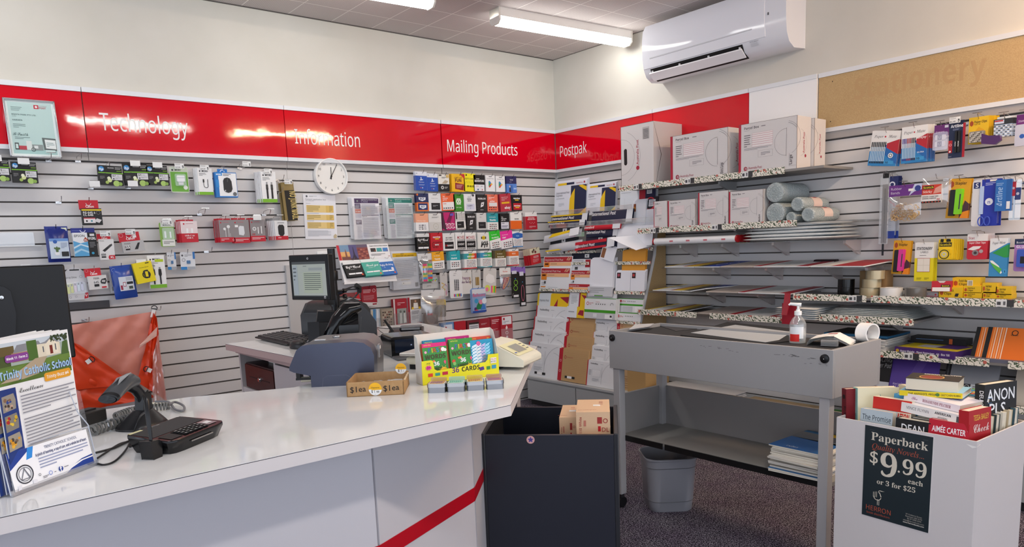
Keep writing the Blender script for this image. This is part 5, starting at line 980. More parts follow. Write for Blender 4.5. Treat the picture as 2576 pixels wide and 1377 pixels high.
pack((331,660,379,712),'bright yellow box picturing a black fitness band','fitness band box','fitness_band_box',[('carton',0,0,1,1,.035,'efd90f',[('r',.66,.9,.86,.95,'4a4410'),('tl','~sFitness Band',.3,.72,.05,'5a5210',.5),('o',.58,.38,.22,.06,'1c1c1e'),('p',[(.44,.35),(.52,.2),(.72,.2),(.76,.35),(.7,.6),(.5,.6)],'1c1c1e'),('p',[(.52,.28),(.66,.26),(.68,.52),(.54,.54)],'efd90f'),('r',.44,.38,.53,.58,'2c2c2e')])],group=G_TEC,hk='blank',short='yellow fitness band box',roll=-9)
def cablebox(rect, label, short, ops, base='efefee', n=0, d=.09, hk='bar', price=None, grp=G_TEC, g='7ab82c'):
    o = pack(rect,label,'cable pack','cable_pack',[('carton',0,0,1,1,.022,base,[('r',0,0,1,.11,g)]+ops)],group=grp,hk=hk,short=short,d=d,price=price)
    return o
MOKI = [('c',.16,.88,.05,'2a2a2c'),('T','MOKI',.5,.855,.06,'2a2a2c',.5),('l',.1,.7,.6,.82,3,'8a8a8c')]
cablebox((372,643,414,725),'tall white cable box with two black plugs and a green base, below the tickets','tall two-plug cable box',MOKI+[('r',.42,.80,.92,.88,'b8d020'),('tl','~bHDMI',.1,.66,.05,'3a3a3c',.3)]+[q for x in (.28,.66) for q in (('r',x-.05,.58,x+.05,.64,'8a8a8c'),('p',[(x-.1,.42),(x-.08,.58),(x+.08,.58),(x+.1,.42),(x+.05,.36),(x-.05,.36)],'1c1c1e'),('r',x-.045,.12,x+.045,.38,'1c1c1e'))],hk='')
for r_, lb, sh_, rt in (((421,635,443,679),'narrow white and blue memory card pack','narrow memory card pack',1),((454,634,491,679),'wide white and blue memory card pack','wide memory card pack',1)):
    pack(r_,lb,'memory card pack','memory_card_pack',[('backing_card',0,0,1,1,.0015,'dfe2e6',[('c',.15,.8,.07,'5a5a60'),('o',.22,.55,.12,.03,'8a8a92'),('r',0,0,.42,.17,'2f86cc'),('l',.3,.72,.8,.85,2,'8a8f96'),('r',.45,.02,.98,.17,'a9adb4'),('r',.86,.6,1,1,'2f78c0')],'round'),('stick',.42,.34,.66,.52,.006,'4a78a8',None,'round')],group=G_TEC,hk='',short=sh_,d=.07,roll=rt)
pack((428,420,474,485),'white wall charger in a green blister pack','charger pack','charger_pack',[('backing_card',0,0,1,1,.0015,'c9d2c0',[('r',.04,.04,.96,.80,'6fb040'),('c',.16,.87,.05,'2a2a2c'),('T','MOKI',.45,.845,.06,'2a2a2c',.4),('c',.8,.2,.12,'e9ece6')],'round'),('blister',.22,.25,.82,.72,.02,clear('f4f8f2',.1,.12),None,'round'),('charger',.34,.42,.76,.66,.018,'eeeeec',[('r',0,.55,1,.7,'c9c9c8')],'round'),('charger_pins',.42,.30,.68,.44,.012,'d9d9d8',None)],group=G_TEC,hk='price',short='green charger blister',price='$19.99')
o = cablebox((496,424,532,491),'small white box picturing a short black cable','short black cable box',MOKI+[('o',.52,.34,.16,.035,'1c1c1e',(180,360)),('r',.345,.34,.375,.56,'1c1c1e'),('r',.63,.34,.67,.58,'1c1c1e'),('r',.31,.46,.41,.58,'1c1c1e')],hk='price',price='$14.99')
stack(o,3,(-.004,.012,0),'small white cable box behind the one picturing a short black cable')
o = pack((537,426,591,498),'blue and white box picturing a black computer mouse','mouse box','mouse_box',[('hang_tab',.22,.84,.68,1,.001,'2478c4',[('o',.5,.35,.24,.08,'cfe2f4',(0,180))]),('carton',0,0,1,.87,.035,'2478c4',[('r',.16,.05,.98,.97,'f1f2f3'),('r',.02,.86,.34,.98,'2f8ad2'),('T','~bMOKI',.18,.89,.05,'ffffff',.28),('l',.38,.84,.8,.95,2,'4a4a50'),('r',.03,.4,.17,.7,'2f8ad2'),('p',[(.36,.30),(.36,.66),(.42,.76),(.56,.80),(.68,.76),(.75,.64),(.77,.34),(.70,.22),(.56,.18),(.42,.22)],'2a2b2e'),('p',[(.55,.62),(.58,.62),(.58,.76),(.55,.76)],'55565a'),('r',.42,.24,.45,.30,'e8e8e8'),('c',.86,.14,.09,'6a6c70')])],group=G_TEC,hk='bar',short='blue mouse box')
o = cablebox((655,433,692,510),'tall white box picturing two black cable plugs, before its stack','tall two-plug box of the stack',MOKI+[q for x in (.36,.68) for q in (('r',x-.05,.58,x+.05,.66,'9a9a9c'),('p',[(x-.08,.42),(x-.07,.58),(x+.07,.58),(x+.08,.42)],'3a3a3c'),('r',x-.06,.12,x+.06,.44,'1c1c1e'))],hk='price',price='$14.99')
stack(o,4,(-.004,.013,0),'tall white cable box stacked behind the one with two black plugs')
pack((402,560,439,621),'green and white blister card with a white cable','cable pack','cable_pack',[('backing_card',0,0,1,1,.0015,'86b04c',[('r',.1,.82,1,1,'dfe2da'),('c',.3,.90,.05,'2a2a2c'),('T','MOKI',.58,.875,.07,'2a2a2c',.4),('r',.12,.02,.98,.30,'e4e6e0'),('l',.2,.1,.9,.22,2,'5a5a5c')],'round'),('plug',.30,.36,.42,.64,.006,'e9ece8',None),('plug',.66,.36,.76,.62,.006,'e9ece8',None),('blister',.16,.3,.94,.78,.01,clear('e8f2e0',.1,.14),None,'round')],group=G_TEC,hk='price',short='green cable blister',price='$19.95')
def redbox(rect, label, short, ops, n, hk='bar', stk=None, base='c4182e'):
    o = pack(rect,label,'accessory box','accessory_box',[('hang_tab',.06,.90,.84,1,.001,'b51a2c',[('o',.5,.5,.14,.05,'dcb0b4',(0,180))]),('carton',0,0,1,.93,.018,base,ops)],group=G_TEC,hk=hk,short=short)
    if n: stack(o,n,(-.005,.013,0),stk)
    return o
TEC = [('c',.14,.88,.045,'c4182e'),('l',.28,.86,.82,.92,1,'b56a74')]
redbox((453,553,495,610),'red and white box printed USB-C to USB-C','red USB-C box',[('r',0,.42,1,1,'e8d9d9'),('c',.2,.87,.05,'c4182e'),('l',.32,.85,.9,.90,1,'c47a80'),('r',.32,.44,.44,.66,'f4f4f4'),('r',.60,.44,.72,.66,'f4f4f4'),('t','~bUSB-C to',.5,.28,.075,'f4dfe0',.6),('t','~bUSB-C',.5,.17,.075,'f4dfe0',.5)],3,stk='red accessory box stacked behind the one printed USB-C')
redbox((549,550,587,610),'red and grey box picturing white earphones','earphone box',[('r',.0,.22,1,1,'8f898a')]+TEC+[('c',.36,.60,.09,'e8e8e8'),('c',.62,.70,.11,'e8e8e8'),('r',.40,.24,.43,.58,'e8e8e8'),('r',.60,.24,.63,.66,'e8e8e8'),('r',.7,.24,.72,.4,'e8e8e8'),('l',.08,.05,.6,.17,2,'f0d8da'),('o',.88,.1,.06,.015,'f0d8da')],3,stk='grey and red earphone box stacked behind the front one')
redbox((585,549,625,612),'red and grey box picturing a white wall charger','wall charger box',[('r',.0,.24,1,1,'8f898a')]+TEC+[('p',[(.32,.36),(.6,.32),(.68,.42),(.66,.72),(.4,.74),(.32,.66)],'dfe2e6'),('r',.1,.68,.3,.78,'f0f0f0'),('l',.08,.06,.9,.18,2,'f0d8da')],1,stk='grey and red charger box behind the front one')
redbox((627,549,664,608),'red and grey box picturing a round plug and short cable','short cable red box',[('r',.0,.26,1,1,'8f898a')]+TEC+[('c',.28,.58,.13,'dfdfdf'),('c',.28,.58,.07,'9a9a9c'),('r',.5,.36,.56,.66,'efefef'),('r',.72,.36,.78,.7,'efefef'),('tl','~bUSB',.1,.30,.07,'c4182e',.2),('l',.08,.08,.9,.2,2,'f0d8da')],2,hk='blank',stk='grey and red cable box behind the round plug one')
o = pack((687,549,719,604),'white box with a red base picturing a black wireless mouse','mouse box','mouse_box',[('hang_tab',0,.88,.7,1,.001,'8a8a8c',None),('carton',0,0,1,.88,.03,'e4e4e4',[('r',0,0,1,.22,'c4182e'),('r',.0,.2,1,.22,'f4f4f4'),('t','DYNAMO',.5,.85,.06,'4a4a4c',.5),('p',[(.26,.30),(.24,.68),(.34,.78),(.64,.78),(.74,.68),(.72,.30),(.6,.2),(.38,.2)],'1c1c1e'),('l',.2,.06,.8,.14,1,'f4d8da')])],group=G_TEC,hk='bar',short='white mouse box')
stack(o,4,(-.006,.014,0),'dark sided mouse box stacked behind the white one')
pack((709,459,741,556),'long black and gold NO JUNK MAIL letterbox sign on a card','letterbox sign','letterbox_sign',[('backing_card',0,0,1,1,.0012,'8c7848',[('r',.1,.80,.92,.98,'a08a54')]),('plate',.22,.01,.98,.79,.002,'17150f',[('v','~bNO JUNK MAIL',.5,.5,.62,'c9b26a',.94,-1)])],group='letterbox signs on the back wall',hk='price',short='letterbox sign',price='$7.99',d=.07,roll=-3)
pack((703,461,735,557),'second gold and black letterbox sign just behind the front one','letterbox sign','letterbox_sign',[('backing_card',0,0,1,1,.0012,'7c6a3e',None),('plate',.22,.01,.98,.79,.002,'17150f',None)],group='letterbox signs on the back wall',d=.055,roll=-2)
# hooks that carry nothing
def ehook(label, u, v, tk=None, wall=1, d=.11, price=None):
    c, z = (lambda p: (p.x if wall == 1 else p.y, p.z))(at(u,v,y=-.004) if wall == 1 else at(u,v,x=-.004)); hook(label,c,z,d,wall,ticket=tk,group='empty peg hooks on the slatted wall',price=price)
ehook('empty chrome peg hook left of the Technology sign lettering, below the certificate corner',122,405,'bar')
ehook('empty chrome peg hook below the seam of the Technology sign',196,406,'bar')
ehook('empty chrome peg hook with a blank ticket above the red and black twin ink box',228,474,'blank')
ehook('empty chrome peg hook with a blank ticket below the middle black ink pack',322,473,'blank')
ehook('empty chrome peg hook alone at the left, level with the twin ink box',147,510)
ehook('empty chrome peg hook right of the small memory card packs',519,634)
ehook('empty chrome peg hook between the mouse box and the tall cable boxes',603,424,'price',price='$19.95')
ehook('empty chrome peg hook beside the letterbox signs',697,455)
ehook('small empty chrome peg hook below the tall cable box stack',694,486)
ehook('empty chrome peg hook right of the red USB-C boxes',502,540,'bar')
ehook('empty chrome peg hook above the white mouse boxes',664,541,'bar')
o = thing('ticket_strip','clear empty ticket holder hooked on the wall at the left photo edge','ticket holder',wallpos(at(30,600,y=-.01).x,.003,at(30,600,y=-.01).z,1))
b = MB(); b.box(-.16,-.004,-.04,.10,-.002,.03,clear('f0f2f4',.25,.15)); b.box(-.16,-.012,-.044,.13,-.002,-.04,m('eef0f0',.3)); b.build('pocket', o)
c, w_, z0, z1 = span(168,759,276,777,.012,1)
o = thing('label_strip','dark grey plastic strip stuck across a slat below the memory sticks','strip',(c,-.0005,z0)); MB().box(-w_/2,-.012,0,w_/2,0,z1-z0,m('46464a',.5)).build('strip', o)
# ------------------------------------------------------------------ framed certificate
c, w_, z0, z1 = span(16,250,146,398,.06,1); h_ = z1-z0
fr = thing('certificate_frame','silver framed pale green certificate propped over the red fascia','framed certificate',(c,-.065,z0)); fr.rotation_euler = (R(-5),0,R(0))
for (x0,za,x1,zb_) in ((-w_/2,0,-w_/2+.009,h_),(w_/2-.009,0,w_/2,h_),(-w_/2,0,w_/2,.009),(-w_/2,h_-.009,w_/2,h_)):
    MB().box(x0,-.016,za,x1,0,zb_,m('d2d5d8',.2,.8)).build('frame_bar', fr, bevel=.002)
b = MB(); b.box(-w_/2+.005,-.006,.005,w_/2-.005,-.001,h_-.005,'e4efec')
b.art([('r',.06,.05,.94,.96,'bcd8d4'),('r',.06,.05,.94,.12,'a9cfcb'),('r',.58,.86,.68,.93,'c0293c'),('c',.63,.895,.026,'f2e8e8'),('tl','AUSTRALIA',.69,.905,.016,'9a5060',.2),('tl','~bPOST',.69,.865,.03,'b03048',.2),('l',.12,.80,.34,.88,3,'7a9492'),('tl','~bMIJOTA PARK PTY LTD.',.12,.73,.024,'55706e',.5),('l',.12,.70,.3,.715,1,'7a9492'),('tl','~bHARDEN',.12,.63,.026,'55706e',.22),('l',.12,.5,.4,.58,3,'7a9492'),('t','~xR Smith',.24,.37,.05,'4a6866',.3),('l',.12,.30,.42,.35,2,'7a9492'),
       ('p',[(.68,.13),(.94,.12),(.94,.34),(.66,.35)],'5e6a68'),('p',[(.72,.16),(.93,.15),(.93,.31),(.71,.32)],'e6ecea'),('r',.1,.12,.18,.24,'33403f'),('r',.115,.14,.165,.22,'d0e2de'),('r',.18,.12,.33,.19,'b83a48'),('r',.33,.12,.44,.28,'d9e2de'),('r',.44,.12,.66,.22,'8d9896'),('r',.48,.15,.56,.2,'e2e8e6'),('o',.46,.13,.045,.012,'3a4644'),('r',.70,.08,.90,.13,'d2eae6'),('l',.74,.18,.9,.27,3,'9ab0ae')],w_-.01,h_-.01,-.006,z0=.005); b.build('certificate', fr)
MB().quad([(-w_/2+.009,-.0085,.009),(w_/2-.009,-.0085,.009),(w_/2-.009,-.0085,h_-.009),(-w_/2+.009,-.0085,h_-.009)],clear('ffffff',.0,.05)).build('glass', fr)
# ------------------------------------------------------------------ clock
p = at(834.2,443.7,y=-.03); ck = thing('wall_clock','round white wall clock with black hands showing about five past twelve','clock',(p.x,-.004,p.z))
CR = .1215; b = MB(); b.lathe([(CR,0),(CR,-.026),(CR-.003,-.034),(CR-.008,-.034),(CR-.010,-.028),(CR-.010,-.020)],m('f4f3f0',.4),56,(0,0,0),'y',caps=False); b.build('rim', ck)
b = MB(); b.lathe([(CR-.009,-.018),(0,-.0185)],m('f0eee9',.55),48,(0,0,0),'y'); b.build('dial', ck)
for n in range(1,13):
    a = R(30*n); b = MB(); b.text(str(n),(.092*math.sin(a),-.0195,.092*math.cos(a)-.0075),(1,0,0),(0,0,1),.015,m('2a2a2a')); b.build('numeral', ck)
def hand(nm, ang, L_, w2, y): b = MB(); s_, c_ = math.sin(ang), math.cos(ang); b.add([(-.02*s_-w2*c_,y,-.02*c_+w2*s_),(-.02*s_+w2*c_,y,-.02*c_-w2*s_),(L_*s_+w2*.7*c_,y,L_*c_-w2*.7*s_),(L_*s_-w2*.7*c_,y,L_*c_+w2*.7*s_)],[(0,1,2,3)],M_BLACK); b.build(nm, ck, solid=.0012)
hand('hour_hand',R(2),.062,.0026,-.0205); hand('minute_hand',R(30),.092,.0022,-.0222)
b = MB(); b.lathe([(.006,-.019),(.006,-.0245),(0,-.025)],M_BLACK,16,(0,0,0),'y'); b.build('hub', ck)
# ------------------------------------------------------------------ forms
FEE = [('c',.11,.955,.03,'5a5f66'),('l',.18,.94,.42,.97,2,'8a8f96'),('tl','~sPassport application fees',.07,.875,.030,'6a6f78',.8),('tl','~bfrom 1 January 2024',.07,.85,.014,'8a8f96',.4),('tl','Passports',.08,.79,.018,'8a8f96',.2)]
for y0, y1, n in ((.60,.76,5),(.43,.55,3),(.24,.38,4)): FEE += [('r',.08,y0,.92,y1,'ecd08a'),('r',.68,y0,.92,y1,'e2c06c'),('l',.10,y0+.01,.5,y1-.01,n,'a08c50'),('l',.78,y0+.01,.88,y1-.01,n,'a08c50')]
FEE += [('l',.08,.57,.62,.585,1,'8a8f96'),('l',.08,.40,.4,.415,1,'8a8f96'),('l',.08,.06,.8,.2,8,'b0b4bc'),('p',[(.88,.02),(.97,.02),(.98,.09),(.93,.12),(.87,.07)],'cdbd9a')]
def leaf_on_wall(rect, label, name, ops, d=.004, roll=0, base='eef0f4', cat='form'):
    c, w_, z0, z1 = span(*rect,d,1); b = MB(); b.box(-w_/2,-.0006,0,w_/2,0,z1-z0,base); b.art(ops,w_,z1-z0,-.0006); o = b.build(name, loc=(c,-d,z0)); o.rotation_euler = (0,R(roll),0); return tag(o,label,cat)
leaf_on_wall((764,490,845,602),'white passport application fees sheet pinned under the clock','fee_sheet',FEE,.004,1.2,'f0f1f6')
def form_ops(dark, title):
    return [('r',.09,.87,.98,.985,dark),('c',.2,.925,.03,'8a9a94'),('tl','~bApplication for an Australian Passport',.34,.945,.022,'e8e8ec',.6),('tl','~d'+title,.34,.885,.05,'a9a9c0' if title[0] == 'C' else '9ad8cc',.4),('r',.09,.0,.30,.86,'e2e2ea'),('r',.09,.74,.30,.86,dark),('l',.11,.76,.28,.84,3,'c9c9d4'),('r',.09,.63,.30,.73,'cf5a38'),('t','~b31.200',.195,.655,.03,'f4e8e2',.17),('r',.09,.52,.30,.61,'c9c9d6'),('r',.09,.36,.30,.47,dark),('l',.11,.38,.28,.45,3,'d8d8e4'),('l',.12,.02,.28,.33,10,'a9a9b4'),
            ('r',.32,.575,.96,.59,dark),('l',.33,.60,.92,.85,10,'9a9aa6'),('tl','~bApplicant',.33,.54,.02,'2a2a30',.3),('l',.33,.04,.92,.52,22,'a6a6b2')]
def rack(rect, label, papers, d=.045, cat='form holder', name='form_holder', lip=.5):
    """clear acrylic A4 pocket on the wall; papers is a list of (label, name, base, ops)"""
    c, w_, z0, z1 = span(*rect,d,1); h_ = z1-z0
    o = thing(name, label, cat, (c,-.002,z0))
    b = MB(); b.box(-w_/2-.006,-.003,-.005,w_/2+.006,-.001,h_*.98,M_ACR); b.box(-w_/2-.006,-d-.006,-.006,w_/2+.006,-.001,-.003,clear('dfe6ea',.2,.2)); b.build('back_plate', o)
    b = MB(); b.box(-w_/2-.006,-d-.007,-.005,w_/2+.006,-d-.005,h_*(1-lip*.42),M_ACR); b.tube([(-w_/2-.006,-d-.006,-.004),(-w_/2-.006,-d-.006,h_*(1-lip*.42)),(w_/2+.006,-d-.006,h_*(1-lip*.42)),(w_/2+.006,-d-.006,-.004)],.0009,m('cfd8dc',.15),5); b.build('front_plate', o)
    for s_ in (-1,1): b = MB(); b.box(s_*(w_/2+.006)-.001,-d-.006,-.005,s_*(w_/2+.006)+.001,-.002,h_*.75,M_ACR); b.build('side_plate', o)
    n = len(papers)
    for i, (lb, nm, base, ops) in enumerate(papers):
        b = MB(); b.box(-w_/2,-.0006,0,w_/2,.0002,h_,base)
        if ops: b.art(ops,w_,h_,-.0006)
        q = b.build(nm, loc=(c-.004*i,-d+.001+.007*i,z0+.002*i)); q.rotation_euler = (R(-1.5),0,0); tag(q,lb,'form','paper forms in the wall pockets')
    return o
rack((889,498,957,602),'clear pocket on the wall holding purple headed passport forms',[('purple headed child passport form at the front of its pocket','passport_form','eeedf2',form_ops('4b3a5e','Child'))]+[('plain white form sheet behind the purple headed one','passport_form','e9e9ec',None)]*4)
rack((974,497,1041,600),'clear pocket on the wall holding green headed passport forms',[('green headed adult passport form at the front of its pocket','passport_form','e6eef0',form_ops('2f7f74','Adult'))]+[('plain white form sheet behind the green headed one','passport_form','e9e9ec',None)]*4)
rack((988,634,1054,728),'clear pocket on the wall holding yellow headed declaration forms',[('yellow headed statutory declaration form at the front of its pocket','declaration_form','e4e7ee',[('r',.04,.87,.96,.97,'e6b81e'),('T','~bSTATUTORY DECLARATION',.5,.885,.03,'3a3010',.8),('T','VIEW',.4,.935,.03,'3a3010'),('l',.1,.3,.9,.84,22,'aab0bc'),('l',.3,.24,.7,.26,1,'c9a030'),('r',.32,.12,.66,.2,'f2f2f0'),('l',.36,.14,.48,.18,1,'5a5a5a'),('r',.82,.05,.95,.16,'b0b0b0'),('l',.83,.05,.94,.16,6,'4a4a4a')])]+[('plain white form sheet behind the yellow headed one','declaration_form','e9e9ec',None)]*4)
c, w_, z0, z1 = span(797,628,834,648,.004,1)
o = thing('power_outlet','white double power outlet on the slatted wall, half hidden by the monitor','power outlet',(c,-.001,z0-.03)); MB().box(-w_/2,-.009,0,w_/2,0,.072,m('f2f2f0',.35)).build('plate', o, bevel=.003); b = MB(); b.box(-.02,-.013,.045,-.008,-.009,.058,m('e4e4e2')); b.build('switch', o)
# grey board standing against the wall behind the desk
c, w_, z0, z1 = span(727,668,843,880,.02,1)
o = thing('wall_panel','plain grey board fixed over the slats behind the desk','board',(c,-.001,.55)); MB().box(-w_/2,-.024,0,w_/2,0,1.257-.55,m('c4c2c0',.45)).build('board', o); b = MB(); b.prism([(-.02,.35),(-.005,.36),(.005,.353),(-.008,.348)],-.0246,-.024,'y',m('6a6866')); b.build('chip_mark', o)
# ------------------------------------------------------------------ gift card display stand on the wall
gc = thing('card_display_stand','sloping white display shelf with a city picture header holding three card stacks','display stand',at(922,712,y=-.20))
P4 = lambda pts, y: [at(u,v,y=yy) for (u,v), yy in zip(pts, y)]
hd_ = P4([(854,656),(984,650),(975,613),(845,618)],[-.12,-.12,-.08,-.08])
def quad_art(par, name, P, ops, base, t=.002):
    """printed panel on a world-space quadrilateral BL, BR, TR, TL"""
    b = MB(); n = (P[1]-P[0]).cross(P[3]-P[0]).normalized(); b.add([*P,*[p-n*t for p in P]],[(0,1,2,3),(7,6,5,4),(0,4,5,1),(1,5,6,2),(2,6,7,3),(3,7,4,0)],base)
    f = MB(); f.art(ops,1,1,0,0,0)
    def mp(v): s_, q = v[0], v[2]; return (P[0]*(1-s_)+P[1]*s_)*(1-q)+(P[3]*(1-s_)+P[2]*s_)*q+n*(-v[1]+.0004)
    k = len(b.v); b.v += [tuple(mp(v)) for v in f.v]; b.f += [tuple(i+k for i in q) for q in f.f]; b.mi += [b.mat(f.mats[i]) for i in f.mi]; b.sm += f.sm
    return b.build(name, par, world=True) if par else b.build(name)
sky = [('r',0,0,.05,1,'c22c3a'),('r',.05,.0,.22,1,'d9a05a'),('r',.05,.55,.22,1,'7a9ab8'),('r',.05,.3,.22,.55,'e6b070'),('p',[(.13,0),(.17,0),(.165,.5),(.15,.75),(.135,.5)],'8a5a4a'),('r',.06,0,.22,.22,'7a4a44'),('r',.22,0,.37,1,'5a5484'),('p',[(.24,0),(.36,0),(.315,.35),(.305,.85),(.295,.85),(.285,.35)],'3a2f44'),('r',.22,0,.37,.1,'4a3440'),('r',.37,0,.58,1,'8c4a48'),('r',.37,.8,.58,1,'6a5a70')]+[('r',.38+.05*(i%4),.05+.14*(i//4),.42+.05*(i%4),.14+.14*(i//4),['a85a4c','7c3c40','b87060'][i%3]) for i in range(20)]+[('t','~bSingapore Adventures Made in Newtown',.80,.84,.07,'4a4a4e',.36),('r',.63,.48,.73,.72,'3a3436'),('c',.71,.54,.015,'e07020'),('r',.75,.48,.85,.72,'4aa0a0'),('r',.87,.48,.97,.72,'4a86c8'),('c',.95,.56,.015,'d03030'),('l',.62,.2,.9,.36,2,'8a8a8e'),('c',.965,.16,.018,'b02030')]
quad_art(gc,'picture_header',hd_,sky,'f0eeee')
lo = P4([(867,712),(998,703),(984,650),(854,656)],[-.20,-.20,-.12,-.12]); quad_art(gc,'sloping_shelf',lo,[],'f2f1f2',.004)
quad_art(gc,'shelf_lip',P4([(866,716),(999,707),(998,702),(867,711)],[-.205,-.205,-.20,-.20]),[],'e6e4e4',.003)
b = MB(); b.add([at(845,620,y=-.078),at(845,620,y=-.002),at(862,712,y=-.002),at(867,712,y=-.198),at(854,656,y=-.118)],[(0,1,2,3,4)],'dedcdc'); b.build('side_plate', gc, world=True)
# ------------------------------------------------------------------ gift cards
ORD = ['leftmost','second','third','fourth','fifth','sixth','seventh','eighth','ninth','tenth']
ROWN = ['top','second','third','fourth','fifth']
def gift(rect, desc, lay, base, row, i, n=3, roll=0, d=.085, hkoff=.12, step=(-.0018,.006,0)):
    lab = '%s, %s in %s card row' % (desc, ORD[i], ROWN[row])
    c, w_, z0, z1 = span(*rect,d,1); h_ = z1-z0; b = MB(); b.box(-w_/2,-.0008,-h_,w_/2,.0003,0,base); b.art(lay,w_,h_,-.0008,z0=-h_)
    o = b.build('gift_card'); o.matrix_world = Matrix.Translation((c,-d,z1)) @ Matrix.Rotation(R(roll),4,'Y'); tag(o,lab,'gift card','gift cards on the back wall')
    rd = random.Random(row*31+i)
    for k in range(1,n+1):
        q = o.copy(); COL.objects.link(q); q.matrix_world = o.matrix_world @ Matrix.Translation((step[0]*k,step[1]*k,rd.uniform(-.0012,.0008))) @ Matrix.Rotation(R(rd.uniform(-1.2,1.2)),4,'Y'); q['label'] = 'gift card tucked behind the %s front one of the %s row' % (ORD[i],ROWN[row])
    hook('black peg hook of the %s gift cards in the %s row' % (ORD[i],ROWN[row]), c+w_*hkoff, z1-.011, d+.008, 1, M_BLACK, dark=True, group='black peg hooks of the gift cards')
SLOT = ('r',.34,.90,.64,.93,'2a2a2c')
def z5(x0,y0,x1,y1): return (1020+x0/5.297,400+y0/5.297,1020+x1/5.297,400+y1/5.297)
def z6(x0,y0,x1,y1): return (1020+x0/5.297,620+y0/5.297,1020+x1/5.297,620+y1/5.297)
def grid(x0,y0,x1,y1,nx,ny,cs,s=.55):
    f = []
    for j in range(ny):
        for i in range(nx):
            w2, h2 = (x1-x0)/nx, (y1-y0)/ny; f.append(('r',x0+w2*i,y0+h2*j,x0+w2*(i+s+.2*((i*7+j*5)%3)/2),y0+h2*(j+s*.8),cs[(i*5+j*3)%len(cs)]))
    return f
DK = ['3a3a3e','2a2a2e','5a5a60','8a3a3a']
def top_w(c_, f=.78): return [('r',0,0,1,f,c_)]
PS = top_w('2350b0')+[('p',[(.45,.55),(.52,.53),(.52,.70),(.45,.72)],'e8eef8'),('p',[(.35,.53),(.66,.56),(.62,.60),(.38,.57)],'dfe8f6'),('t','~bPlayStation',.5,.42,.045,'dfe8f6',.45),('l',.28,.25,.78,.33,2,'a9bce4'),('c',.43,.14,.04,'d0606a'),('c',.58,.14,.04,'dfe8f6'),('r',.06,.88,.16,.92,'8a9ab0')]
ULT = lambda c_, w1: [('r',0,.52,1,1,c_),SLOT]+[('tl','~bThe Ultimate',.12,.80,.05,'ffffff',.7),('tl','~bgift for',.12,.72,.05,'ffffff',.5),('T','~b'+w1,.46,.56,.085,'ffffff',.72)]+grid(.12,.08,.92,.46,4,3,DK)
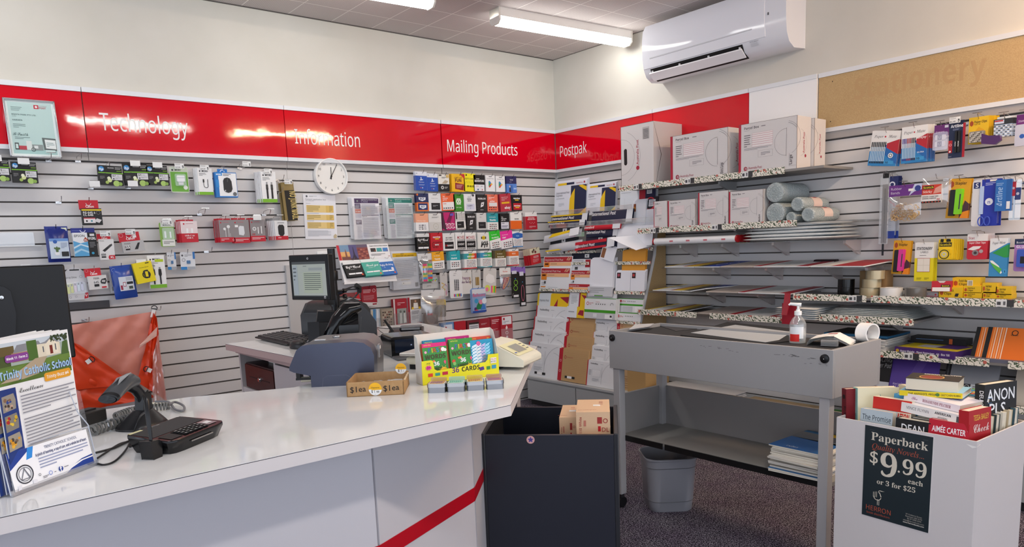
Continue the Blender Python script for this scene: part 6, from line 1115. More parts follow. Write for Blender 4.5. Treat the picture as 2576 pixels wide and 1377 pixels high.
rows = [
 [((135,170,288,420),'blue gift card with a white game symbol',PS,'e2e6f0',1),((290,195,432,432),'blue gift card with a white game symbol',PS,'e2e6f0',1),
  ((438,205,583,432),'cream and black gift card',[('r',0,0,1,.42,'1c1c1e'),('c',.35,.22,.13,'d9d9d6'),('c',.35,.22,.07,'4a4a4c'),('l',.54,.14,.85,.28,3,'c0c0bc'),('l',.3,.74,.78,.84,2,'3a3a3a'),('r',.06,.90,.3,.97,'2c2c2c'),('r',.72,.8,.96,.97,'d9b870'),('p',[(.3,.45),(.6,.66),(.9,.6),(.7,.45)],'b8a890')],'e9e6de',0),
  ((615,200,790,438),'yellow gift card with a red patch reading Gift of Fun',[('T','GIFT OF',.5,.72,.10,'6a2a1c',.7),('T','~bFUN',.5,.55,.16,'6a2a1c',.6),('p',[(.24,.16),(.88,.08),(.92,.42),(.26,.5)],'8e1f28'),('l',.34,.18,.8,.4,3,'e6b8b0'),('p',[(.62,1),(1,1),(1,.72)],'c8323a')],'f2bb1d',0),
  ((782,195,932,435),'bright yellow gift card',[('t','~bGIFT CARD',.5,.66,.09,'7a7010',.86)]+[('p',[(.14+.14*k,.44),(.18+.14*k,.44),(.24+.14*k,.58),(.20+.14*k,.58)],'c8c020') for k in range(5)]+[('T','~bJB HI-FI',.55,.25,.09,'2a2808',.7),('c',.2,.9,.06,'2a2808')],'f3e61c',2),
  ((908,215,1058,435),'black and white gift card about adventure',[('r',.06,.02,.94,.42,'e6e8ec'),('l',.22,.72,.8,.80,1,'e6e6e6'),('T','~bADVENTURE',.5,.58,.12,'f2f2f2',.84),('l',.18,.3,.5,.35,1,'d0603a'),('c',.36,.12,.06,'3a6a8a'),('p',[(.68,.08),(.78,.08),(.73,.18)],'c03040'),('l',.6,.3,.84,.35,1,'3a3a3a')],'1b1b1d',0),
  ((1070,218,1190,435),'white gift card with a coloured triangle',[('t','~sGoogle Play',.5,.76,.07,'7a7a7e',.8),('p',[(.3,.28),(.3,.62),(.5,.45)],'3a9a6a'),('p',[(.3,.62),(.42,.66),(.6,.52),(.5,.45)],'4a86d0'),('p',[(.3,.28),(.42,.24),(.6,.38),(.5,.45)],'d8453c'),('p',[(.5,.45),(.6,.52),(.74,.45),(.6,.38)],'f0b62c'),SLOT],'eeeff0',0),
  ((1205,228,1325,440),'white gift card with a coloured triangle',[('t','~sGoogle Play',.5,.76,.07,'7a7a7e',.8),('p',[(.3,.28),(.3,.62),(.5,.45)],'3a9a6a'),('p',[(.3,.62),(.42,.66),(.6,.52),(.5,.45)],'4a86d0'),('p',[(.3,.28),(.42,.24),(.6,.38),(.5,.45)],'d8453c'),('p',[(.5,.45),(.6,.52),(.74,.45),(.6,.38)],'f0b62c'),SLOT],'eeeff0',0),
  ((1342,230,1478,452),'navy and sky blue gift card with a small figure',[('r',.0,.0,1,.54,'5a8ad6'),('r',.35,.04,.6,.46,'3f6cb8'),('c',.32,.38,.07,'e6c8b4'),('p',[(.24,.05),(.42,.05),(.38,.3),(.28,.3)],'2a2430'),('T','~sVinyl',.5,.74,.08,'e6e6f2',.4),('l',.3,.62,.7,.66,1,'c9c9e0'),('r',.68,.2,.95,.3,'a9c4f0')],'2a2a5c',-1)],
 [((145,460,308,697),'navy gift card with an orange frame and a shield badge',[('r',0,0,1,.49,'e87a34'),('r',.12,.07,.9,.44,'26356e'),('p',[(.24,.2),(.5,.12),(.78,.2),(.78,.34),(.24,.34)],'e8ecf4'),('t','~bBCF',.5,.2,.1,'26356e',.4),('p',[(.2,.64),(.48,.56),(.74,.64),(.76,.78),(.18,.78)],'e8ecf4'),('t','~bBCF',.47,.64,.12,'26356e',.44),('p',[(.02,.9),(.1,.86),(.16,.9),(.14,.98),(.03,.98)],'e87a34')],'26305c',0),
  ((308,458,475,697),'plain white gift card with a black lower panel',[('r',.2,.08,.9,.46,'26262a'),('l',.32,.24,.78,.34,2,'b9b9bc'),('t','~ithe gift of choice',.5,.70,.045,'8a8a8e',.7),SLOT],'e6e7e8',0),
  ((470,460,655,690),'orange and white gift card for eats',[('r',.1,.06,.92,.5,'f0eeec'),('tl','~bThe',.14,.8,.06,'ffffff'),('tl','~bUltimate',.14,.7,.06,'ffffff',.6),('tl','~bgift for',.14,.6,.06,'ffffff',.5),('tl','~beats',.16,.38,.07,'d83a34',.3)]+grid(.14,.12,.88,.26,5,1,DK)+[SLOT],'ee6a3c',-2),
  ((640,472,775,700),'green gift card with a white cross ball symbol',[('o',.5,.58,.25,.10,'e2f0dc'),('p',[(.3,.72),(.36,.78),(.72,.42),(.66,.38)],'e2f0dc'),('p',[(.7,.72),(.64,.78),(.28,.42),(.34,.38)],'e2f0dc'),('t','~bGIFT CARD',.5,.2,.06,'dff0d8',.5),('r',.34,.93,.64,.96,'1c3a12')],'3f8f2c',0),
  ((780,468,935,695),'white and pale lilac gift card with grey serif words',[('r',.18,.08,.88,.42,'d4d6e8'),('t','~iEAT',.48,.78,.08,'4a4a52'),('t','~SDRINK',.46,.66,.08,'4a4a52',.4),('t','~SDINE',.46,.56,.07,'4a4a52',.34),('t','~SGIFT',.5,.26,.10,'6a6a7c',.5),('l',.5,.1,.56,.2,2,'3a3a44'),('c',.78,.92,.08,'2a2a30')],'e9eaec',0),
  ((950,482,1090,712),'dark block patterned gift card with a tilted white square',[('p',[(.34,.28),(.62,.36),(.70,.6),(.42,.56)],'e8e8ea'),('r',.48,.42,.56,.50,'2a2a2c'),('T','~bROBLOX',.5,.74,.10,'e8e8e8',.8),('l',.3,.1,.85,.16,1,'e0e0e0')]+grid(.02,.2,.3,.6,2,4,['4a4644','5a5552','3a3634'])+grid(.72,.2,.98,.6,2,4,['4a4644','5a5552','3a3634']),'2c2a2a',0),
  ((1090,475,1230,700),'coral and white gift card',ULT('f0785c','active')+[('r',.14,.3,.9,.52,'e4e4e4')],'f0785c',0),
  ((1255,465,1400,700),'dark red gift card hanging askew with a yellow bar',[('tl','~bDigital Gift Card',.14,.78,.05,'f0c8c8',.6),('l',.14,.6,.7,.74,2,'e8b4b8'),('r',.12,.44,.84,.54,'e6b820'),('T','ebay',.62,.14,.16,'ffffff',.6)],'b93444',-4),
  ((1410,480,1552,692),'black gift card with a red lower panel',[('r',.18,.06,.94,.48,'c0202c'),('T','~Bsupercheap',.52,.28,.09,'f6f6f6',.6),('r',.36,.18,.72,.25,'e6b820'),('T','~Bsupercheap',.5,.74,.10,'f6f6f6',.62),('r',.34,.64,.68,.71,'e6b820')],'161618',0)],
 [((137,728,305,965),'peach and white gift card',[('r',0,.5,1,1,'f2ab88'),('tl','~bBeauty & Spa',.14,.56,.06,'f8e0d0',.7),SLOT]+grid(.22,.1,.85,.42,3,3,['8a8a90','b0b0b4','4a4a50'],.6),'efefef',0),
  ((310,725,480,962),'pale grey gift card with a round seal',[('r',.0,.0,1,.5,'d2d0cc'),('o',.54,.26,.2,.015,'a8a888'),('t','~iseal',.54,.24,.05,'9a9a78'),('l',.24,.72,.78,.8,2,'6a6a6a'),SLOT],'e2e1de',0),
  ((490,712,662,950),'magenta patterned gift card with white dots',[('p',[(0,.1),(.2,0),(.3,0),(.12,.7),(.1,1),(0,1)],'4a2a3c'),('p',[(.3,.45),(.5,.75),(.6,.95),(.85,1),(.7,.6),(.6,.4)],'7a1c4c')]+[('c',.26+.12*k,.36-.03*(k%2),.045,'f2e0e8') for k in range(6)]+[('c',.3+.12*k,.11+.03*(k%2),.045,'f2e0e8') for k in range(6)]+[('t','~xCelebrate',.56,.2,.1,'f6e6ee',.6),('r',.6,.8,.86,.93,'6a5ac0')],'c0266e',-1),
  ((655,705,795,945),'black and white checked gift card with a black panel',[('r',.18,.1,.84,.46,'1e1e20'),('l',.26,.24,.76,.32,1,'b0b0b0')]+[('r',.02+.1*i,.52+.062*j,.06+.1*i,.555+.062*j,'26262a') for i in range(10) for j in range(7)]+[('r',.02+.1*i,.02,.06+.1*i,.07,'26262a') for i in range(10)]+[('p',[(.1,.6),(.2,.6),(.2,.97),(.1,.97)],'26262a')],'eceae6',-2),
  ((818,730,938,950),'dark block patterned gift card with a tilted white square',[('p',[(.30,.30),(.62,.38),(.70,.62),(.38,.60)],'e8e8ea'),('r',.46,.43,.56,.52,'2a2a2c'),('T','~bROBLOX',.5,.76,.10,'e8e8e8',.8),('l',.3,.1,.85,.16,1,'e0e0e0')]+grid(.02,.2,.28,.6,2,4,['4a4644','5a5552','3a3634']),'2a2828',0),
  ((950,720,1078,945),'pale grey gift card with a black lower panel',[('r',.16,.08,.92,.46,'232325'),('l',.3,.24,.78,.30,1,'9a9a9a'),('t','~iGift',.4,.72,.06,'8a8a8a'),SLOT],'d8d8d6',0),
  ((1088,725,1235,945),'teal and white gift card reading Thanks',[('r',0,.46,1,1,'2a9aa4'),('T','~bThanks',.5,.54,.10,'ffffff',.68),('tl','~bThe Ultimate gift for',.18,.74,.05,'d8f0f0',.6),SLOT]+grid(.2,.06,.88,.42,4,3,DK),'eeeeea',0),
  ((1262,728,1385,940),'black gift card with a pale lower panel',[('r',.08,.04,.92,.46,'dfe0ea'),('tl','~bThe',.12,.74,.06,'f4f4f4'),('tl','~bUltimate',.12,.64,.07,'f4f4f4',.66),('tl','~bgift for',.12,.54,.07,'f4f4f4',.6),('tl','~bstyle',.14,.36,.07,'2a2a3c',.4),('l',.14,.1,.8,.26,2,'6a6a7c')],'17171a',0),
  ((1400,712,1548,935),'white and bright orange gift card',[('r',0,0,1,.5,'ee6a1c'),('T','~bRIVER',.55,.56,.08,'2a2a2a',.5),SLOT],'f0f0ee',0),
  ((1595,712,1752,940),'red gift card standing apart at the far right',[('r',0,0,1,.76,'b5182c'),('t','~bEveryday',.52,.64,.075,'f6e4e4',.6),('t','~bMastercard',.52,.55,.075,'f6e4e4',.7)]+[('c',.36+.1*k,.40-.05*(k%2),.022,'f0c8cc') for k in range(5)]+[('l',.3,.08,.85,.2,3,'e8b4b8')],'f2f0ee',-1)],
 [((150,995,318,1230),'black gift card lettered in white brush script',[('r',0,.80,1,1,'dedede'),('T','~xGiftCard',.5,.58,.13,'ffffff',.84),('l',.3,.46,.72,.52,2,'a0a0a0'),('r',.1,.14,.5,.24,'f2f2f2'),('r',.52,.14,.92,.24,'f2f2f2'),('c',.86,.06,.05,'e8702c'),('r',.1,.02,.7,.1,'2a2a2a')]+[('c',.15+.11*k,.36+.03*(k%3),.012,'d8a83a') for k in range(7)],'161618',0),
  ((335,985,495,1225),'red gift card with dark block letters',[('T','~Bsupercheap',.5,.72,.09,'f6f6f6',.62),('r',.38,.63,.7,.69,'e6b820'),('T','~bGIFT',.52,.16,.34,'8c1420',.82),('T','~Bauto',.5,.3,.09,'f6f6f6',.4)],'c4202e',0),
  ((500,990,655,1222),'white gift card for games with a black panel',[('r',.14,.1,.9,.5,'151517'),('t','~bEB',.3,.24,.1,'d02c34'),('t','~bGAMES',.6,.24,.1,'f2f2f2',.5),('T','EB GAMES',.52,.70,.07,'2a2a2c',.76),('T','GIFT CARD',.52,.58,.07,'2a2a2c',.76)],'e8e8e6',0),
  ((665,980,795,1210),'white and black cinema gift card reading Movies',[('r',.18,.12,1,.5,'151517'),('t','~bEVENT',.6,.26,.11,'f2f2f2',.6),('T','MOVIES',.58,.62,.17,'a83a44',.74)]+[('r',.18+.09*k,.03,.24+.09*k,.09,'1c1c1c') for k in range(9)]+[('r',.18+.09*k,.53,.24+.09*k,.58,'3a3a3a') for k in range(9)],'efeeec',0),
  ((790,980,940,1210),'white and black cinema gift card reading Movies',[('r',.14,.12,.94,.5,'151517'),('t','~bEVENT',.54,.26,.11,'f2f2f2',.6),('T','MOVIES',.52,.62,.17,'a83a44',.74)]+[('r',.14+.09*k,.03,.2+.09*k,.09,'1c1c1c') for k in range(9)]+[('r',.14+.09*k,.53,.2+.09*k,.58,'3a3a3a') for k in range(9)],'efeeec',0),
  ((962,980,1115,1198),'white gift card with black brush strokes and a yellow oval',[('r',.3,.60,.74,.74,'26262a'),('c',.52,.67,.14,'e8c81c'),('t','~bIKEA',.52,.635,.06,'26262a',.3),('p',[(.24,.1),(.34,.46),(.40,.46),(.36,.1)],'1a1a1a'),('p',[(.38,.3),(.55,.46),(.62,.44),(.44,.24)],'1a1a1a'),('p',[(.5,.06),(.58,.06),(.72,.44),(.66,.46)],'1a1a1a'),('p',[(.72,.1),(.8,.1),(.86,.46),(.78,.46)],'1a1a1a'),('p',[(.28,.2),(.9,.26),(.9,.31),(.28,.26)],'1a1a1a')],'e9e9e4',0),
  ((1110,960,1255,1195),'bright green and white gift card hanging askew',[('p',[(0,.48),(1,.56),(1,1),(0,1)],'35c832'),('T','~bStudents',.54,.58,.085,'f4fff2',.72),('tl','~bThe Ultimate',.2,.76,.05,'e8ffe4',.5)]+grid(.2,.06,.88,.42,4,3,DK),'f0f0ee',-6),
  ((1258,960,1420,1190),'hot pink and white gift card hanging askew',[('p',[(0,.48),(1,.56),(1,1),(0,1)],'f032a0'),('T','~bHer',.32,.58,.11,'fff0fa',.4),('tl','~bThe Ultimate',.14,.76,.05,'ffe4f4',.5)]+grid(.2,.08,.9,.42,4,3,DK),'f0eef0',-6),
  ((1425,965,1562,1175),'blue topped white gift card with small marks',[('p',[(0,.60),(.5,.52),(1,.60),(1,.84),(.5,.92),(0,.84)],'2a64b8'),('t','~bYOU',.5,.66,.09,'a9d4f0',.4),('r',0,0,1,.06,'3a86c8')]+grid(.18,.1,.88,.52,6,5,DK,.5),'edeef0',0)]]
for ri, row in enumerate(rows):
    for i, (rc, ds, ops, base, rl) in enumerate(row): gift(z5(*rc),ds,ops,base,ri,i,4 if i % 2 else 3,rl)
row5 = [((350,72,512,305),'amber and white gift card reading Teens',[('r',0,.48,1,1,'f0a81c'),('T','~bTeens',.45,.54,.10,'fff8e4',.6),('tl','~bThe Ultimate',.16,.74,.06,'fff0cc',.5),SLOT]+grid(.16,.08,.88,.42,5,3,DK),'f0efec',-2),
 ((590,62,728,300),'turquoise and white gift card reading Home',[('p',[(0,.5),(1,.46),(1,1),(0,1)],'22aab4'),('T','~bHome',.4,.55,.10,'ecffff',.56),('tl','~bThe Ultimate',.14,.74,.06,'d8f6f6',.5)]+grid(.12,.12,.9,.42,4,3,DK),'eef0f0',-2),
 ((782,62,948,298),'rainbow banded gift card reading Birthday',[('r',0,.55,.5,.86,'3aa0a8'),('p',[(.3,.55),(.6,.55),(.7,.86),(.4,.86)],'8ab03a'),('p',[(.55,.55),(.8,.55),(.9,.86),(.65,.86)],'e88a2c'),('p',[(.75,.55),(1,.55),(1,.86),(.85,.86)],'d03a34'),('t','~bBIRTHDAY',.55,.64,.09,'ffffff',.6),('r',0,0,1,.06,'c8282c'),SLOT]+grid(.2,.1,.92,.52,6,5,DK,.5),'efefed',0),
 ((998,58,1150,278),'blue green banded gift card reading Thank you',[('r',0,.58,.5,.88,'3a96c0'),('r',.5,.58,1,.88,'4ab05c'),('p',[(.3,.58),(.7,.58),(.6,.88),(.4,.88)],'3aa892'),('t','~bTHANK YOU',.55,.68,.08,'ffffff',.66),('p',[(0,0),(1,0),(1,.07),(.5,.02),(0,.06)],'3aa0b0'),SLOT]+grid(.2,.1,.9,.54,6,5,DK,.5),'eff0ee',0),
 ((1195,55,1338,268),'olive brown and white gift card reading Everyone',[('r',0,.52,1,1,'6a5a28'),('T','~bEveryone',.52,.57,.085,'fffbe8',.66),('tl','~bThe Ultimate',.18,.76,.06,'f0ead0',.5)]+grid(.2,.06,.9,.46,6,5,DK,.5),'edece8',0),
 ((1380,35,1508,258),'orange banded gift card with small marks',[('r',0,.58,1,.86,'e8702c'),('t','~bKIDS',.5,.68,.09,'ffe8d4',.36),('r',0,0,1,.06,'d03034'),SLOT]+grid(.14,.1,.9,.52,6,5,DK,.5),'efefed',0)]
for i, (rc, ds, ops, base, rl) in enumerate(row5): gift(z6(*rc),ds,ops,base,4,i,5,rl,step=(-.0024,.006,0))
# fan of red cards at the right end
RF = [('r',0,0,1,.62,'c0242e'),('r',0,.62,1,1,'d9d4b8'),('c',.3,.8,.1,'6a4a3a'),('c',.55,.76,.1,'7a3a3c'),('c',.42,.9,.08,'4a3a34'),('t','~bAustralian',.56,.48,.06,'f8e0e0',.6),('t','~bRedbubble',.56,.40,.06,'f8e0e0',.6),('l',.2,.12,.8,.34,4,'e4a4a8')]
gift(z6(1650,25,1785,240),'red greeting gift card fanned at the right end',RF,'c0242e',4,6,6,-8,d=.10,step=(-.006,.007,0))
# three stacks on the sloping stand
def onstand(rect, lab, ops, base, n, grp='gift cards on the sloping stand', sl='gift card'):
    c, w_, z0, z1 = span(*rect,.17,1); h_ = z1-z0; b = MB(); b.box(-w_/2,-.0008,-h_,w_/2,.0003,0,base); b.art(ops,w_,h_,-.0008,z0=-h_)
    o = b.build('gift_card'); o.matrix_world = Matrix.Translation((c,-.145,z1)) @ Matrix.Rotation(R(-2),4,'Y') @ Matrix.Rotation(R(-32),4,'X'); tag(o,lab+', top of its stack on the sloping stand','gift card',grp)
    rd = random.Random(n)
    for k in range(1,n+1):
        q = o.copy(); COL.objects.link(q); q.matrix_world = o.matrix_world @ Matrix.Translation((rd.uniform(-.0018,.001),.0026*k,rd.uniform(-.003,.001))); q['label'] = lab+', lower in its stack on the sloping stand'
onstand((866,658,911,703),'black gift card lettered in white script',[('r',0,.82,1,1,'e6e6e6'),('T','~xGiftCard',.5,.56,.15,'ffffff',.84),('l',.3,.44,.72,.5,2,'a0a0a0'),('r',.12,.14,.48,.24,'f2f2f2'),('r',.5,.14,.86,.24,'f2f2f2'),('c',.86,.1,.05,'e8502c')],'161618',6)
onstand((911,652,955,700),'mint green gift card lettered in white script',[('r',0,.82,1,1,'e6eeea'),('t','~xThank you',.55,.56,.13,'ffffff',.7),('l',.3,.44,.72,.5,2,'c0e0d8'),('r',.12,.18,.48,.26,'f2f2f2'),('r',.5,.18,.86,.26,'f2f2f2'),('c',.86,.08,.05,'e8702c')],'4fae9c',7)
onstand((951,652,991,698),'blue gift card lettered in white script',[('r',0,.82,1,1,'e4eaf2'),('t','~xHappy Birthday',.5,.58,.12,'ffffff',.86),('l',.3,.44,.62,.48,1,'c0d4ee'),('r',.12,.2,.48,.28,'f2f2f2'),('r',.5,.2,.86,.28,'f2f2f2'),('c',.8,.36,.08,'e4dfe8'),('c',.86,.1,.05,'e8502c')],'2f6cb8',5)
for (u, v) in ((886,655),(936,651),(972,650)):
    p = at(u,v,y=-.14); o = tag(MB().tube([p+Vector((0,.03,.01)),p,p+Vector((.004,-.012,-.002)),p+Vector((.012,-.014,.016))],.0012,M_CHROME,6).build('wire_prong'),'thin bent wire holding the %s stack on the sloping stand' % {886:'black card',936:'mint card',972:'blue card'}[u],'hook')
# ================================================================== MAIL RACK IN THE CORNER
CB = m('a5a8a9',.4)
cbn = thing('base_cabinet','long low grey base cabinet along the right wall with flush doors','cabinet',(-.28,-2.0,0))
b = MB(); b.box(-.55,-4.6,.05,-.022,-.17,.225,CB); b.box(-.52,-4.6,0,-.022,-.17,.05,m('2a2a2c')); b.build('body', cbn, world=True)
MB().box(-.565,-4.6,.226,-.022,-.165,.242,m('b2b5b6',.35)).build('top', cbn, world=True)
for y0, y1 in ((-.745,-.175),(-1.33,-.755),(-1.92,-1.34),(-2.51,-1.93),(-3.1,-2.52)): MB().box(-.562,y0,.055,-.551,y1,.212,CB).build('door', cbn, world=True)
rk = thing('mail_rack','stepped clear and white mail rack in the room corner with a fibreboard end','rack',(-.2,-.7,.242))
b = MB(); b.prism([(-.022,.243),(-.45,.243),(-.33,.66),(-.14,1.22),(-.09,1.60),(-.022,1.60)],-1.205,-1.19,'y',M_MDF); part(b.build('end_panel', rk, world=True),'brown fibreboard end panel')
b = MB(); b.tube([(-.455,-1.198,.245),(-.335,-1.198,.66),(-.145,-1.198,1.22),(-.095,-1.198,1.60)],.012,m('d9d9da',.4),8); b.build('end_edge', rk, world=True)
b = MB(); b.prism([(-.022,.243),(-.40,.243),(-.30,.66),(-.115,1.22),(-.07,1.56),(-.022,1.56)],-1.189,-.16,'y',m('c3c2c1',.45)); b.build('sloping_back', rk, world=True)
FL = []
def gx(z): return -.45+.12*(z-.243)/.417 if z < .66 else -.33+.19*(z-.66)/.56 if z < 1.22 else -.14+.05*(z-1.22)/.38
def G(rect, label, name, cat, base, ops, x, t=.004, pit=-9, roll=0, group='mail products on the corner rack', n=0, nl=None, bul=False):
    u0, v0, u1, v1 = rect; uc, vc = (u0+u1)/2, (v0+v1)/2
    A_, B2 = at(u0,vc,x=x), at(u1,vc,x=x); tp_, bt = at(uc,v0,x=x), at(uc,v1,x=x); w_, h_ = A_.y-B2.y, tp_.z-bt.z
    b = MB()
    if bul:
        k_ = 9; rd = random.Random(int(u0)); vs = []
        for j in range(k_+1):
            for i in range(k_+1):
                s_, q = i/k_, j/k_; vs.append(((s_-.5)*w_,-t*(max(0,math.sin(math.pi*s_)*math.sin(math.pi*q)))**.5-rd.uniform(0,.0012),h_*q+rd.uniform(-.02,.02)*h_*(j in (0,k_))))
        b.add(vs,[(j*(k_+1)+i,j*(k_+1)+i+1,(j+1)*(k_+1)+i+1,(j+1)*(k_+1)+i) for j in range(k_) for i in range(k_)],base,True)
        b.add([(v[0],.0008,v[2]) for v in (vs[0],vs[k_],vs[-1],vs[-k_-1])],[(3,2,1,0)],base)
    else: b.box(-w_/2,-t,0,w_/2,.0,h_,base)
    if ops: b.art(ops,w_,h_,-t-.0004)
    o = b.build(name); o.matrix_world = Matrix.Translation((x,(A_.y+B2.y)/2,bt.z)) @ Matrix.Rotation(WR,4,'Z') @ Matrix.Rotation(R(roll),4,'Y') @ Matrix.Rotation(R(pit),4,'X'); tag(o,label,cat,group)
    for k in range(1,n+1):
        q = o.copy(); COL.objects.link(q); q.matrix_world = o.matrix_world @ Matrix.Translation((random.uniform(-.003,.003),(t+.0012)*k,.004*k+random.uniform(-.002,.003))); q['label'] = nl
    return o
PADW = [('r',0,0,.035,1,'b8242f'),('tl','~bPaddedBag',.12,.86,.05,'5a5c60',.34),('l',.48,.86,.8,.9,1,'b9bcc0'),('o',1.0,.32,.46,.006,'9a9da2',(100,180)),('o',.78,.30,.34,.006,'a5a8ad',(-80,88)),('r',.54,.12,.546,.78,'9a9da2'),('r',.2,.38,.5,.66,'c9ccd0'),('r',.205,.39,.495,.65,'eceef0')]+[('r',.2,.42+.05*k,.5,.424+.05*k,'a9acb1') for k in range(5)]+[('l',.08,.42,.17,.64,5,'9a9da2'),('l',.22,.2,.48,.32,4,'aaadb2')]
TAG = [('r',.26,.10,.34,.17,'1c1c1e'),('r',.34,.10,.5,.17,'f2f2f2'),('r',.50,.10,.60,.17,'1c1c1e')]
KRF = [('r',0,0,.13,1,'b8182c'),('o',.065,.62,.03,.008,'e8c8c8'),('o',.065,.3,.03,.008,'e8c8c8'),('o',.22,.74,.04,.012,'a8242c'),('tl','Australia Post',.28,.73,.03,'a8403c',.34)]+[('r',.18,.05+.055*k,.95,.053+.055*k,'a88458') for k in range(16)]
nm_a, nm_b, nm_c = 'white padded bag with a red edge', 'kraft padded bag with a red side stripe', 'white padded bag with a thin red edge'
for k, (u0, v0, u1, v1, x) in enumerate(((1324,866,1404,952,-.52),(1331,835,1413,920,-.485),(1337,801,1418,890,-.45),(1343,771,1421,860,-.415))):
    G((u0,v0,u1,v1),'%s, %s, left rack column' % (nm_a,['lowest step','second step up','third step up','top step'][k]),'padded_bag','padded bag','e3e5e8',PADW+(TAG if k == 0 else []),x,.006,-9,0,n=2,nl='white padded bag behind the front one, %s of the left column' % ['lowest step','second step up','third step up','top step'][k],bul=False)
for k, (u0, v0, u1, v1, x) in enumerate(((1402,881,1475,962,-.52),(1411,850,1484,935,-.485),(1418,814,1487,900,-.45),(1419,781,1492,870,-.415))):
    G((u0,v0,u1,v1),'%s, %s, second rack column' % (nm_b,['lowest step','second step up','third step up','top step'][k]),'padded_bag','padded bag','c09c6c',KRF+(TAG if k == 0 else []),x,.006,-9,0,n=2,nl='kraft padded bag behind the front one, %s of the second column' % ['lowest step','second step up','third step up','top step'][k])
for k, (u0, v0, u1, v1, x) in enumerate(((1474,911,1544,975,-.52),(1482,874,1550,950,-.485),(1486,839,1553,915,-.45),(1488,806,1556,880,-.415))):
    G((u0,v0,u1,v1),'%s, %s, third rack column' % (nm_c,['lowest step','second step up','third step up','top step'][k]),'padded_bag','padded bag','e0e2e5',PADW,x,.006,-9,0,n=2,nl='white padded bag behind the front one, %s of the third column' % ['lowest step','second step up','third step up','top step'][k])
G((1532,928,1544,978),'red strip edge of a kraft bag at the right of the lowest rack step','padded_bag','padded bag','b8182c',None,-.515,.005)
for k, (u0, v0, u1, v1, x) in enumerate(((1560,930,1602,985,-.46),(1552,812,1612,850,-.40))):
    G((u0,v0,u1,v1),['kraft padded bag seen behind the table leg','kraft padded bag on the top step above the table corner'][k],'padded_bag','padded bag','c8a67a',KRF if k else [('l',.2,.1,.8,.7,6,'a88458'),('o',.5,.8,.3,.02,'a88458')],x,.02 if not k else .006,-6)
MB_ = thing('kraft_carton','plain kraft carton on the base cabinet behind the table leg','carton',(-.36,-1.31,.243)); MB().box(-.14,-.09,0,.12,.08,.21,m('b4925f',.7)).build('carton', MB_)
EXP = [('r',0,0,.05,1,'e8c41c'),('r',.43,0,1,1,'eec51a'),('p',[(.48,0),(.66,0),(.66,.78),(.58,.5),(.5,.25)],'a02038'),('p',[(.72,.86),(.98,.55),(1,.75),(1,.9)],'a02038'),('tl','~sExpress Post',.08,.62,.10,'4a4c50',.3),('l',.08,.3,.36,.38,1,'9a9da2')]
G((1350,741,1428,790),'yellow and white express post mailer, left one on the rack','express_mailer','mailer','dfe5ea',EXP,-.375,.004,-9,0,n=2,nl='yellow and white express mailer behind the left front one')
G((1430,737,1472,786),'yellow and white express post mailer, half width one beside the green boxes','express_mailer','mailer','e4e8ec',[('r',.62,0,1,1,'eec51a'),('r',.58,0,.66,1,'a02038'),('p',[(.7,.9),(1,.6),(1,.86)],'a02038'),('l',.12,.4,.5,.85,6,'b0b5bb')],-.37,.004)
G((1425,772,1472,800),'yellow and white express post mailer low in front of the half width one','express_mailer','mailer','e4e8ec',[('r',.55,0,1,1,'eec51a'),('p',[(.6,.3),(.9,.2),(.9,.7),(.7,.7)],'a02038'),('l',.1,.4,.45,.6,1,'9a9da2')],-.40,.004)
GRN = [('r',0,.30,1,.44,'3f9a1c'),('r',0,0,1,.30,'c9cbce'),('r',0,.985,1,1,'3f9a1c'),('o',.1,.74,.04,.012,'c0242e'),('tl','Australia',.16,.75,.05,'c0242e',.14),('tl','Post',.16,.68,.05,'c0242e',.1)]+[('c',.38+.07*k,.72,.014,'3a3a3c') for k in range(5)]+[('l',.36,.8,.6,.84,1,'c07078'),('o',.88,.70,.05,.014,'8a8c90',(0,200)),('r',.3,.08,.42,.25,'e2e4e6'),('r',.68,.02,.92,.24,'f0f0f0'),('r',.84,.1,.9,.2,'3a3a3c')]
G((1473,752,1551,803),'white mailer box with a broad green band on the rack','mailer_box','mailer box','e3e4e6',GRN,-.395,.02,-7,0,n=1,nl='white mailer box behind the broad green band one')
G((1474,738,1551,760),'grey and white printed mailer standing behind the green band box','mailer_box','mailer box','dfe1e3',[('r',.2,.3,.4,.42,'3f9a1c'),('r',.62,.3,.8,.4,'3f9a1c'),('l',.05,.6,.5,.8,2,'b9bcc0')],-.34,.004)
G((1556,752,1618,788),'clear wrapped white and green mailer on the rack, upper one','mailer_box','mailer box','e3e5e7',[('r',0,.50,1,.62,'3f9a1c'),('r',0,.96,1,1,'3f9a1c'),('r',.06,.74,.14,.88,'c0242e'),('tl','AZPost',.15,.75,.10,'c0242e',.16)]+[('c',.4+.07*k,.8,.014,'3a3a3c') for k in range(5)]+[('r',.2,.05,.6,.45,'c4c7ca'),('r',.7,.06,.95,.45,'f0f0f0')],-.34,.012,-8)
G((1551,787,1613,808),'clear wrapped white and green mailer on the rack, lower one','mailer_box','mailer box','e6e7e9',[('r',0,.9,1,1,'3f9a1c'),('r',.06,.34,.14,.7,'c0242e'),('tl','AZPost',.15,.4,.2,'c0242e',.16)]+[('c',.4+.07*k,.55,.014,'3a3a3c') for k in range(5)],-.37,.012,-8)
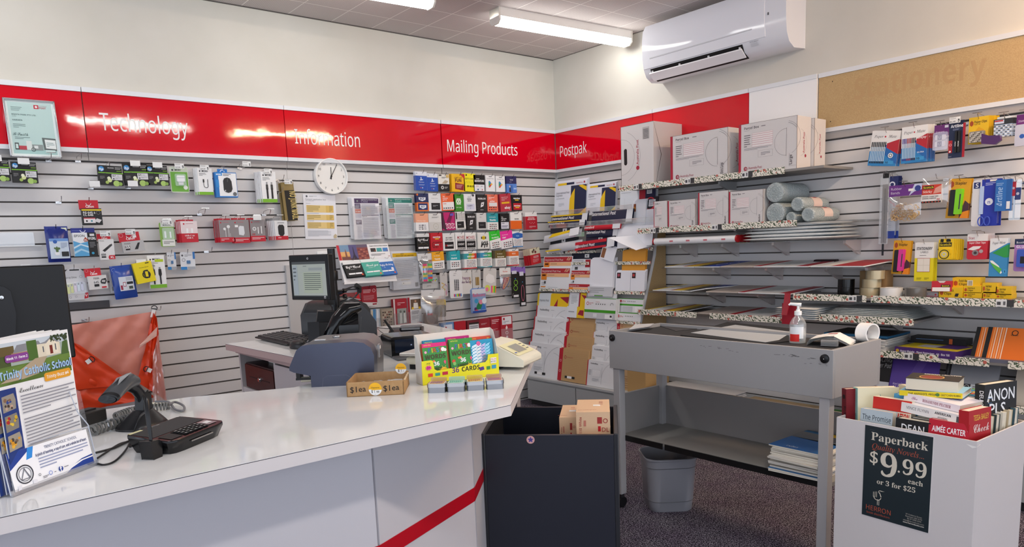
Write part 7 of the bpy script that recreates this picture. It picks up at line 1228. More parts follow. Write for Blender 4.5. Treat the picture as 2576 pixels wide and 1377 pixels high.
REG = [('r',.02,.74,.98,.97,'b2242f'),('tl','~sRegistered Post',.05,.79,.10,'f0e0de',.5),('tl','Post',.57,.79,.09,'f6e8e6',.14),('p',[(.84,.80),(.86,.80),(.94,.95),(.92,.95)],'f0d0a8'),('p',[(.80,.82),(.82,.81),(.88,.95),(.86,.95)],'f0d0a8'),('p',[(.88,.80),(.90,.80),(.97,.93),(.95,.93)],'f0d0a8'),('r',.02,.56,.96,.73,'f0b886'),('r',.03,.42,.22,.73,'e88a2c'),('r',.06,.6,.18,.68,'5a2a10'),('l',.26,.62,.58,.67,1,'8a7a6a'),('l',.06,.18,.2,.32,3,'9a9da2'),('r',.14,.24,.2,.36,'4a4a4c'),('r',.04,.06,.2,.11,'e88a2c'),('l',.28,.05,.8,.08,1,'a0a4a8')]
G((1358,674,1432,727),'registered post envelope with red and orange header, lower left one','registered_envelope','envelope','e9ebee',REG,-.345,.004,-8,0,n=2,nl='registered post envelope behind the lower left one')
G((1365,645,1437,700),'registered post envelope with red and orange header, upper left one','registered_envelope','envelope','e9ebee',REG,-.315,.004,-8)
G((1434,680,1484,722),'smaller registered post envelope beside the blank white sheaf','registered_envelope','envelope','e6e8ec',REG,-.33,.004,-8)
G((1430,715,1484,732),'low registered post envelope in front of the smaller one','registered_envelope','envelope','e6e8ec',[('r',.02,.55,.98,.98,'b2242f'),('tl','~sRegistered Post',.05,.65,.2,'f0e0de',.5),('r',.02,.15,.96,.5,'f0b886'),('r',.03,.05,.22,.5,'e88a2c')],-.355,.004,-8)
G((1437,652,1484,682),'printed label envelope with a red corner behind the floral strip','registered_envelope','envelope','e4e6ea',[('r',.74,.3,1,.95,'b2242f'),('l',.1,.55,.7,.9,3,'8a8d92'),('r',.2,.1,.36,.34,'4a4a4c')],-.30,.004)
G((1483,653,1541,728),'thick sheaf of blank white envelopes in the middle of the rack','envelope','envelope','eceef4',None,-.33,.006,-6,0,n=5,nl='blank white envelope behind the front one of the middle sheaf')
G((1482,722,1541,746),'printed grey envelope pad under the blank white sheaf','envelope','envelope','c9cbd0',[('l',.1,.3,.7,.9,3,'a0a3a8'),('r',.3,.02,.66,.12,'5a9a3c')],-.345,.02,-6)
for k, (u0, u1) in enumerate(((1548,1585),(1586,1621))):
    G((u0,684,u1,733),'white stamped envelope on the rack, %s one of the pair' % ['left','right'][k],'envelope','envelope','eceef5',[('r',.08,.66,.34,.95,'3a2a2e'),('c',.2,.82,.08,['b04a5c','c03a3a'][k])],-.315,.005,-6,0,n=4,nl='white stamped envelope behind the %s front one of the pair' % ['left','right'][k])
G((1564,631,1622,690),'orange manila envelope standing behind the floral strips','envelope','envelope','e6a23c',None,-.285,.004,-6,0,n=3,nl='orange manila envelope behind the front manila one')
# shelf edge strips
def edge(label, u0, v0, u1, v1, x, hgt, mat=None, tk=(), par=None, w=None):
    a, c = at(u0,v0,x=x), at(u1,v1,x=x); z = (a.z+c.z)/2; mb_ = MB(); mb_.box(0,-.003,-hgt/2,a.y-c.y,0,hgt/2,mat or M_FLORAL)
    for f in tk: X_ = f*(a.y-c.y); mb_.box(X_-.012,-.0042,-hgt*.42,X_+.022,-.003,hgt*.42,'eeeeee'); mb_.box(X_+.022,-.0042,-hgt*.42,X_+.042,-.003,hgt*.42,'2a2a2c'); mb_.box(X_-.008,-.0046,-hgt*.2,X_+.006,-.0042,-hgt*.05,'3a3a3a'); mb_.box(X_+.012,-.0046,-hgt*.2,X_+.02,-.0042,hgt*.2,'5a5a5c')
    o = mb_.build('shelf_strip'); o.location = (x,a.y,z); o.rotation_euler = (0,0,WR)
    return tag(o,label,'shelf strip','floral shelf strips')
edge('floral strip below the registered post envelopes',1357,728,1482,734,-.375,.022)
edge('floral strip below the pair of stamped envelopes',1545,736,1622,738,-.345,.024)
edge('floral strip low under the clear wrapped mailers',1551,812,1610,812,-.405,.022)
edge('floral strip across the manila envelopes',1545,664,1637,660,-.30,.024)
edge('floral strip above the manila envelopes',1543,629,1643,626,-.25,.024,tk=(.3,))
edge('floral strip under the crumpled satchels at the left',1376,634,1500,634,-.275,.026,tk=(.32,))
edge('floral strip by the smaller registered envelopes',1438,664,1482,662,-.305,.022)
# rolled and hanging satchels
NVY = '1d2540'
def satchel_roll(rect, label, ops, base, x, t=.03, pit=-12, roll=0): return G(rect,label,'satchel_pack','satchel',base,ops,x,t,pit,roll,'international satchels on the corner rack',bul=True)
IP = lambda c_='e8c41c': [('r',0,.82,.86,1,c_),('tl','~BInternational Post',.04,.38,.34,'f4f4f4',.74),('r',.86,0,1,1,'dfe2e6')]
satchel_roll((1386,540,1479,560),'navy satchel pack with a yellow edge and white lettering, upper left one',IP(),NVY,-.255,.012)
satchel_roll((1380,556,1474,570),'navy satchel pack with a yellow edge and white lettering, lower left one',IP(),NVY,-.275,.016)
satchel_roll((1486,528,1592,562),'large navy satchel pack with white lettering beside the envelopes',[('tl','~BInternational Post',.03,.62,.26,'f4f4f4',.58),('r',.86,0,1,1,'dfe2e6')],NVY,-.25,.014)
satchel_roll((1470,566,1562,578),'red satchel pack lettered Standard above a navy one',[('tl','~BStandard',.02,.3,.5,'f6e8e8',.28),('r',.8,0,1,1,'dcdfe4')],'c0182c',-.275,.012)
satchel_roll((1474,577,1555,596),'navy satchel pack with cut off lettering under the red one',[('tl','~BInternational Post',.03,.42,.4,'f4f4f4',.6),('r',.86,0,1,1,'d0d4da')],NVY,-.268,.012)
satchel_roll((1452,604,1552,628),'red and navy rolled satchel pack lettered Standard, tilted',[('r',0,.62,.8,.95,'c0182c'),('r',0,.05,.8,.28,'c0182c'),('tl','~BStandard Post',.03,.33,.3,'f4e8ea',.6),('r',.82,0,1,1,'e2e5ea')],NVY,-.30,.03,-12,-4)
satchel_roll((1366,583,1462,603),'crumpled yellow and white satchel pack sagging over the rack lip',[('p',[(.2,.3),(.75,.55),(.8,.85),(.3,.8)],'ecc81c'),('r',.76,0,1,1,'e8eaee')],'e0e2e6',-.285,.03,-20,-6)
satchel_roll((1378,608,1462,632),'crumpled grey white satchel pack above the floral strip',[('p',[(0,.05),(.5,.0),(.4,.16),(0,.2)],'e0c020')],'cfd1d6',-.295,.03,-20,-5)
for r_, lb, c_ in (((1386,572,1462,592),'dark satchel stack behind clear plastic, upper left','33363c'),((1386,597,1455,618),'dark satchel stack behind clear plastic, lower left','2a2d34'),((1476,596,1552,608),'plum and green printed dark satchel stack','3a2c44'),((1440,637,1520,655),'navy satchel edge above the smaller registered envelopes','1d2438')):
    G(r_,lb,'satchel_pack','satchel',c_,[('r',.42,.35,.56,.85,'eeeeee'),('r',.47,.5,.5,.7,'2a2a2c')],-.245,.01,-6,0,'international satchels on the corner rack')
for k, (u0, v0, u1, v1, x) in enumerate(((1390,536,1590,520,-.262),(1383,568,1470,566,-.29),(1470,562,1645,552,-.265),(1385,592,1470,590,-.292))):
    a, c = at(u0,v0,x=x), at(u1,v1,x=x); mb = MB(); mb.box(0,-.002,-.02,a.y-c.y,0,.014,clear('e8ecf0',.12,.16)); mb.box(0,-.0035,.012,a.y-c.y,.0005,.015,clear('ffffff',.4,.3)); o = mb.build('rack_lip',rk); o.matrix_parent_inverse = rk.matrix_basis.inverted(); o.location = (x,a.y,(a.z+c.z)/2); o.rotation_euler = (0,0,WR)
MAIL = [('r',.52,0,1,.86,'1e2a4a'),('p',[(.47,.0),(.64,0),(.64,.78),(.56,.66),(.49,.5)],'ecc41a'),('p',[(.76,.84),(1,.68),(1,.80),(.86,.86)],'ecc41a'),('p',[(.7,.0),(1,.0),(1,.22),(.82,.08)],'ecc41a'),('r',.1,.90,.38,.96,'ecc41a'),('r',.38,.90,.62,.96,'1e2a4a'),('tl','Australia Post',.68,.91,.035,'b04858',.2),('c',.93,.93,.024,'b0384a'),('tl','~sInternational Post',.06,.66,.055,'5a5e66',.42),('tl','~sExpress',.06,.59,.055,'5a5e66',.2),('l',.06,.5,.44,.55,1,'b0b5bb'),('l',.14,.3,.32,.4,3,'c0c5cb'),('r',.06,.08,.12,.16,'4a4c50')]
G((1394,455,1474,545),'large white navy and yellow mailer leaning at the corner','express_mailer','mailer','e4e8f0',MAIL,-.17,.008,-5,0,n=3,nl='large white navy and yellow mailer behind the front one')
G((1476,462,1548,540),'smaller white navy and yellow mailer right of the large one','express_mailer','mailer','e4e8f0',MAIL,-.165,.008,-5,0,n=2,nl='smaller white navy and yellow mailer behind the front one')
G((1560,464,1650,530),'white mailer with a red band and navy end under the top shelf','registered_mailer','mailer','e2e8ee',[('r',.55,0,.72,.9,'b8283a'),('r',.72,0,1,.95,'25284a'),('tl','~sInternational',.04,.9,.07,'3a3c42',.3),('tl','~sRegistered',.04,.81,.07,'3a3c42',.28),('l',.04,.7,.5,.74,1,'b0b5bb'),('r',.76,.6,.9,.86,'e8e8ec'),('l',.78,.62,.88,.82,4,'5a5a60'),('r',.14,.15,.142,.5,'a0a5ab')],-.16,.008,-4,0,n=2,nl='white mailer behind the red band one')
G((1622,495,1655,530),'black and red barcoded card in front of the red band mailer','prepaid_card','card','22252e',[('o',.4,.5,.4,.08,'d03040'),('r',.3,.3,.8,.8,'ececf0'),('l',.36,.34,.74,.76,5,'4a4a50')],-.19,.006)
G((1592,505,1624,566),'narrow white envelope with a picture stamp under the top shelf','envelope','envelope','eceff5',[('r',.03,.56,.22,.88,'8a4a2a'),('c',.12,.7,.07,'c8882c')],-.215,.006,-5,0,n=3,nl='narrow white envelope behind the picture stamp one')
G((1624,526,1656,566),'short white envelope beside the narrow stamped one','envelope','envelope','e6e9f0',None,-.21,.006,-5)
for k in range(5):
    G((1546+3*k,570-2*k,1640-2*k,622),'long white envelope fanned out in the loose sheaf above the manila ones','envelope','envelope','e8eaf0',None,-.30+.012*k,.002,-14,-3+2*k)
P_ = [at(1530,598,x=-.40),at(1600,630,x=-.40),at(1640,618,x=-.28),at(1600,592,x=-.28)]
mb = MB(); mb.add(P_,[(0,1,2,3)],'e9ebf1'); tag(mb.build('envelope_flap'),'open white envelope flap bent forward from the loose sheaf','envelope flap')
for k in range(3): G((1508+6*k,620-2*k,1543,655),'small white envelope with a picture stamp in the fanned trio','envelope','envelope','e6e8ee',[('r',.05,.1,.3,.8,'8a5a3a')] if k == 0 else None,-.33+.012*k,.002,-10,14-6*k)
# ================================================================== RIGHT WALL SHELVES
def shelf(label, y0, y1, z, xf, t=.012, mat=None, strip=None, tk=(), brk=(), bm=None):
    """y0 nearest the corner; brackets at the given fractions"""
    o = thing('wall_shelf', label, 'shelf', (-.0,y0,z), WR, 'shelves on the right wall'); L_ = y0-y1
    MB().box(0,-xf,-t,L_,-.0025,0,mat or m('3a3d3e',.15)).build('shelf_board', o)
    for f in brk: b = MB(); b.prism([(-.0025,-t),(-.0025,-t-.09),(-.02,-t-.09),(-xf*.55,-t-.02),(-xf*.55,-t)],f*L_-.008,f*L_+.008,'x',bm or clear('e8dcd8',.45,.25)); b.build('bracket', o)
    for (f0, f1) in (strip or ()):
        b = MB(); b.box(f0*L_,-xf-.004,-t-.010,f1*L_,-xf-.0005,.016,M_FLORAL); k = b.build('floral_strip', o)
        for f in tk:
            if f0 <= f <= f1: b = MB(); X_ = f*L_; b.box(X_,-xf-.0052,-t-.008,X_+.045,-xf-.0042,.014,'e6e6e4'); b.box(X_+.045,-xf-.0052,-t-.008,X_+.075,-xf-.0042,.014,'3a3a3c'); b.box(X_+.004,-xf-.0056,-t+.0,X_+.02,-xf-.0053,.004,'4a4a4c'); b.box(X_+.03,-xf-.0056,-t+.0,X_+.04,-xf-.0053,.006,'6a6a6c'); q = b.build('price_label'); q.parent = k
    return o
GLS = clear('5a6466',.22,.14)
shelf('top shelf holding the three large parcel boxes',-1.05,-2.60,1.712,.35,.014,m('8d8a86',.5),((.0,.845),),(.09,.38,.66),(.48,),m('b9b9b9',.4))
shelf('second shelf holding the small parcel boxes and bubble wrap rolls',-1.215,-2.77,1.398,.35,.012,GLS,((.0,.79),),(.08,.41),(.45,.85))
shelf('thin dark shelf holding the poster tubes',-1.30,-2.74,1.292,.35,.007,GLS,None,(),(.12,.36,.62,.94))
shelf('thin dark shelf of flat satchels under the poster tubes',-1.44,-2.86,1.134,.36,.007,GLS,None,(),(.22,.5,.78,.95))
shelf('dark shelf of flat satchels ending at the tape rolls',-1.33,-2.42,.968,.37,.009,GLS,None,(),(.35,.7))
shelf('floral edged shelf holding the tape rolls and clip boxes',-2.43,-4.2,.962,.35,.012,m('7d7a78',.4),((.0,.245),(.26,.9)),(.19,.6),(.27,.45))
shelf('low floral edged shelf of flat satchels behind the packing table',-1.25,-2.42,.822,.40,.012,m('55504c',.4),((.0,.44),(.53,1.0)),(),(.5,))
shelf('short floral edged shelf of bubble wrap sheets',-2.60,-3.12,.846,.36,.012,m('7d7a78',.4),((.0,1.0),),(),(.6,))
shelf('floral edged shelf holding paper pads and sheet protectors',-2.60,-4.2,.664,.36,.012,m('7d7a78',.4),((.0,.55),(.6,1)),(.3,),())
shelf('lowest floral edged shelf holding upright notebooks',-2.60,-4.2,.448,.36,.012,m('7d7a78',.4),((.0,1.0),),(),())
# ------------------------------------------------------------------ parcel boxes
PBX = m('d9d5d3',.55)
def parcel(label, y0, y1, z0, z1, size, dep=.30, x=-.345, full=True):
    w_, h_ = y0-y1, z1-z0; o = thing('parcel_box', label, 'box', (x,y0,z0), WR, 'white parcel boxes on the right wall shelves')
    b = MB(); b.box(0,0,0,w_,dep,h_,PBX)
    f = [('r',0,0,.045,1,'b0213a'),('tl','~bParcel Box',.10,.885,.05,'4a4448',.26),('l',.40,.885,.6,.93,1,'8a8488'),('l',.10,.85,.3,.865,1,'9a9498'),('r',.24,.52,.60,.80,'c9a6aa'),('r',.243,.525,.597,.795,'ebe4e2')]+[('r',.243,.565+.04*k,.597,.572+.04*k,'c98a92') for k in range(6)]+[('l',.10,.52,.21,.78,6,'7a7478'),('l',.10,.46,.58,.51,3,'a09a9e'),('l',.40,.33,.56,.4,3,'8a8488')]
    for (a0, b0, a1, b1) in ((.35,.30,.60,.303),(.35,.43,.60,.433),(.35,.30,.353,.43),(.597,.30,.60,.43)): f.append(('r',a0,b0,a1,b1,'a8a2a4'))
    f += [('o',.13,.10,.032,.012,'a8203a',(0,360)),('p',[(.118,.075),(.13,.075),(.13,.125),(.118,.12)],'a8203a'),('tl','Australia Post',.18,.085,.05,'a84050',.24)]
    if full: f += [('o',.83,.53,.20,.003,'6a6468',(90,270)),('r',.828,.26,.832,.80,'6a6468'),('o',.80,.60,.26,.003,'6a6468',(-62,75)),('o',.80,.60,.235,.003,'6a6468',(35,75)),('r',.88,.06,.883,.30,'6a6468'),('r',.88,.06,.99,.063,'6a6468'),('v',size,.925,.18,.045,'4a4448',.22,1)]
    b.art(f,w_,h_,0,0,0)
    e = MB(); e.art([('o',.2,.5,.5,.006,'7a7478',(-80,80)),('v','Australia Post',.55,.5,.12,'b03a4c',.4,1),('c',.62,.25,.06,'a8203a')],dep,h_,0,0,0); n = len(b.v)
    b.v += [(w_-v[1],v[0],v[2]) for v in e.v]; b.f += [tuple(k+n for k in q) for q in e.f]; b.mi += [b.mat(e.mats[k]) for k in e.mi]; b.sm += e.sm
    b.build('carton', o)
    b = MB(); b.box(-.0006,-.0006,h_-.001,w_+.0006,.002,h_+.0004,m('6a5a4c')); b.box(w_-.0012,-.0005,0,w_+.0005,.0012,h_,m('7a6a5c')); b.build('cut_edges', o); return o
bb = thing('parcel_box','tallest white parcel box with a black hand hole, leftmost on the top shelf','box',(-.345,-1.066,1.7125),WR,'white parcel boxes on the right wall shelves')
b = MB(); b.box(0,0,0,.30,.335,.43,PBX); b.art([('p',[(.14+.05*math.cos(R(a)),.50+(.10 if math.sin(R(a)) > 0 else -.10)+.035*math.sin(R(a))) for a in range(0,360,20)],'17181a'),('o',0,.5,.42,.004,'5a5558',(-90,90)),('o',0,.5,.60,.004,'5a5558',(-70,70)),('c',.52,.30,.05,'a8203a'),('v','Australia Post',.55,.55,.07,'b03a4c',.4,1),('r',.68,.74,.88,.93,'b9b5b3')]+[('r',.70,.75+.02*k,.86,.757+.02*k,'3a3a3c') for k in range(8)],.30,.43,0,0,0)
b.add([(.3006,.05,0),(.3006,.32,0),(.3006,.32,.30),(.3006,.10,.27)],[(0,1,2,3)],'cfcbc8'); b.build('carton', bb)
b = MB(); b.box(-.001,-.0008,0,.0008,.001,.43,m('4a3c30')); b.box(-.001,-.0008,.4285,.3,.001,.4308,m('6a5a4c')); b.add([(.3008,.0,.43),(.3016,.0,.43),(.3016,.085,.21),(.3016,.02,.0),(.3008,.02,.0),(.3008,.08,.21)],[(0,1,2,5),(5,2,3,4)],m('5a4c40')); b.build('cut_edges', bb)
parcel('white extra large parcel box in the middle of the top shelf',-1.512,-1.965,1.7125,2.015,'Extra Large',.20)
parcel('white large parcel box at the right of the top shelf',-2.043,-2.432,1.7125,2.012,'Large',.155)
parcel('second white parcel box behind the large one, its end showing at the right',-2.07,-2.452,1.7125,2.005,'Large',.13,-.185)
parcel('smallest white parcel box at the left end of the second shelf',-1.362,-1.482,1.3985,1.595,'Small',.12,-.345,False)
parcel('small white parcel box second from the left on the second shelf',-1.486,-1.716,1.3985,1.590,'Small',.12)
parcel('medium white parcel box third from the left on the second shelf',-1.738,-1.970,1.3985,1.625,'Medium',.14)
parcel('medium white parcel box next to the bubble wrap rolls',-1.974,-2.216,1.3985,1.612,'Medium',.14)
def bwrap(label, y, z, r, L_, x=-.33, lab=None):
    o = thing('bubble_wrap_roll', label, 'bubble wrap', (x,y,z), WR, 'bubble wrap rolls on the second shelf')
    b = MB(); b.lathe([(0,.002),(r*.12,.004),(r*.8,-.002),(r*.96,.002),(r,.01),(r*.99,L_*.5),(r,L_-.01),(r*.95,L_)],M_BUBBLE,30,(0,0,0),'y'); b.build('roll', o)
    for k in range(1,5): b = MB(); b.tube([(r*.2*k*math.cos(R(a)),-.0012,r*.2*k*math.sin(R(a))) for a in range(0,360,20)],.0012,m('aab6b6',.2),4,True); b.build('winding', o)
    if lab:
        b = MB(); n = 16; b.add([((r+.001)*math.cos(R(-20+200*k/n)),q,(r+.001)*math.sin(R(-20+200*k/n))) for q in (L_*.38,L_*.72) for k in range(n+1)],[(k,k+1,n+2+k,n+1+k) for k in range(n)],m('e6cfc4',.4))
        b.add([((r+.0016)*math.cos(R(60+60*k/6)),L_*.42+L_*.26*q,(r+.0016)*math.sin(R(60+60*k/6))) for q in (.3,.75) for k in range(7)],[(k,k+1,8+k,7+k) for k in range(6)],m('b82a3a')); b.build('label_band', o)
    return o
bwrap('big bubble wrap roll lying on top of the lower one',-2.285,1.585,.060,.30); bwrap('big bubble wrap roll at the bottom next to the medium box',-2.290,1.462,.062,.30)
bwrap('tiny bubble wrap roll end low between the bigger ones',-2.392,1.431,.032,.26); bwrap('banded bubble wrap roll, upper one of the labelled pair',-2.432,1.505,.042,.30,-.33,1); bwrap('banded bubble wrap roll, lower one of the labelled pair',-2.50,1.441,.042,.30,-.33,1)
# tubes
for k in range(4):
    o = thing('poster_tube','white poster tube with red caps, %s of the row on the thin shelf' % ['front one','second one','third one','rear one'][k],'tube',(-.325+.048*k,-1.36+.005*k,1.3165),0,'poster tubes on the thin shelf')
    b = MB(); b.lathe([(.0235,-.66),(.0235,0)],m('e9e9ea',.35),22,(0,0,0),'y')
    if k == 0:
        for q in range(4): b.quad([(-.0236,-.14-.14*q,.004),(-.0236,-.17-.14*q,.004),(-.0232,-.17-.14*q,-.006),(-.0232,-.14-.14*q,-.006)],m('c86a74'))
    b.build('tube', o)
    for s_ in (-.672,.0): b = MB(); b.lathe([(.0,s_),(.0236,s_),(.0236,s_+.012)],m('a8141e',.4),22,(0,0,0),'y'); b.build('end_cap', o)
def cushion(name, label, x0, x1, y0, y1, z, t, mat, group, wob=.3, seed=1):
    rd = random.Random(seed); n = 8; vs = []
    for sg in (1,-1):
        for j in range(n+1):
            for i in range(n+1):
                s_, q = .5-.5*math.cos(math.pi*i/n), .5-.5*math.cos(math.pi*j/n); e = max(0,math.sin(math.pi*i/n)*math.sin(math.pi*j/n))**.6; vs.append((x0+(x1-x0)*s_+rd.uniform(-.003,.003),y0+(y1-y0)*q,z+t/2+sg*t/2*e*(1-.08*rd.random())))
    N_ = (n+1)**2; f = [(j*(n+1)+i,j*(n+1)+i+1,(j+1)*(n+1)+i+1,(j+1)*(n+1)+i) for j in range(n) for i in range(n)]
    b = MB(); b.add(vs,[tuple(reversed(q)) for q in f]+[tuple(k+N_ for k in q) for q in f],mat,True); return tag(b.build(name),label,'bubble mailer',group)
BM = m('f0f3f3',.3,0,.5)
for k in range(5): cushion('bubble_mailer','clear bubble mailer in the puffy stack beside the poster tubes',-.345+.004*k,-.03,-2.07-.005*k,-2.69+.012*k,1.2935+.0205*k,.0245,BM,'bubble mailers beside the poster tubes',seed=k)
# flat satchels: (y0, y1, stripes)
def flat_satchel(label, y0, y1, z, stripes, x0=-.345, x1=-.03, base='dfe2e2', skew=.05, curl=0):
    P = [Vector((x0,y0,z)),Vector((x0,y1,z+curl)),Vector((x1,y1-skew,z+.022)),Vector((x1,y0-skew,z+.022))]
    o = quad_art(None,'flat_satchel',P,stripes,base,.006); return tag(o,label,'satchel','flat satchels on the right wall shelves')
YS = [('r',0,0,.10,1,'e6c41c'),('r',.62,0,.72,1,'a03040'),('r',.72,0,1,1,'ecc41a'),('l',.2,.3,.5,.7,3,'b0b8b8')]
BK = [('r',0,0,1,1,'1c1c1e'),('p',[(0,0),(.3,0),(.7,1),(.5,1)],'d0b020')]
BL = [('r',0,0,1,1,'1f3fa8'),('o',.3,.4,.16,.03,'e2e8f4'),('o',.66,.6,.14,.03,'e2e8f4')]
GR = [('l',.2,.2,.8,.7,5,'c4bab2')]
RW = [('r',0,0,.12,1,'b8202e'),('r',.80,0,1,1,'a81c2a'),('l',.25,.25,.6,.6,3,'b0b8b8')]
for z, yy, tag_ in ((1.1405,-1.455,'under the poster tubes'),(.9755,-1.345,'on the middle satchel shelf'),(.8285,-1.27,'on the low floral satchel shelf')):
    flat_satchel('white and yellow flat satchel '+tag_,yy,yy-.25,z,YS); flat_satchel('black and gold flat satchel '+tag_,yy-.255,yy-.32,z,BK)
    flat_satchel('royal blue flat satchel with white rings '+tag_,yy-.325,yy-.45,z,BL,curl=.0 if z > 1 else .02) if z > .9 else None
    flat_satchel('pale grey brown flat satchel '+tag_,yy-.455,yy-.69,z,GR,base='c6bbb2'); flat_satchel('white and red flat satchel '+tag_,yy-.70,yy-1.06,z,RW)
flat_satchel('white flat satchel with a red end at the right of the thin shelf',-2.53,-2.84,1.1405,[('r',.4,0,1,1,'a82a32')]); tag(MB().prism([(-.06,1.142),(-.07,1.170),(-.10,1.168),(-.12,1.142)],-2.56,-2.42,'y',m('2e2024')).build('dark_wrapper'),'crumpled dark wrapper lying at the back of the thin shelf','wrapper')
for k in range(6): cushion('bubble_mailer','clear bubble mailer in the stack left of the wrap sheets',-.40,-.06,-2.34,-2.60,.824+.012*k,.015,BM,'bubble mailers left of the wrap sheets',seed=k+20)
for k in range(6): cushion('bubble_wrap_sheet','bubble wrap sheet in the flat pile on the short shelf',-.355+.005*k,-.03,-2.61-.01*k,-3.10+.012*k,.8475+.0085*k,.011,m('e4e8e6',.3),'bubble wrap sheets on the short shelf',seed=k+40)
tag(MB().prism([(-.44,.985),(-.435,.985),(-.44,.93),(-.47,.86),(-.475,.86),(-.452,.93)],-2.46,-2.425,'y',m('9c1f30',.4)).build('red_strap'),'dark red strip dangling from the tape shelf behind the sanitiser','strap')
o = tag(MB().box(-.425,-2.5,.80,-.42,-2.40,.925,m('a01f30',.35)).build('red_card'),'dark red card hanging behind the sanitiser pump','card')
# tape rolls and boxes on the tape shelf
def troll(label, px, z, r, h_, mat, core='b0906a', grp='tape rolls on the floral shelf', x=-.19):
    p = at(px,740,x=x); o = thing('tape_roll', label, 'tape', (x,p.y,z), 0, grp)
    b = MB(); b.lathe([(r*.62,0),(r,0),(r,h_),(r*.62,h_),(r*.62,0)],mat,28,caps=False); b.build('tape', o); b = MB(); b.lathe([(r*.55,0),(r*.62,0),(r*.62,h_-.0004),(r*.55,h_-.0004),(r*.55,0)],m(core,.7),24,caps=False); b.build('core', o)
BT, TT2 = m('141416',.15), m('b9ac8c',.18,.3)
troll('black tape roll under another one on the floral shelf',2128,.9625,.046,.047,BT); troll('black tape roll on top of the lower black one',2128,1.0105,.046,.047,BT)
troll('buff tape roll at the bottom of the three high stack',2188,.9625,.05,.048,TT2); troll('buff tape roll in the middle of the three high stack',2192,1.0115,.05,.048,TT2); troll('buff tape roll on top of the three high stack',2200,1.0605,.05,.048,TT2)
o = thing('tape_carton','open brown carton corner behind the buff tape rolls','carton',(-.09,-2.79,.9625)); MB().box(-.04,-.08,0,.05,.07,.14,m('9c7c54',.7)).build('carton', o)
troll('white tape roll in a clear bag beside the buff stack',2242,.9625,.058,.05,m('e2e4e4',.2),'e8e8e8'); troll('clear tape roll in a bag before the clip boxes',2303,.9625,.054,.052,m('6d6a66',.12,.2),'9a9a9a')
def cbox(label, x0, y0, w_, d_, z, h_, base, ops, name='clip_box', rz=0):
    o = MB(); o.box(0,0,0,w_,d_,h_,base); o.art(ops,w_,h_,0,0,0); q = o.build(name, loc=(x0,y0,z)); q.rotation_euler = (0,0,WR+R(rz)); return tag(q,label,'box','small stationery boxes on the floral shelf')
FBC = lambda s='Fold Back': [('p',[(.05,.3),(.12,.2),(.19,.3),(.19,.6),(.12,.7),(.05,.6)],'b8501c'),('tl','~b'+s,.24,.58,.22,'4a3a08',.4),('tl','~bClips',.24,.26,.22,'4a3a08',.3)]
def yb(label, px0, px1, v0, v1, s='Fold Back', x=-.15, zb_=None, rz=0, tail=()):
    c, w_, z0, z1 = span(px0,v0,px1,v1,-x,2); z0 = zb_ if zb_ is not None else z0; cbox(label,x,c+w_/2,w_,.07,z0,z1-z0 if zb_ is None else (z1-z0),'e3bb14',FBC(s)+list(tail),rz=rz)
yb('large yellow fold back clip box low in front of the labels',2362,2421,723,744,zb_=.9625,tail=[('p',[(.68,.1),(.82,.1),(.86,.4),(.72,.4)],'222222')]); yb('large yellow fold back clip box on top of the pile with a barcode',2396,2466,699,722,zb_=1.012,x=-.12,tail=[('r',.54,.2,.74,.75,'f2f0e0')]+[('r',.56+.025*k,.24,.57+.025*k,.7,'2a2a2a') for k in range(7)])
yb('yellow clip box under the big one, upper of two',2424,2469,720,735,zb_=.9885,x=-.14); yb('yellow clip box under the big one, lower of two',2424,2470,736,744,zb_=.9625,x=-.14)
yb('yellow clip box at the middle right, upper of two',2471,2508,713,733,zb_=.9895,x=-.14); yb('yellow clip box at the middle right, lower of two',2473,2506,735,746,zb_=.9625,x=-.14)
yb('yellow paper clip box at the right end, upper of two',2505,2545,722,739,'Giant Paper',zb_=.9825,x=-.14); yb('yellow paper clip box at the right end, lower of two',2506,2546,740,748,'Giant Paper',zb_=.9625,x=-.14)
c, w_, z0, z1 = span(2319,723,2360,740,.15,2); cbox('small grey staple box left of the yellow clip boxes',-.15,c+w_/2,w_,.06,.9625,.026,'a9a7ac',[('r',0,.08,1,.2,'b02a3a'),('tl','~bStaples',.08,.5,.25,'3a3a40',.3),('c',.86,.5,.06,'b02a3a')],'staple_box')
c, w_, z0, z1 = span(2344,692,2393,724,.17,2); cbox('red and white tape dispenser pack tipped on the clip boxes',-.17,c+w_/2,w_,.03,.994,.055,'c02434',[('r',.04,.02,.9,.4,'ecebe8'),('r',.46,.42,.92,.66,'1c1a14'),('t','~bScotch',.69,.47,.14,'ecd41c',.4),('p',[(.4,.85),(.6,.85),(.7,1.02),(.3,1.02)],'d2cfca')],'tape_dispenser_pack',12)
# paper, books on the lower shelves
def slab(name, label, cat, x0, x1, y0, y1, z, h_, base, ops=None, top=None, grp=None, rz=0):
    o = MB(); w_, d_ = y0-y1, x1-x0; o.box(0,0,0,w_,d_,h_,base)
    if ops: o.art(ops,w_,h_,0,0,0)
    if top:
        s_ = MB(); s_.art(top,w_,d_,0,0,0); n = len(o.v); o.v += [(v[0],v[2],h_-v[1]) for v in s_.v]; o.f += [tuple(k+n for k in f) for f in s_.f]; o.mi += [o.mat(s_.mats[k]) for k in s_.mi]; o.sm += s_.sm
    q = o.build(name, loc=(x0,y0,z)); q.rotation_euler = (0,0,WR+R(rz)); return tag(q,label,cat,grp)
for k in range(7): slab('paper_pad','black topped paper pad in the pile behind the tape core','pad',-.35+.006*(k%3),-.06,-2.70-.004*k,-2.98+.003*(k%4),.665+.0105*k,.0095,'d6d3cc',None,[('r',0,0,1,1,'1e1e20' if k in (3,6) else 'd9d5cf')],'paper pads behind the tape core')
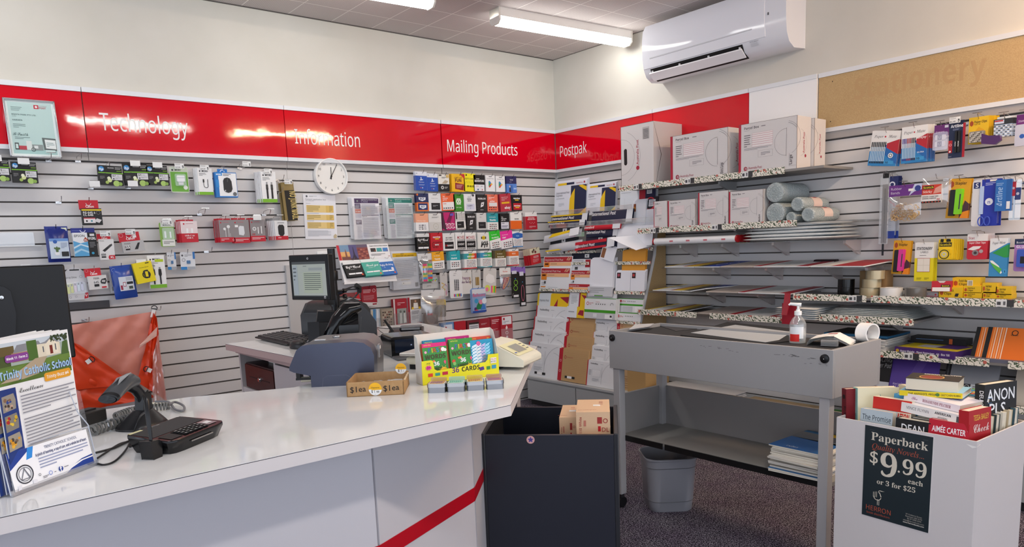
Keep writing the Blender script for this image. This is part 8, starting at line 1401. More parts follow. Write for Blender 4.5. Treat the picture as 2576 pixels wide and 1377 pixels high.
slab('sheet_protector_box','purple and yellow sheet protector box on the shelf','box',-.34,-.08,-3.02,-3.33,.665,.038,'4a2a72',[('c',.05,.5,.03,'c8a030'),('tl','~bHeavy Weight - Sheet Protectors - A4 - Box 100',.1,.35,.3,'e8e4f0',.82)],[('r',0,0,1,1,'d9c31c'),('r',0,0,1,.08,'5a3484'),('p',[(.5,.35),(.9,.35),(.95,.9),(.55,.9)],'5a3484'),('r',.25,.3,.55,.65,'d4cfd4')],rz=-6)
o = slab('folder_stack','dark and blue folders lying under the short shelf','folders',-.34,-.05,-2.62,-2.98,.742,.012,'1f5a80',None,[('r',0,.1,1,1,'18191c')])
slab('ruler_box','dark clear topped case at the back of the paper shelf','case',-.14,-.05,-3.02,-3.30,.705,.035,'17191e',[('r',.7,.1,.76,.9,'c8602c'),('r',.1,.6,.6,.7,'4a6a9a')])
def lean(name, label, cat, y0, y1, z0, h_, x0, ang, base, ops, t=.008, roll=0):
    o = MB(); w_ = y0-y1; o.box(0,0,0,w_,t,h_,base); o.art(ops,w_,h_,0,0,0); q = o.build(name); q.matrix_world = Matrix.Translation((x0,y0,z0)) @ Matrix.Rotation(WR,4,'Z') @ Matrix.Rotation(R(roll),4,'Y') @ Matrix.Rotation(R(-ang),4,'X'); return tag(q,label,cat)
TI = [('r',0,0,.07,1,'17181a')]+[('r',.10+.035*k,0,.115+.035*k,1,'f0d8c0' if k % 2 else 'f4a860') for k in range(6)]+[('o',.42,.86,.05,.012,'2a2018'),('t','~bOlympic',.42,.78,.03,'2a2018',.18),('tl','~bTAX INVOICE',.62,.72,.05,'3a2410',.36),('tl','~b& STATEMENT',.58,.64,.05,'3a2410',.42)]
lean('invoice_book','orange invoice book leaning at the right photo edge, front one','book',-3.435,-3.72,.665,.185,-.34,28,'e2701c',TI); lean('invoice_book','orange invoice book leaning just behind the front one','book',-3.38,-3.66,.665,.18,-.325,28,'e2701c',TI)
b = MB(); b.box(-.355,-3.75,.6645,-.30,-3.36,.682,m('6a6c7c',.3)); tag(b.build('book_stack'),'grey blue edges of books lying under the orange invoice books','books')
lean('grid_book','purple recycled grid notebook leaning on the lowest shelf','notebook',-2.99,-3.235,.449,.20,-.33,22,'5a409c',[('tl','~sRecycled',.08,.20,.06,'d4c8ec',.4),('tl','~sA4 Grid Book',.08,.12,.06,'d4c8ec',.5),('r',.55,.86,.9,.97,'7a60b4'),('p',[(.3,.2),(.5,.2),(.8,1),(.6,1)],'6a50aa'),('p',[(0,0),(.3,0),(0,.06)],'d8d4e4')],roll=-4)
o = lean('display_book','grey spiral bound display notebook leaning beside the purple one','notebook',-3.255,-3.50,.449,.205,-.33,22,'8d9096',[('r',0,0,.1,1,'1c1d20'),('r',.38,.18,.52,.44,'17181a'),('r',.52,.18,.84,.44,'c4c6c8'),('o',.45,.36,.05,.01,'d0d0d0'),('l',.56,.24,.78,.4,4,'3a3a3c')]+[('c',.05,.03+.045*k,.018,'4a4c50') for k in range(22)])
lean('black_pad','black lettered paper pack at the left end of the lowest shelf','pad',-2.86,-2.985,.50,.15,-.31,15,'1b1b1d',[('tl','~oTRACING',.2,.72,.16,'a8a8a8',.8),('tl','~oPaper Pad',.2,.5,.16,'a8a8a8',.8)]); lean('greeting_pad','white pad with dark marks under the black lettered one','pad',-2.87,-2.985,.449,.05,-.33,10,'ccd0d6',[('t','C',.4,.4,.4,'3a3a44')])
lean('pale_folder','cream folder leaning at the right end of the lowest shelf','folder',-3.56,-3.9,.449,.20,-.28,20,'d8cbb8',[('l',.2,.3,.6,.5,2,'b0a498')]); lean('joy_card','small green card lettered JoyUp before the cream folder','card',-3.42,-3.56,.449,.055,-.35,12,'6a7468',[('t','~sJoyUp',.4,.45,.3,'dfe4dc',.5)])
# things on the base cabinet under the table
for k in range(7): slab('envelope_stack','large white envelope in the pile on the base cabinet','envelope',-.5+.006*(k%3),-.2,-1.43-.01*(k%2),-2.02+.008*(k%3),.2425+.0085*k,.0075,'d3d2d2',None,None,'white envelopes piled on the base cabinet')
lean('satchel_sign','red card lettered satchel liner standing on the base cabinet','sign',-1.90,-2.0,.243,.075,-.53,10,'b01f30',[('tl','~bextra',.15,.72,.16,'f4dede',.6),('tl','~bsatchel',.15,.48,.18,'f4dede',.7),('tl','~bliner',.15,.22,.18,'f4dede',.5)])
slab('kraft_mailers','flat kraft mailers lying on the base cabinet','mailers',-.53,-.15,-2.05,-2.58,.2425,.02,'b39a70',None,[('p',[(0,.2),(.12,.2),(.2,.8),(.08,.8)],'a8242c')]); slab('green_folder','bright green folder lying on the base cabinet','folder',-.54,-.15,-2.60,-2.86,.2425,.015,'3f8f3c',None,[('o',.6,.4,.2,.03,'16181a')]); slab('grey_folder','dark grey blue folder at the right of the green one','folder',-.53,-.15,-2.88,-3.1,.2425,.015,'4a5260',None,[('o',.4,.4,.2,.03,'16181a')])
# ================================================================== STATIONERY ON THE RIGHT WALL
G_ST = 'stationery packs on the right wall'
CLR = clear('f4f6f8',.08,.14)
def st(rect, label, cat, name, lay, short, hk='bar', n=0, stk=None, d=.12, roll=0, price=None, hang=0, step=(.004,.011,0)):
    o = pack(rect,label,cat,name,lay,d=d,wall=2,roll=roll,group=G_ST,hk=hk,short=short,price=price,hang=hang)
    if n: stack(o,n,step,stk,1.5)
    return o
def pens(c_cap, c_body, x0=.04, x1=.58, n=9):
    f = []
    for i in range(n):
        x = x0+(x1-x0)*i/n; w2 = (x1-x0)/n*.62; c = c_cap[i*len(c_cap)//n]
        f += [('r',x,.10,x+w2,.66,c_body),('r',x,.54,x+w2,.68,c),('r',x+w2*.2,.42,x+w2*.5,.58,c),('r',x,.07,x+w2,.13,c)]
    return f
PM = lambda caps: [('r',0,0,1,.42,'2f86c4'),('p',[(.55,.32),(1,.05),(1,.60),(.55,.60)],'2468b0'),('p',[(.58,.52),(1,.34),(1,.76),(.58,.64)],'b82432'),('t','~iPaper',.26,.80,.075,'2a2a2e',.36),('t','~iMate',.74,.80,.075,'2a2a2e',.36),('c',.49,.83,.03,'c02434')]+pens(caps,'b4cfe2')+[('r',.56,.05,.9,.15,'3f9ad2'),('t','~b10',.66,.07,.06,'102a4a')]
o = st((2194,329,2266,417),'white and blue pen pack with black capped pens, hanging askew','pen pack','pen_pack',[('backing_card',0,0,1,1,.0012,'e9e7e4',PM(['1c1c1e'])+[('c',.77,.3,.09,'f0f0f0'),('o',.77,.3,.06,.02,'1c1c1e')])],'askew pen pack',n=2,stk='white and blue pen pack behind the askew one',roll=7)
o = st((2268,317,2333,409),'white and blue pen pack with violet red and black caps','pen pack','pen_pack',[('backing_card',0,0,1,1,.0012,'ecebe9',PM(['3a2a8a','a02438','3a1c1c'])+[('t','~BInkJoy',.80,.64,.06,'f4e0e2',.34),('t','~bULTRA',.76,.25,.04,'e8eef8',.3)])],'violet capped pen pack',n=5,stk='white and blue pen pack in the stack behind the violet capped one')
st((2350,314,2387,378),'purple and clear eraser pack','eraser pack','eraser_pack',[('header',0,.55,1,1,.001,'6a2a72',[('tl','~oErasers',.1,.3,.16,'e4d0ea',.6),('r',.7,.7,.95,.92,'e8e4ea')]),('blister',0,0,1,.7,.016,clear('c8bcd4',.3,.15),None,'round'),('eraser',.14,.40,.80,.60,.014,'efeef0',[('r',.25,0,.7,1,'4a3a5a'),('t','U',.48,.25,.5,'efeef0')],'round'),('eraser',.14,.14,.80,.34,.014,'efeef0',[('r',.25,0,.7,1,'4a3a5a'),('t','U',.48,.25,.5,'efeef0')],'round')],'eraser pack')
st((2387,304,2424,397),'navy and red permanent marker pack','marker pack','marker_pack',[('backing_card',0,0,1,1,.0012,'1f2a4a',[('T','~bArtline',.52,.82,.08,'f0f0f4',.84),('l',.25,.74,.75,.79,2,'8a94b0'),('r',.0,.14,.26,.48,'b8242f'),('o',.13,.36,.09,.025,'f0c8c8'),('c',.12,.18,.07,'f0e0e0'),('tl','uni',.05,.03,.04,'a0a8c4')]),('marker',.46,.14,.60,.72,.012,'17181a',[('v','~bmarker',.5,.4,.5,'e8e8e8',.5,1)]),('marker',.66,.14,.82,.72,.012,'17181a',[('v','~bmarker',.5,.4,.5,'e8e8e8',.5,1)]),('red_edge',.94,0,1.1,.92,.002,'b01c2c',None)],'marker pack',hk='price',price='$6.49')
st((2437,294,2487,361),'yellow paper clip pack','paper clip pack','paper_clip_pack',[('backing_card',0,0,1,1,.0012,'e6bb1a',[('p',[(.05,.72),(.14,.66),(.23,.72),(.23,.82),(.14,.88),(.05,.82)],'a8481c'),('tl','~bPaper Clips',.28,.77,.09,'4a3408',.62),('tl','Pack 100',.28,.70,.05,'4a3408',.3),('p',[(.25,.4),(.5,.62),(.78,.5),(.78,.3),(.3,.3)],'d9a010')]),('clip_blister',.08,.04,.82,.46,.014,'8f8a82',grid(.05,.05,.98,.95,9,7,['d8d4cc','5a564e','b8b2a8','efece4'],.7),'round')],'paper clip pack',n=6,stk='yellow paper clip pack in the stack behind the front one')
st((2503,293,2553,347),'clear pack of silver and black bulldog clips','clip pack','clip_pack',[('header',.1,.86,.8,1,.001,'dfe4e8',None),('clips',.02,.04,.94,.62,.02,m('b4b6ba',.2,.8),grid(0,0,1,1,8,6,['f0f0f2','7a7c80','c8cacc','4a4c50'],.7)),('black_band',0,.62,.96,.88,.022,'2a2c30',[('r',.05,.15,.55,.85,'c9d2e4'),('r',.05,.55,.5,.8,'b83a3a')])],'bulldog clip pack',n=2,stk='clear bulldog clip pack behind the front one')
st((2556,287,2602,367),'purple and clear stamp pad pack cut off by the right photo edge','stamp pad pack','stamp_pad_pack',[('header',0,.66,1,1,.001,'6a2472',[('tl','~oStamp Pad',.1,.3,.2,'e4d0ea',.8)]),('blister',0,0,1,.68,.014,'c4c6d6',[('c',.4,.45,.14,'2a5ab0')],'round')],'stamp pad pack')
tag(MB().prism([(0,0),(.06,-.012),(.085,.006),(.08,.03),(.03,.035),(0,.05)],-.012,.012,'y',m('4a1c5c',.3)).build('tape_dispenser',loc=(-.19,at(2470,362,x=-.19).y,at(2470,362,x=-.19).z),rot=WR),'small dark purple dispenser tucked below the paper clip packs','dispenser')
st((2213,440,2236,614),'long grey scale ruler in a clear sleeve','ruler','ruler',[('sleeve',0,0,1,.97,.003,clear('dfe2e4',.3,.2),None),('ruler_strip',.28,.01,.85,.86,.004,'8f9092',[('r',.42,.02+.02*k,.62,.026+.02*k,'3a3a3c') for k in range(46)]),('lanyard_clip',.40,-.17,.6,0,.004,m('3a3a3c',.3,.8),None),('black_tip',.3,.95,.9,1.02,.006,'121214',None)],'long scale ruler',d=.09)
st((2233,444,2258,600),'navy headed clear ruler pack next to the long scale ruler','ruler pack','ruler_pack',[('header',0,.80,1,1,.002,'1f2a62',[('c',.4,.35,.3,'e0e4ee'),('c',.4,.35,.18,'1f2a62')]),('ruler',.1,.05,.85,.8,.003,clear('d4dae4',.45,.15),[('r',.2,.05+.04*k,.45,.056+.04*k,'6a7080') for k in range(22)]),('blue_end',.0,0,.8,.12,.005,'24409a',None)],'navy headed ruler pack',n=2,stk='navy headed ruler pack behind the front one',d=.085)
st((2236,465,2318,554),'clear bag of tan rubber bands under a purple header','rubber band pack','rubber_band_pack',[('header',0,.68,1,1,.0015,'6a2f86',[('tl','~sRubber',.06,.58,.20,'e8dcee',.4),('tl','~sBands',.06,.22,.20,'e8dcee',.36),('p',[(.62,0),(.78,.35),(1,.5),(1,1),(.78,1)],'c8cfe8'),('c',.88,.62,.09,'2f3f8a'),('r',.6,.4,.76,.62,'f0eee8')]),('bag',0,0,1,.7,.02,clear('f0eee8',.12,.2),None,'pillow')],'rubber band bag',d=.15)
c_, w_, z0, z1 = span(2239,514,2315,554,.155,2); mb = MB(); rd = random.Random(2)
for k in range(85):
    x, z, y, r_ = rd.uniform(-w_*.42,w_*.42), rd.uniform(.006,z1-z0-.006), -rd.uniform(.0,.014), rd.uniform(.009,.015); a, e = rd.uniform(0,6), rd.uniform(.45,1)
    mb.tube([(x+r_*math.cos(t)*math.cos(a)-r_*e*math.sin(t)*math.sin(a), y+.003*math.sin(2*t+a), z+r_*math.cos(t)*math.sin(a)+r_*e*math.sin(t)*math.cos(a)) for t in [k2*.524 for k2 in range(12)]],.0014,m(['c9a468','b98f52','d8b880'][k%3],.6),4,True)
rb = mb.build('rubber_bands', loc=(-.150,c_,z0), rot=WR); tag(rb,'tangle of tan rubber bands inside the clear purple headed bag','rubber bands',kind='stuff')
st((2321,445,2393,526),'clear bag of sticky tape rolls with a red and white label','tape pack','tape_pack',[('bag',0,0,1,1,.022,clear('f2f2f0',.16,.22),None,'pillow'),('label_card',.02,.20,.72,.76,.024,'e8e4e0',[('r',0,.46,1,1,'cf3c28'),('r',.08,.76,.62,.95,'1c1a14'),('t','~bScotch',.35,.80,.12,'ecd41c',.5),('tl','~SSticky',.08,.56,.13,'f4e4dc',.5),('p',[(.6,.5),(1,.55),(1,.95),(.7,.8)],'e0a090'),('tl','~bCRYSTAL CLEAR TAPE',.06,.32,.06,'2a2a2c',.8),('tl','~bGENERAL PURPOSE',.06,.22,.06,'2a2a2c',.7),('t','~b3M',.86,.14,.08,'c02434'),('r',0,0,1,.1,'1c1a14')]+[('r',.06+.16*k,.02,.13+.16*k,.08,'b8402c') for k in range(6)])],'sticky tape bag','')
def stapler(rect, label, short, c1, hk='bar'):
    st(rect,label,'stapler pack','stapler_pack',[('backing_card',0,0,1,1,.0012,'dfa21a',[('p',[(.06,.82),(.15,.77),(.24,.82),(.24,.90),(.15,.95),(.06,.90)],'a8481c'),('tl','~bStapler',.30,.85,.07,'4a3408',.5),('p',[(.6,.1),(.8,.45),(1,.36),(1,0),(.6,0)],'4a2a3a'),('p',[(.62,0),(.74,.16),(1,.2),(1,0)],'e88a1c')]),('black_base',.16,.06,.40,.72,.02,'1c1c20',None,'round'),('stapler_arm',.42,.10,.70,.74,.026,c1,[('r',.7,.2,.9,.8,'3a3c40')],'round')],short,hk,n=1,stk='yellow stapler card behind the %s one' % short.split()[0],roll=3)
stapler((2386,450,2443,549),'yellow card with a lime green stapler','lime stapler card','7ed321'); stapler((2248,606,2292,690),'yellow card with a hot pink stapler','pink stapler card','d83a98','')
st((2445,452,2511,569),'white and royal blue scissors pack','scissors pack','scissors_pack',[('backing_card',0,0,1,1,.0015,'dcdce0',[('r',.36,0,1,1,'2436a8'),('r',.05,.82,.30,.95,'1f2c6a'),('t','~bS',.175,.84,.09,'f0f0f4'),('l',.5,.86,.9,.93,2,'c0c8ec'),('r',.66,.95,.92,.99,'e8e4da'),('c',.66,.52,.15,'e8ecf4'),('t','n',.66,.48,.08,'2436a8')],'round'),('blade',.30,.26,.46,.86,.006,m('9fa4b4',.2,.7),None,'round')],'blue scissors pack',n=2,stk='royal blue scissors pack behind the front one')
c_, w_, z0, z1 = span(2458,525,2500,566,.13,2); mb = MB()
for s_ in (-1,1): mb.tube([(s_*.014+.0125*math.cos(R(a)),-.004,.021+.022*math.sin(R(a))) for a in range(0,360,20)],.0028,m('3f5ac0',.35),6,True)
tag(mb.build('scissor_handles', loc=(-.135,c_+.004,z0-.002), rot=WR),'blue scissor handles on the white and royal blue pack','scissors')
st((2507,452,2547,531),'mid blue marker box','marker box','marker_box',[('carton',0,0,1,1,.02,'2a6cb8',[('v','~oArtline',.45,.45,.34,'a9c8ea',.62,1),('l',.05,.8,.5,.9,2,'9abce4'),('r',.7,.0,1,1,'1f5ca4'),('r',.74,.06,.96,.3,'e4e6ea')])],'blue marker box')
st((2540,452,2569,554),'red and navy handled scissors in a clear sleeve','scissors','scissors_sleeve',[('sleeve',0,0,1,1,.003,clear('dfe2e4',.12,.2),None,'round'),('red_handle',.1,.60,.5,.95,.005,'b02434',[('c',.5,.55,.3,'c8b4b8')],'round'),('navy_handle',.45,.5,.95,.8,.005,'2a3a72',[('c',.5,.5,.28,'b4b8c8')],'round'),('blade',.36,.02,.5,.55,.004,m('a8acb0',.2,.7),None)],'clear sleeved scissors')
st((2301,609,2349,708),'white and yellow stationery label pack','label pack','label_pack',[('backing_card',0,0,1,.985,.0012,'e9d918',[('r',0,.6,1,1,'ecebe8'),('T','~BSTATIONERY',.5,.81,.07,'2a2a2c',.84),('t','LABELS',.5,.73,.05,'2a2a2c',.4),('l',.26,.65,.7,.68,1,'6a6a6c'),('r',.14,.24,.82,.6,'b03a3c'),('r',.155,.25,.805,.59,'eae4d8'),('r',.475,.25,.485,.59,'c8bfae'),('r',.155,.415,.805,.422,'c8bfae'),('l',.14,.04,.4,.1,3,'8a8210'),('l',.55,.04,.8,.1,3,'8a8210')])],'label pack','',n=2,stk='yellow label pack behind the front one')
st((2361,601,2402,653),'black and yellow invisible tape pack','tape pack','tape_pack',[('backing_card',0,0,.95,1,.0012,'e9c61a',[('r',.05,.62,.85,.82,'1a1812'),('t','~bScotch',.45,.66,.11,'ecd41c',.7),('c',.42,.24,.24,'1a1812'),('p',[(.1,.86),(.3,.82),(.34,.98),(.14,1)],'1a1812'),('p',[(.5,.84),(.8,.86),(.76,.98),(.54,1)],'1a1812')],'round'),('tape_disc',.06,0,.78,.5,.014,'e2c21c',[('c',.5,.5,.44,'2a2612'),('c',.5,.5,.36,'e2c21c'),('c',.5,.5,.24,'c8c4b4'),('c',.5,.5,.12,'e8d440')],'round')],'yellow tape pack','',n=5,stk='yellow invisible tape pack in the fanned stack',step=(.006,.010,-.001))
st((2433,589,2487,653),'red and white super clear tape pack','tape pack','tape_pack',[('backing_card',0,0,.96,1,.0012,'c22436',[('r',0,.72,1,1,'e6e4e2'),('tl','Stat',.06,.8,.1,'b02434',.3),('t','~BSuper Clear Tape',.5,.62,.07,'f4e0e0',.8),('p',[(.04,.4),(.3,.52),(.7,.52),(.6,.42),(.3,.36)],'ece6e4'),('c',.42,.26,.16,'8a8286'),('c',.42,.26,.08,'3a3438'),('c',.7,.32,.1,'b4a4a8')],'round')],'red tape pack','bar',n=4,stk='red and white tape pack behind the front one')
st((2489,600,2535,696),'blue and green correction tape pack','correction tape pack','correction_tape_pack',[('backing_card',0,0,1,1,.0012,'3a8cc4',[('p',[(0,.62),(1,.88),(1,1),(0,1)],'e6e8ea'),('p',[(.16,.62),(1,.84),(1,.5),(.8,.5)],'2f9a48'),('t','~iPaper',.3,.85,.06,'2a2a2e',.34),('t','~iMate',.68,.86,.06,'2a2a2e',.34),('p',[(.04,.42),(.2,.42),(.55,.28),(.75,.1),(.66,.07),(.3,.24)],'eef0f0'),('p',[(.06,.38),(.3,.22),(.62,.08),(.72,.2),(.5,.26)],'58b84c'),('r',.8,.08,.98,.18,'4aa0d8'),('t','~b1',.88,.1,.06,'10304a')])],'correction tape pack','',n=1,stk='blue and green correction tape pack behind the front one')
st((2551,601,2602,683),'purple glue pack with a navy header at the right photo edge','glue pack','glue_pack',[('backing_card',0,0,1,1,.0012,'a878b8',[('r',0,.82,1,1,'1f2c50'),('tl','Bostik',.1,.86,.06,'e8e8ee',.4),('tl','~bGLUE',.1,.72,.08,'f4f0f6',.5),('r',.5,.74,1,.80,'e2c8a0')],'round'),('glue_bottle',.2,.14,.8,.68,.02,'3a58b8',[('r',.3,.2,.7,.6,'17181c')],'round')],'glue pack','')
# ================================================================== PARTY GOODS AND LEAFLETS ON THE BACK WALL
G_PA = 'party goods on the back wall'
HD = [('t','~iparty',.45,.3,.4,'3a3a3e',.5)]
def pg(rect, label, name, lay, short, **k): return pack(rect,label,'party goods',name,lay,group=G_PA,hk='',short=short,dark=True,hmat=M_BLACK,**{'d':.08,**k})
HEAD = lambda: ('header',0,.84,1,1,.001,'e2e2e2',HD)
SW = ['d84a7a','4aa0d8','e8d040','58b060','d8404c','3a8ac8','e8c040']
pg(z6(170,95,360,500),'clear bag of rainbow paper streamers','streamer_pack',[('header',0,.78,1,1,.001,'dedede',HD),('streamers',.22,.08,.86,.66,.02,'e8e0d8',[('r',0,.125*k,.46,.125*(k+1),SW[k%7]) for k in range(8)]+[('r',.5,.125*k,1,.125*(k+1),SW[(k+3)%7]) for k in range(8)]),('bag',.05,0,1,.8,.026,clear('f0f0f0',.08,.22),None,'pillow')],'streamer bag')
pg(z6(222,410,440,565),'small pack of coloured pins on a grey card','pin_pack',[('backing_card',0,0,1,.5,.001,'d2d2d0',[('t','~iparty',.4,.4,.3,'4a4a4e',.4)]),('pins',.55,.5,.9,.95,.008,'c8ccd0',[('c',.2+.2*k,.4+.2*(k%2),.12,SW[k]) for k in range(4)])],'pin pack',d=.05)
pg(z6(462,350,560,672),'card of zigzag gold and pink candles','candle_pack',[('backing_card',0,0,1,1,.001,'c9c7c4',[('t','~iparty',.5,.88,.05,'4a4a4e',.6),('p',[(.2,.6),(.7,.5),(.3,.4),(.7,.3),(.3,.2),(.3,.26),(.56,.31),(.16,.4),(.56,.5),(.2,.55)],'c8a850'),('p',[(.6,.5),(.9,.4),(.8,.1),(.9,.1),(.96,.42),(.7,.54)],'a890b0'),('r',.68,.04,.8,.25,'d89aa8')],'round')],'zigzag candle card')
pg(z6(588,322,758,690),'white card of silver candles with a rainbow candle below','candle_pack',[('backing_card',0,0,1,1,.0015,'e6e6e6',[('t','~iparty',.45,.88,.04,'4a4a4e',.5),('l',.3,.80,.7,.84,1,'8a8a8e')]+[('r',.36+.13*k,.26,.45+.13*k,.68,'8f9298') for k in range(3)]+[('r',.36+.13*k,.3+.06*j,.45+.13*k,.33+.06*j,'3a3c40') for k in range(3) for j in range(6)]+[('r',.28+.1*k,.05,.38+.1*k,.15,SW[k]) for k in range(6)],'round')],'silver candle card')
pg(z6(742,318,885,635),'white card of happy birthday lettering picks','cake_topper_pack',[('backing_card',0,0,1,1,.001,'dcdad6',[('t','~iparty',.5,.9,.045,'4a4a4e',.6),('T','happy',.5,.62,.12,'7a3a6a',.9),('T','~xbirthday',.5,.46,.12,'5a2a5c',.9),('r',.8,.4,.86,.7,'b89a58')])],'birthday lettering card')
pg(z6(890,312,1003,560),'card of short gold candles','candle_pack',[('backing_card',0,0,1,1,.001,'cdccc8',[('t','~iparty',.5,.86,.06,'4a4a4e',.6)]+[('r',.36+.11*k,.16,.45+.11*k,.6,['8a6a28','b8943c'][k%2]) for k in range(4)],'round')],'gold candle card')
pg(z6(1045,290,1220,645),'clear pack of neon erasers and a white shape','eraser_pack',[('backing_card',0,0,1,1,.001,'d6d4d0',[('t','~iparty',.5,.9,.04,'4a4a4e',.5),('p',[(.2,.5),(.6,.42),(.9,.5),(.8,.72),(.4,.8),(.2,.68)],'eceae8'),('r',.62,.08,.72,.34,'f04a98'),('r',.72,.08,.82,.34,'f0d040'),('r',.82,.08,.92,.34,'58d048'),('r',.92,.08,1,.34,'f08040'),('c',.34,.24,.2,'d8e060'),('c',.3,.2,.12,'f080a8')],'round')],'neon eraser pack',roll=5)
pg(z6(1255,285,1405,590),'clear bag of coloured party whistles','whistle_pack',[('header',0,.70,1,1,.001,'ecebe8',[('T','Parties',.5,.35,.22,'d8604c',.7)]),('bag',.02,0,1,.72,.02,clear('e8e6ea',.25,.25),None,'pillow')],'party whistle bag')
cw, ww, za, zb2 = span(*z6(1262,400,1400,585),.10,1); mb = MB(); rd = random.Random(8)
for k in range(9): mb.tube([(ww*.38*math.cos(a)*(.5+.06*k),-.004*(k%3),(zb2-za)*(.5+.42*math.sin(a+.3*k))) for a in [j*.42 for j in range(11)]],.0024,m(['d8704c','7a6aa8','e8b080','4a5a8a','e0a0b0'][k%5],.4),5)
tag(mb.build('party_whistles',loc=(cw,-.098,za)),'tangle of striped party whistles in the clear header bag','party whistles',kind='stuff')
GS = lambda c1, k: [('backing_card',0,0,1,1,.0015,'131316',[('r',0,.84,1,1,'8a6ac0'),('r',.1,.78,.7,.88,'d8d8e8')]+([('o',.55,.50,.26,.05,c1),('o',.5,.32,.26,.05,c1)] if k else [('p',[(.5+.26*math.cos(R(a)),.34+.21*math.sin(R(a))) for a in range(0,360,20)],c1),('p',[(.5+.20*math.cos(R(a)),.34+.19*math.sin(R(a))) for a in range(0,360,20)],'131316')])+[('c',.5,.62,.06,'3a9ad0'),('r',.2,.03,.85,.10,'e0e0e4')])]
pg(z6(1410,275,1515,690),'black glow stick pack with two green rings','glow_stick_pack',GS('8ac838',1),'green ring glow pack'); pg(z6(1515,275,1602,800),'long black glow stick pack with a pink loop','glow_stick_pack',GS('c86a80',0),'pink loop glow pack')
pg(z6(215,580,545,1085),'big clear crinkled bag of metallic paper plates','plate_pack',[('header',.02,.76,.95,1,.001,'dcdcdc',[('t','~iparty',.42,.55,.12,'3a3a3e',.3)]),('gold_plate',.62,.46,.98,.74,.012,'c8b060',None,'round'),('plate',.36,.28,.96,.60,.02,'7c7874',[('c',.5,.5,.36,'8f8b86'),('c',.5,.5,.3,'74706c')],'round'),('plate',.08,.10,.62,.40,.024,'6f6560',[('c',.5,.5,.36,'8a7c76'),('r',.2,.8,.6,.98,'b83a3c')],'round'),('bag',0,0,1,.84,.04,clear('eeeeee',.12,.26,.15),None,'pillow')],'metallic plate bag',roll=3,d=.09)
pg(z6(865,555,1058,890),'bright foil pack of assorted balloons','balloon_pack',[('pouch',0,0,1,1,.02,m('7a94c4',.25),None,'pillow'),('printed_front',.03,.03,.97,.96,.021,'8aa4cc',[('r',0,.8,1,1,'d9dce2'),('T','Balloons',.5,.68,.14,'d8506a',.9),('r',0,0,1,.08,'2348a0'),('p',[(.2,.12),(.6,.14),(.72,.34),(.5,.5),(.3,.3)],'1f7a48'),('p',[(.55,.1),(.95,.12),(.9,.3),(.75,.36)],'3a7ac8'),('c',.28,.5,.14,'3a9ac8'),('c',.6,.44,.14,'e08aa4'),('c',.86,.48,.17,'e4ecf4'),('c',.2,.16,.1,'4a2a6a'),('p',[(.1,.1),(.4,.08),(.3,.14)],'d84a5a')])],'balloon pack')
ehook('empty black peg hook right of the balloon pack',1268,745)
for u_, l_ in ((388,'right'),(212,'left')): ehook('chrome peg hook holding up the %s corner of the orange mail bag' % l_,u_,778 if u_ > 300 else 806,d=.15)
# leaflet boxes along the bottom
def leaflet(rect, label, base, ops, d=.055, t=.018, cover=True):
    c, w_, z0, z1 = span(*rect,d,1); h_ = z1-z0; o = thing('leaflet_box',label,'leaflets',(c,-.003,z0),0,'leaflet boxes on the back wall')
    b = MB(); b.box(-w_/2,-d,0,w_/2,-d+.03,h_,base); b.art(ops,w_,h_,-d,z0=0); b.build('leaflets', o)
    if cover:
        b = MB(); b.box(-w_/2-.003,-d-.004,-.004,w_/2+.003,-d-.003,h_*.5,M_ACR); b.box(-w_/2-.003,-d-.004,-.005,w_/2+.003,0,-.003,M_ACR); b.build('clear_pocket', o)
RW2 = 'a81e2e'
leaflet((1110,812,1143,862),'sky blue leaflet box with a white panel','6f96c8',[('r',.2,.05,.85,.9,'dfe6f2'),('r',.3,.6,.42,.8,'b02434'),('tl','~sTravel',.3,.4,.1,'6a84b0',.5),('tl','~sInsurance',.3,.24,.1,'6a84b0',.5)])
leaflet((1142,809,1172,862),'red leaflet box with a white hand in a circle','b8182a',[('o',.55,.38,.32,.02,'f0d8da'),('p',[(.3,.32),(.5,.46),(.8,.4),(.8,.3),(.5,.24)],'f4e4e4'),('p',[(.35,.45),(.55,.52),(.62,.46),(.5,.40)],'f4e4e4')])
leaflet((1176,806,1206,862),'dark red leaflet box holding a white application sheet','7e2430',[('r',.14,.0,.95,.86,'dcdfe4'),('r',.14,.82,.95,.9,'2a2420'),('l',.2,.4,.88,.76,5,'6a6e76'),('r',.2,.02,.9,.2,'4a4c50')])
leaflet((1206,802,1234,862),'red leaflet box picturing a yellow and white sports shoe','a01e2e',[('l',.15,.74,.75,.82,2,'e0b8bc'),('p',[(0,0),(1,0),(1,.5),(.7,.6),(.2,.3)],'c9c6c2'),('p',[(.3,.1),(.4,.1),(.9,.5),(.8,.54)],'e0b040'),('p',[(0,.2),(.2,.3),(.2,.5),(0,.48)],'8a8a8e')])
leaflet((1233,798,1262,866),'plain red leaflet box with white heading lines',RW2,[('l',.15,.74,.8,.92,3,'f0dcdc'),('l',.15,.5,.7,.58,2,'d8a0a8')])
leaflet((1260,795,1289,858),'tallest red leaflet box with white hazard symbols','b01c2c',[('r',.1,.66,.92,.98,'e8e8ec'),('r',.2,.84,.34,.93,'b02434'),('l',.2,.7,.7,.8,2,'8a8e96'),('p',[(.4,.46),(.52,.46),(.56,.54),(.48,.63),(.38,.54)],'f4e4e4'),('o',.48,.33,.12,.04,'f4e4e4'),('c',.48,.16,.09,'f4e4e4'),('p',[(.34,.08),(.62,.12),(.62,.09),(.34,.05)],'f4e4e4')],.075)
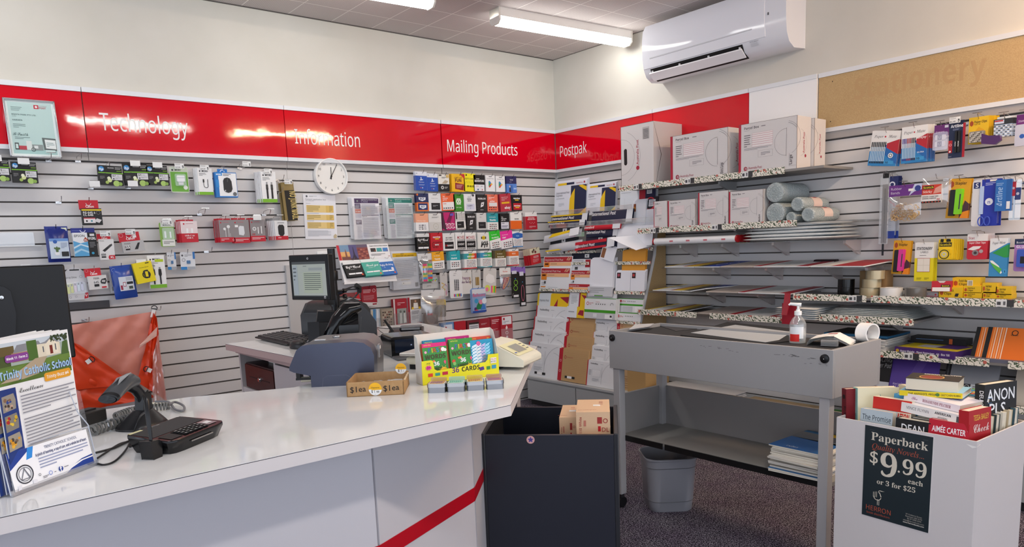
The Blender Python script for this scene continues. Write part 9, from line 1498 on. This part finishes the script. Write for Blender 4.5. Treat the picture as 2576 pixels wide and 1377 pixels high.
leaflet((990,752,1024,824),'red leaflet box picturing a gardener in black and white',RW2,[('r',.25,.12,.95,.66,'9aa09a'),('p',[(.4,.12),(.6,.14),(.6,.5),(.45,.5)],'d8dcd8'),('c',.5,.55,.08,'6a6e6a'),('p',[(.7,.14),(.9,.16),(.85,.5),(.72,.48)],'e6e8e4'),('c',.78,.54,.07,'4a4e4a'),('l',.3,.76,.85,.88,2,'e4b8bc'),('r',0,0,.12,1,'d8c8c8'),('l',.3,.04,.7,.08,1,'f0d8da')])
leaflet((1026,748,1060,820),'white leaflet box picturing a person holding yellow produce','e2e2e4',[('r',0,0,.16,1,'a01e2e'),('r',.22,.58,.98,.93,'6a5442'),('c',.58,.86,.07,'c8987a'),('p',[(.4,.6),(.78,.6),(.74,.8),(.44,.8)],'e8e4dc'),('p',[(.26,.58),(.44,.58),(.42,.66),(.3,.66)],'e8c030'),('p',[(.78,.58),(.94,.58),(.92,.66),(.8,.66)],'e8c030'),('l',.25,.4,.8,.54,3,'5a5e66'),('l',.25,.2,.75,.36,4,'a0a4ac'),('r',.6,.04,.98,.11,'a82434')])
leaflet((957,776,990,824),'postcard pack picturing a cluttered brown workshop','8f8474',[('r',.1,.05,.95,.95,'a89a88')]+grid(.15,.1,.9,.9,5,6,['5a4438','c8b8a4','7a3a34','3a342e'],.6))
leaflet((932,778,956,824),'postcard pack picturing blue and white stripes','b9c4cc',[('p',[(.2,0),(.5,0),(.6,1),(.3,1)],'4a86b8'),('p',[(.6,0),(.8,0),(.85,.9),(.7,1)],'e4e6e8'),('p',[(.05,.3),(.2,.2),(.25,.9),(.1,1)],'d8c8a8')])
leaflet((909,779,931,822),'postcard pack picturing orange and red shapes','7a6a5a',[('r',.45,.4,.8,.95,'d8522c'),('r',.2,.1,.5,.5,'4a3a30'),('r',.55,.05,.9,.35,'b8a48c')])
c, w_, z0, z1 = span(862,748,905,792,.09,1); o = thing('document_folder','glossy dark red folder propped behind the monitor pole','folder',(c-.01,-.09,.80)); b = MB(); b.add([(-.11,0,.0),(.10,0,0),(.062,.03,.245),(-.09,.03,.245)],[(0,1,2,3)],m('8f3a40',.15)); b.box(-.12,.04,0,.12,.05,.2,m('7a2a30')); b.build('cover', o); b = MB(); b.add([(.10,-.002,0),(.125,.0,.0),(.088,.03,.247),(.062,.028,.245)],[(0,1,2,3)],m('d01c2c',.3)); b.build('spine', o)
for k in range(2): pack((909-2*k,721-k,948-2*k,771-k),'dark red tag leaflet hanging below the sloping stand' if k == 0 else 'dark red tag leaflet behind the front one below the sloping stand','leaflet','hanging_leaflet',[('backing_card',0,0,1,1,.001,RW2,[('o',.82,.78,.10,.02,'f0c8cc'),('t','!',.82,.74,.08,'f0c8cc'),('l',.12,.66,.62,.86,3,'eccacd'),('l',.12,.3,.8,.56,5,'d08a92'),('p',[(0,0),(1,0),(1,.16),(.5,.2),(0,.24)],'dedbd8'),('r',.68,.06,.95,.13,'a82434')])],group='hanging leaflets',hk=None if k else '',short='red tag leaflets',dark=True,hmat=M_BLACK,roll=-2*k,d=.07-.004*k)
leaflet((1010,826,1050,838),'low red and white printed stamps strip on the wall behind the phone','d8d8d8',[('r',.74,.1,.95,.9,'b02434')]+[('r',.05+.07*k,.2,.09+.07*k,.8,'6a6a6e') for k in range(9)],.05,.018,False)
leaflet((1088,822,1110,866),'pale mint paper leaflet beside the sky blue box','cfdcdc',[('l',.2,.5,.8,.8,3,'a9bcbc')],.05)
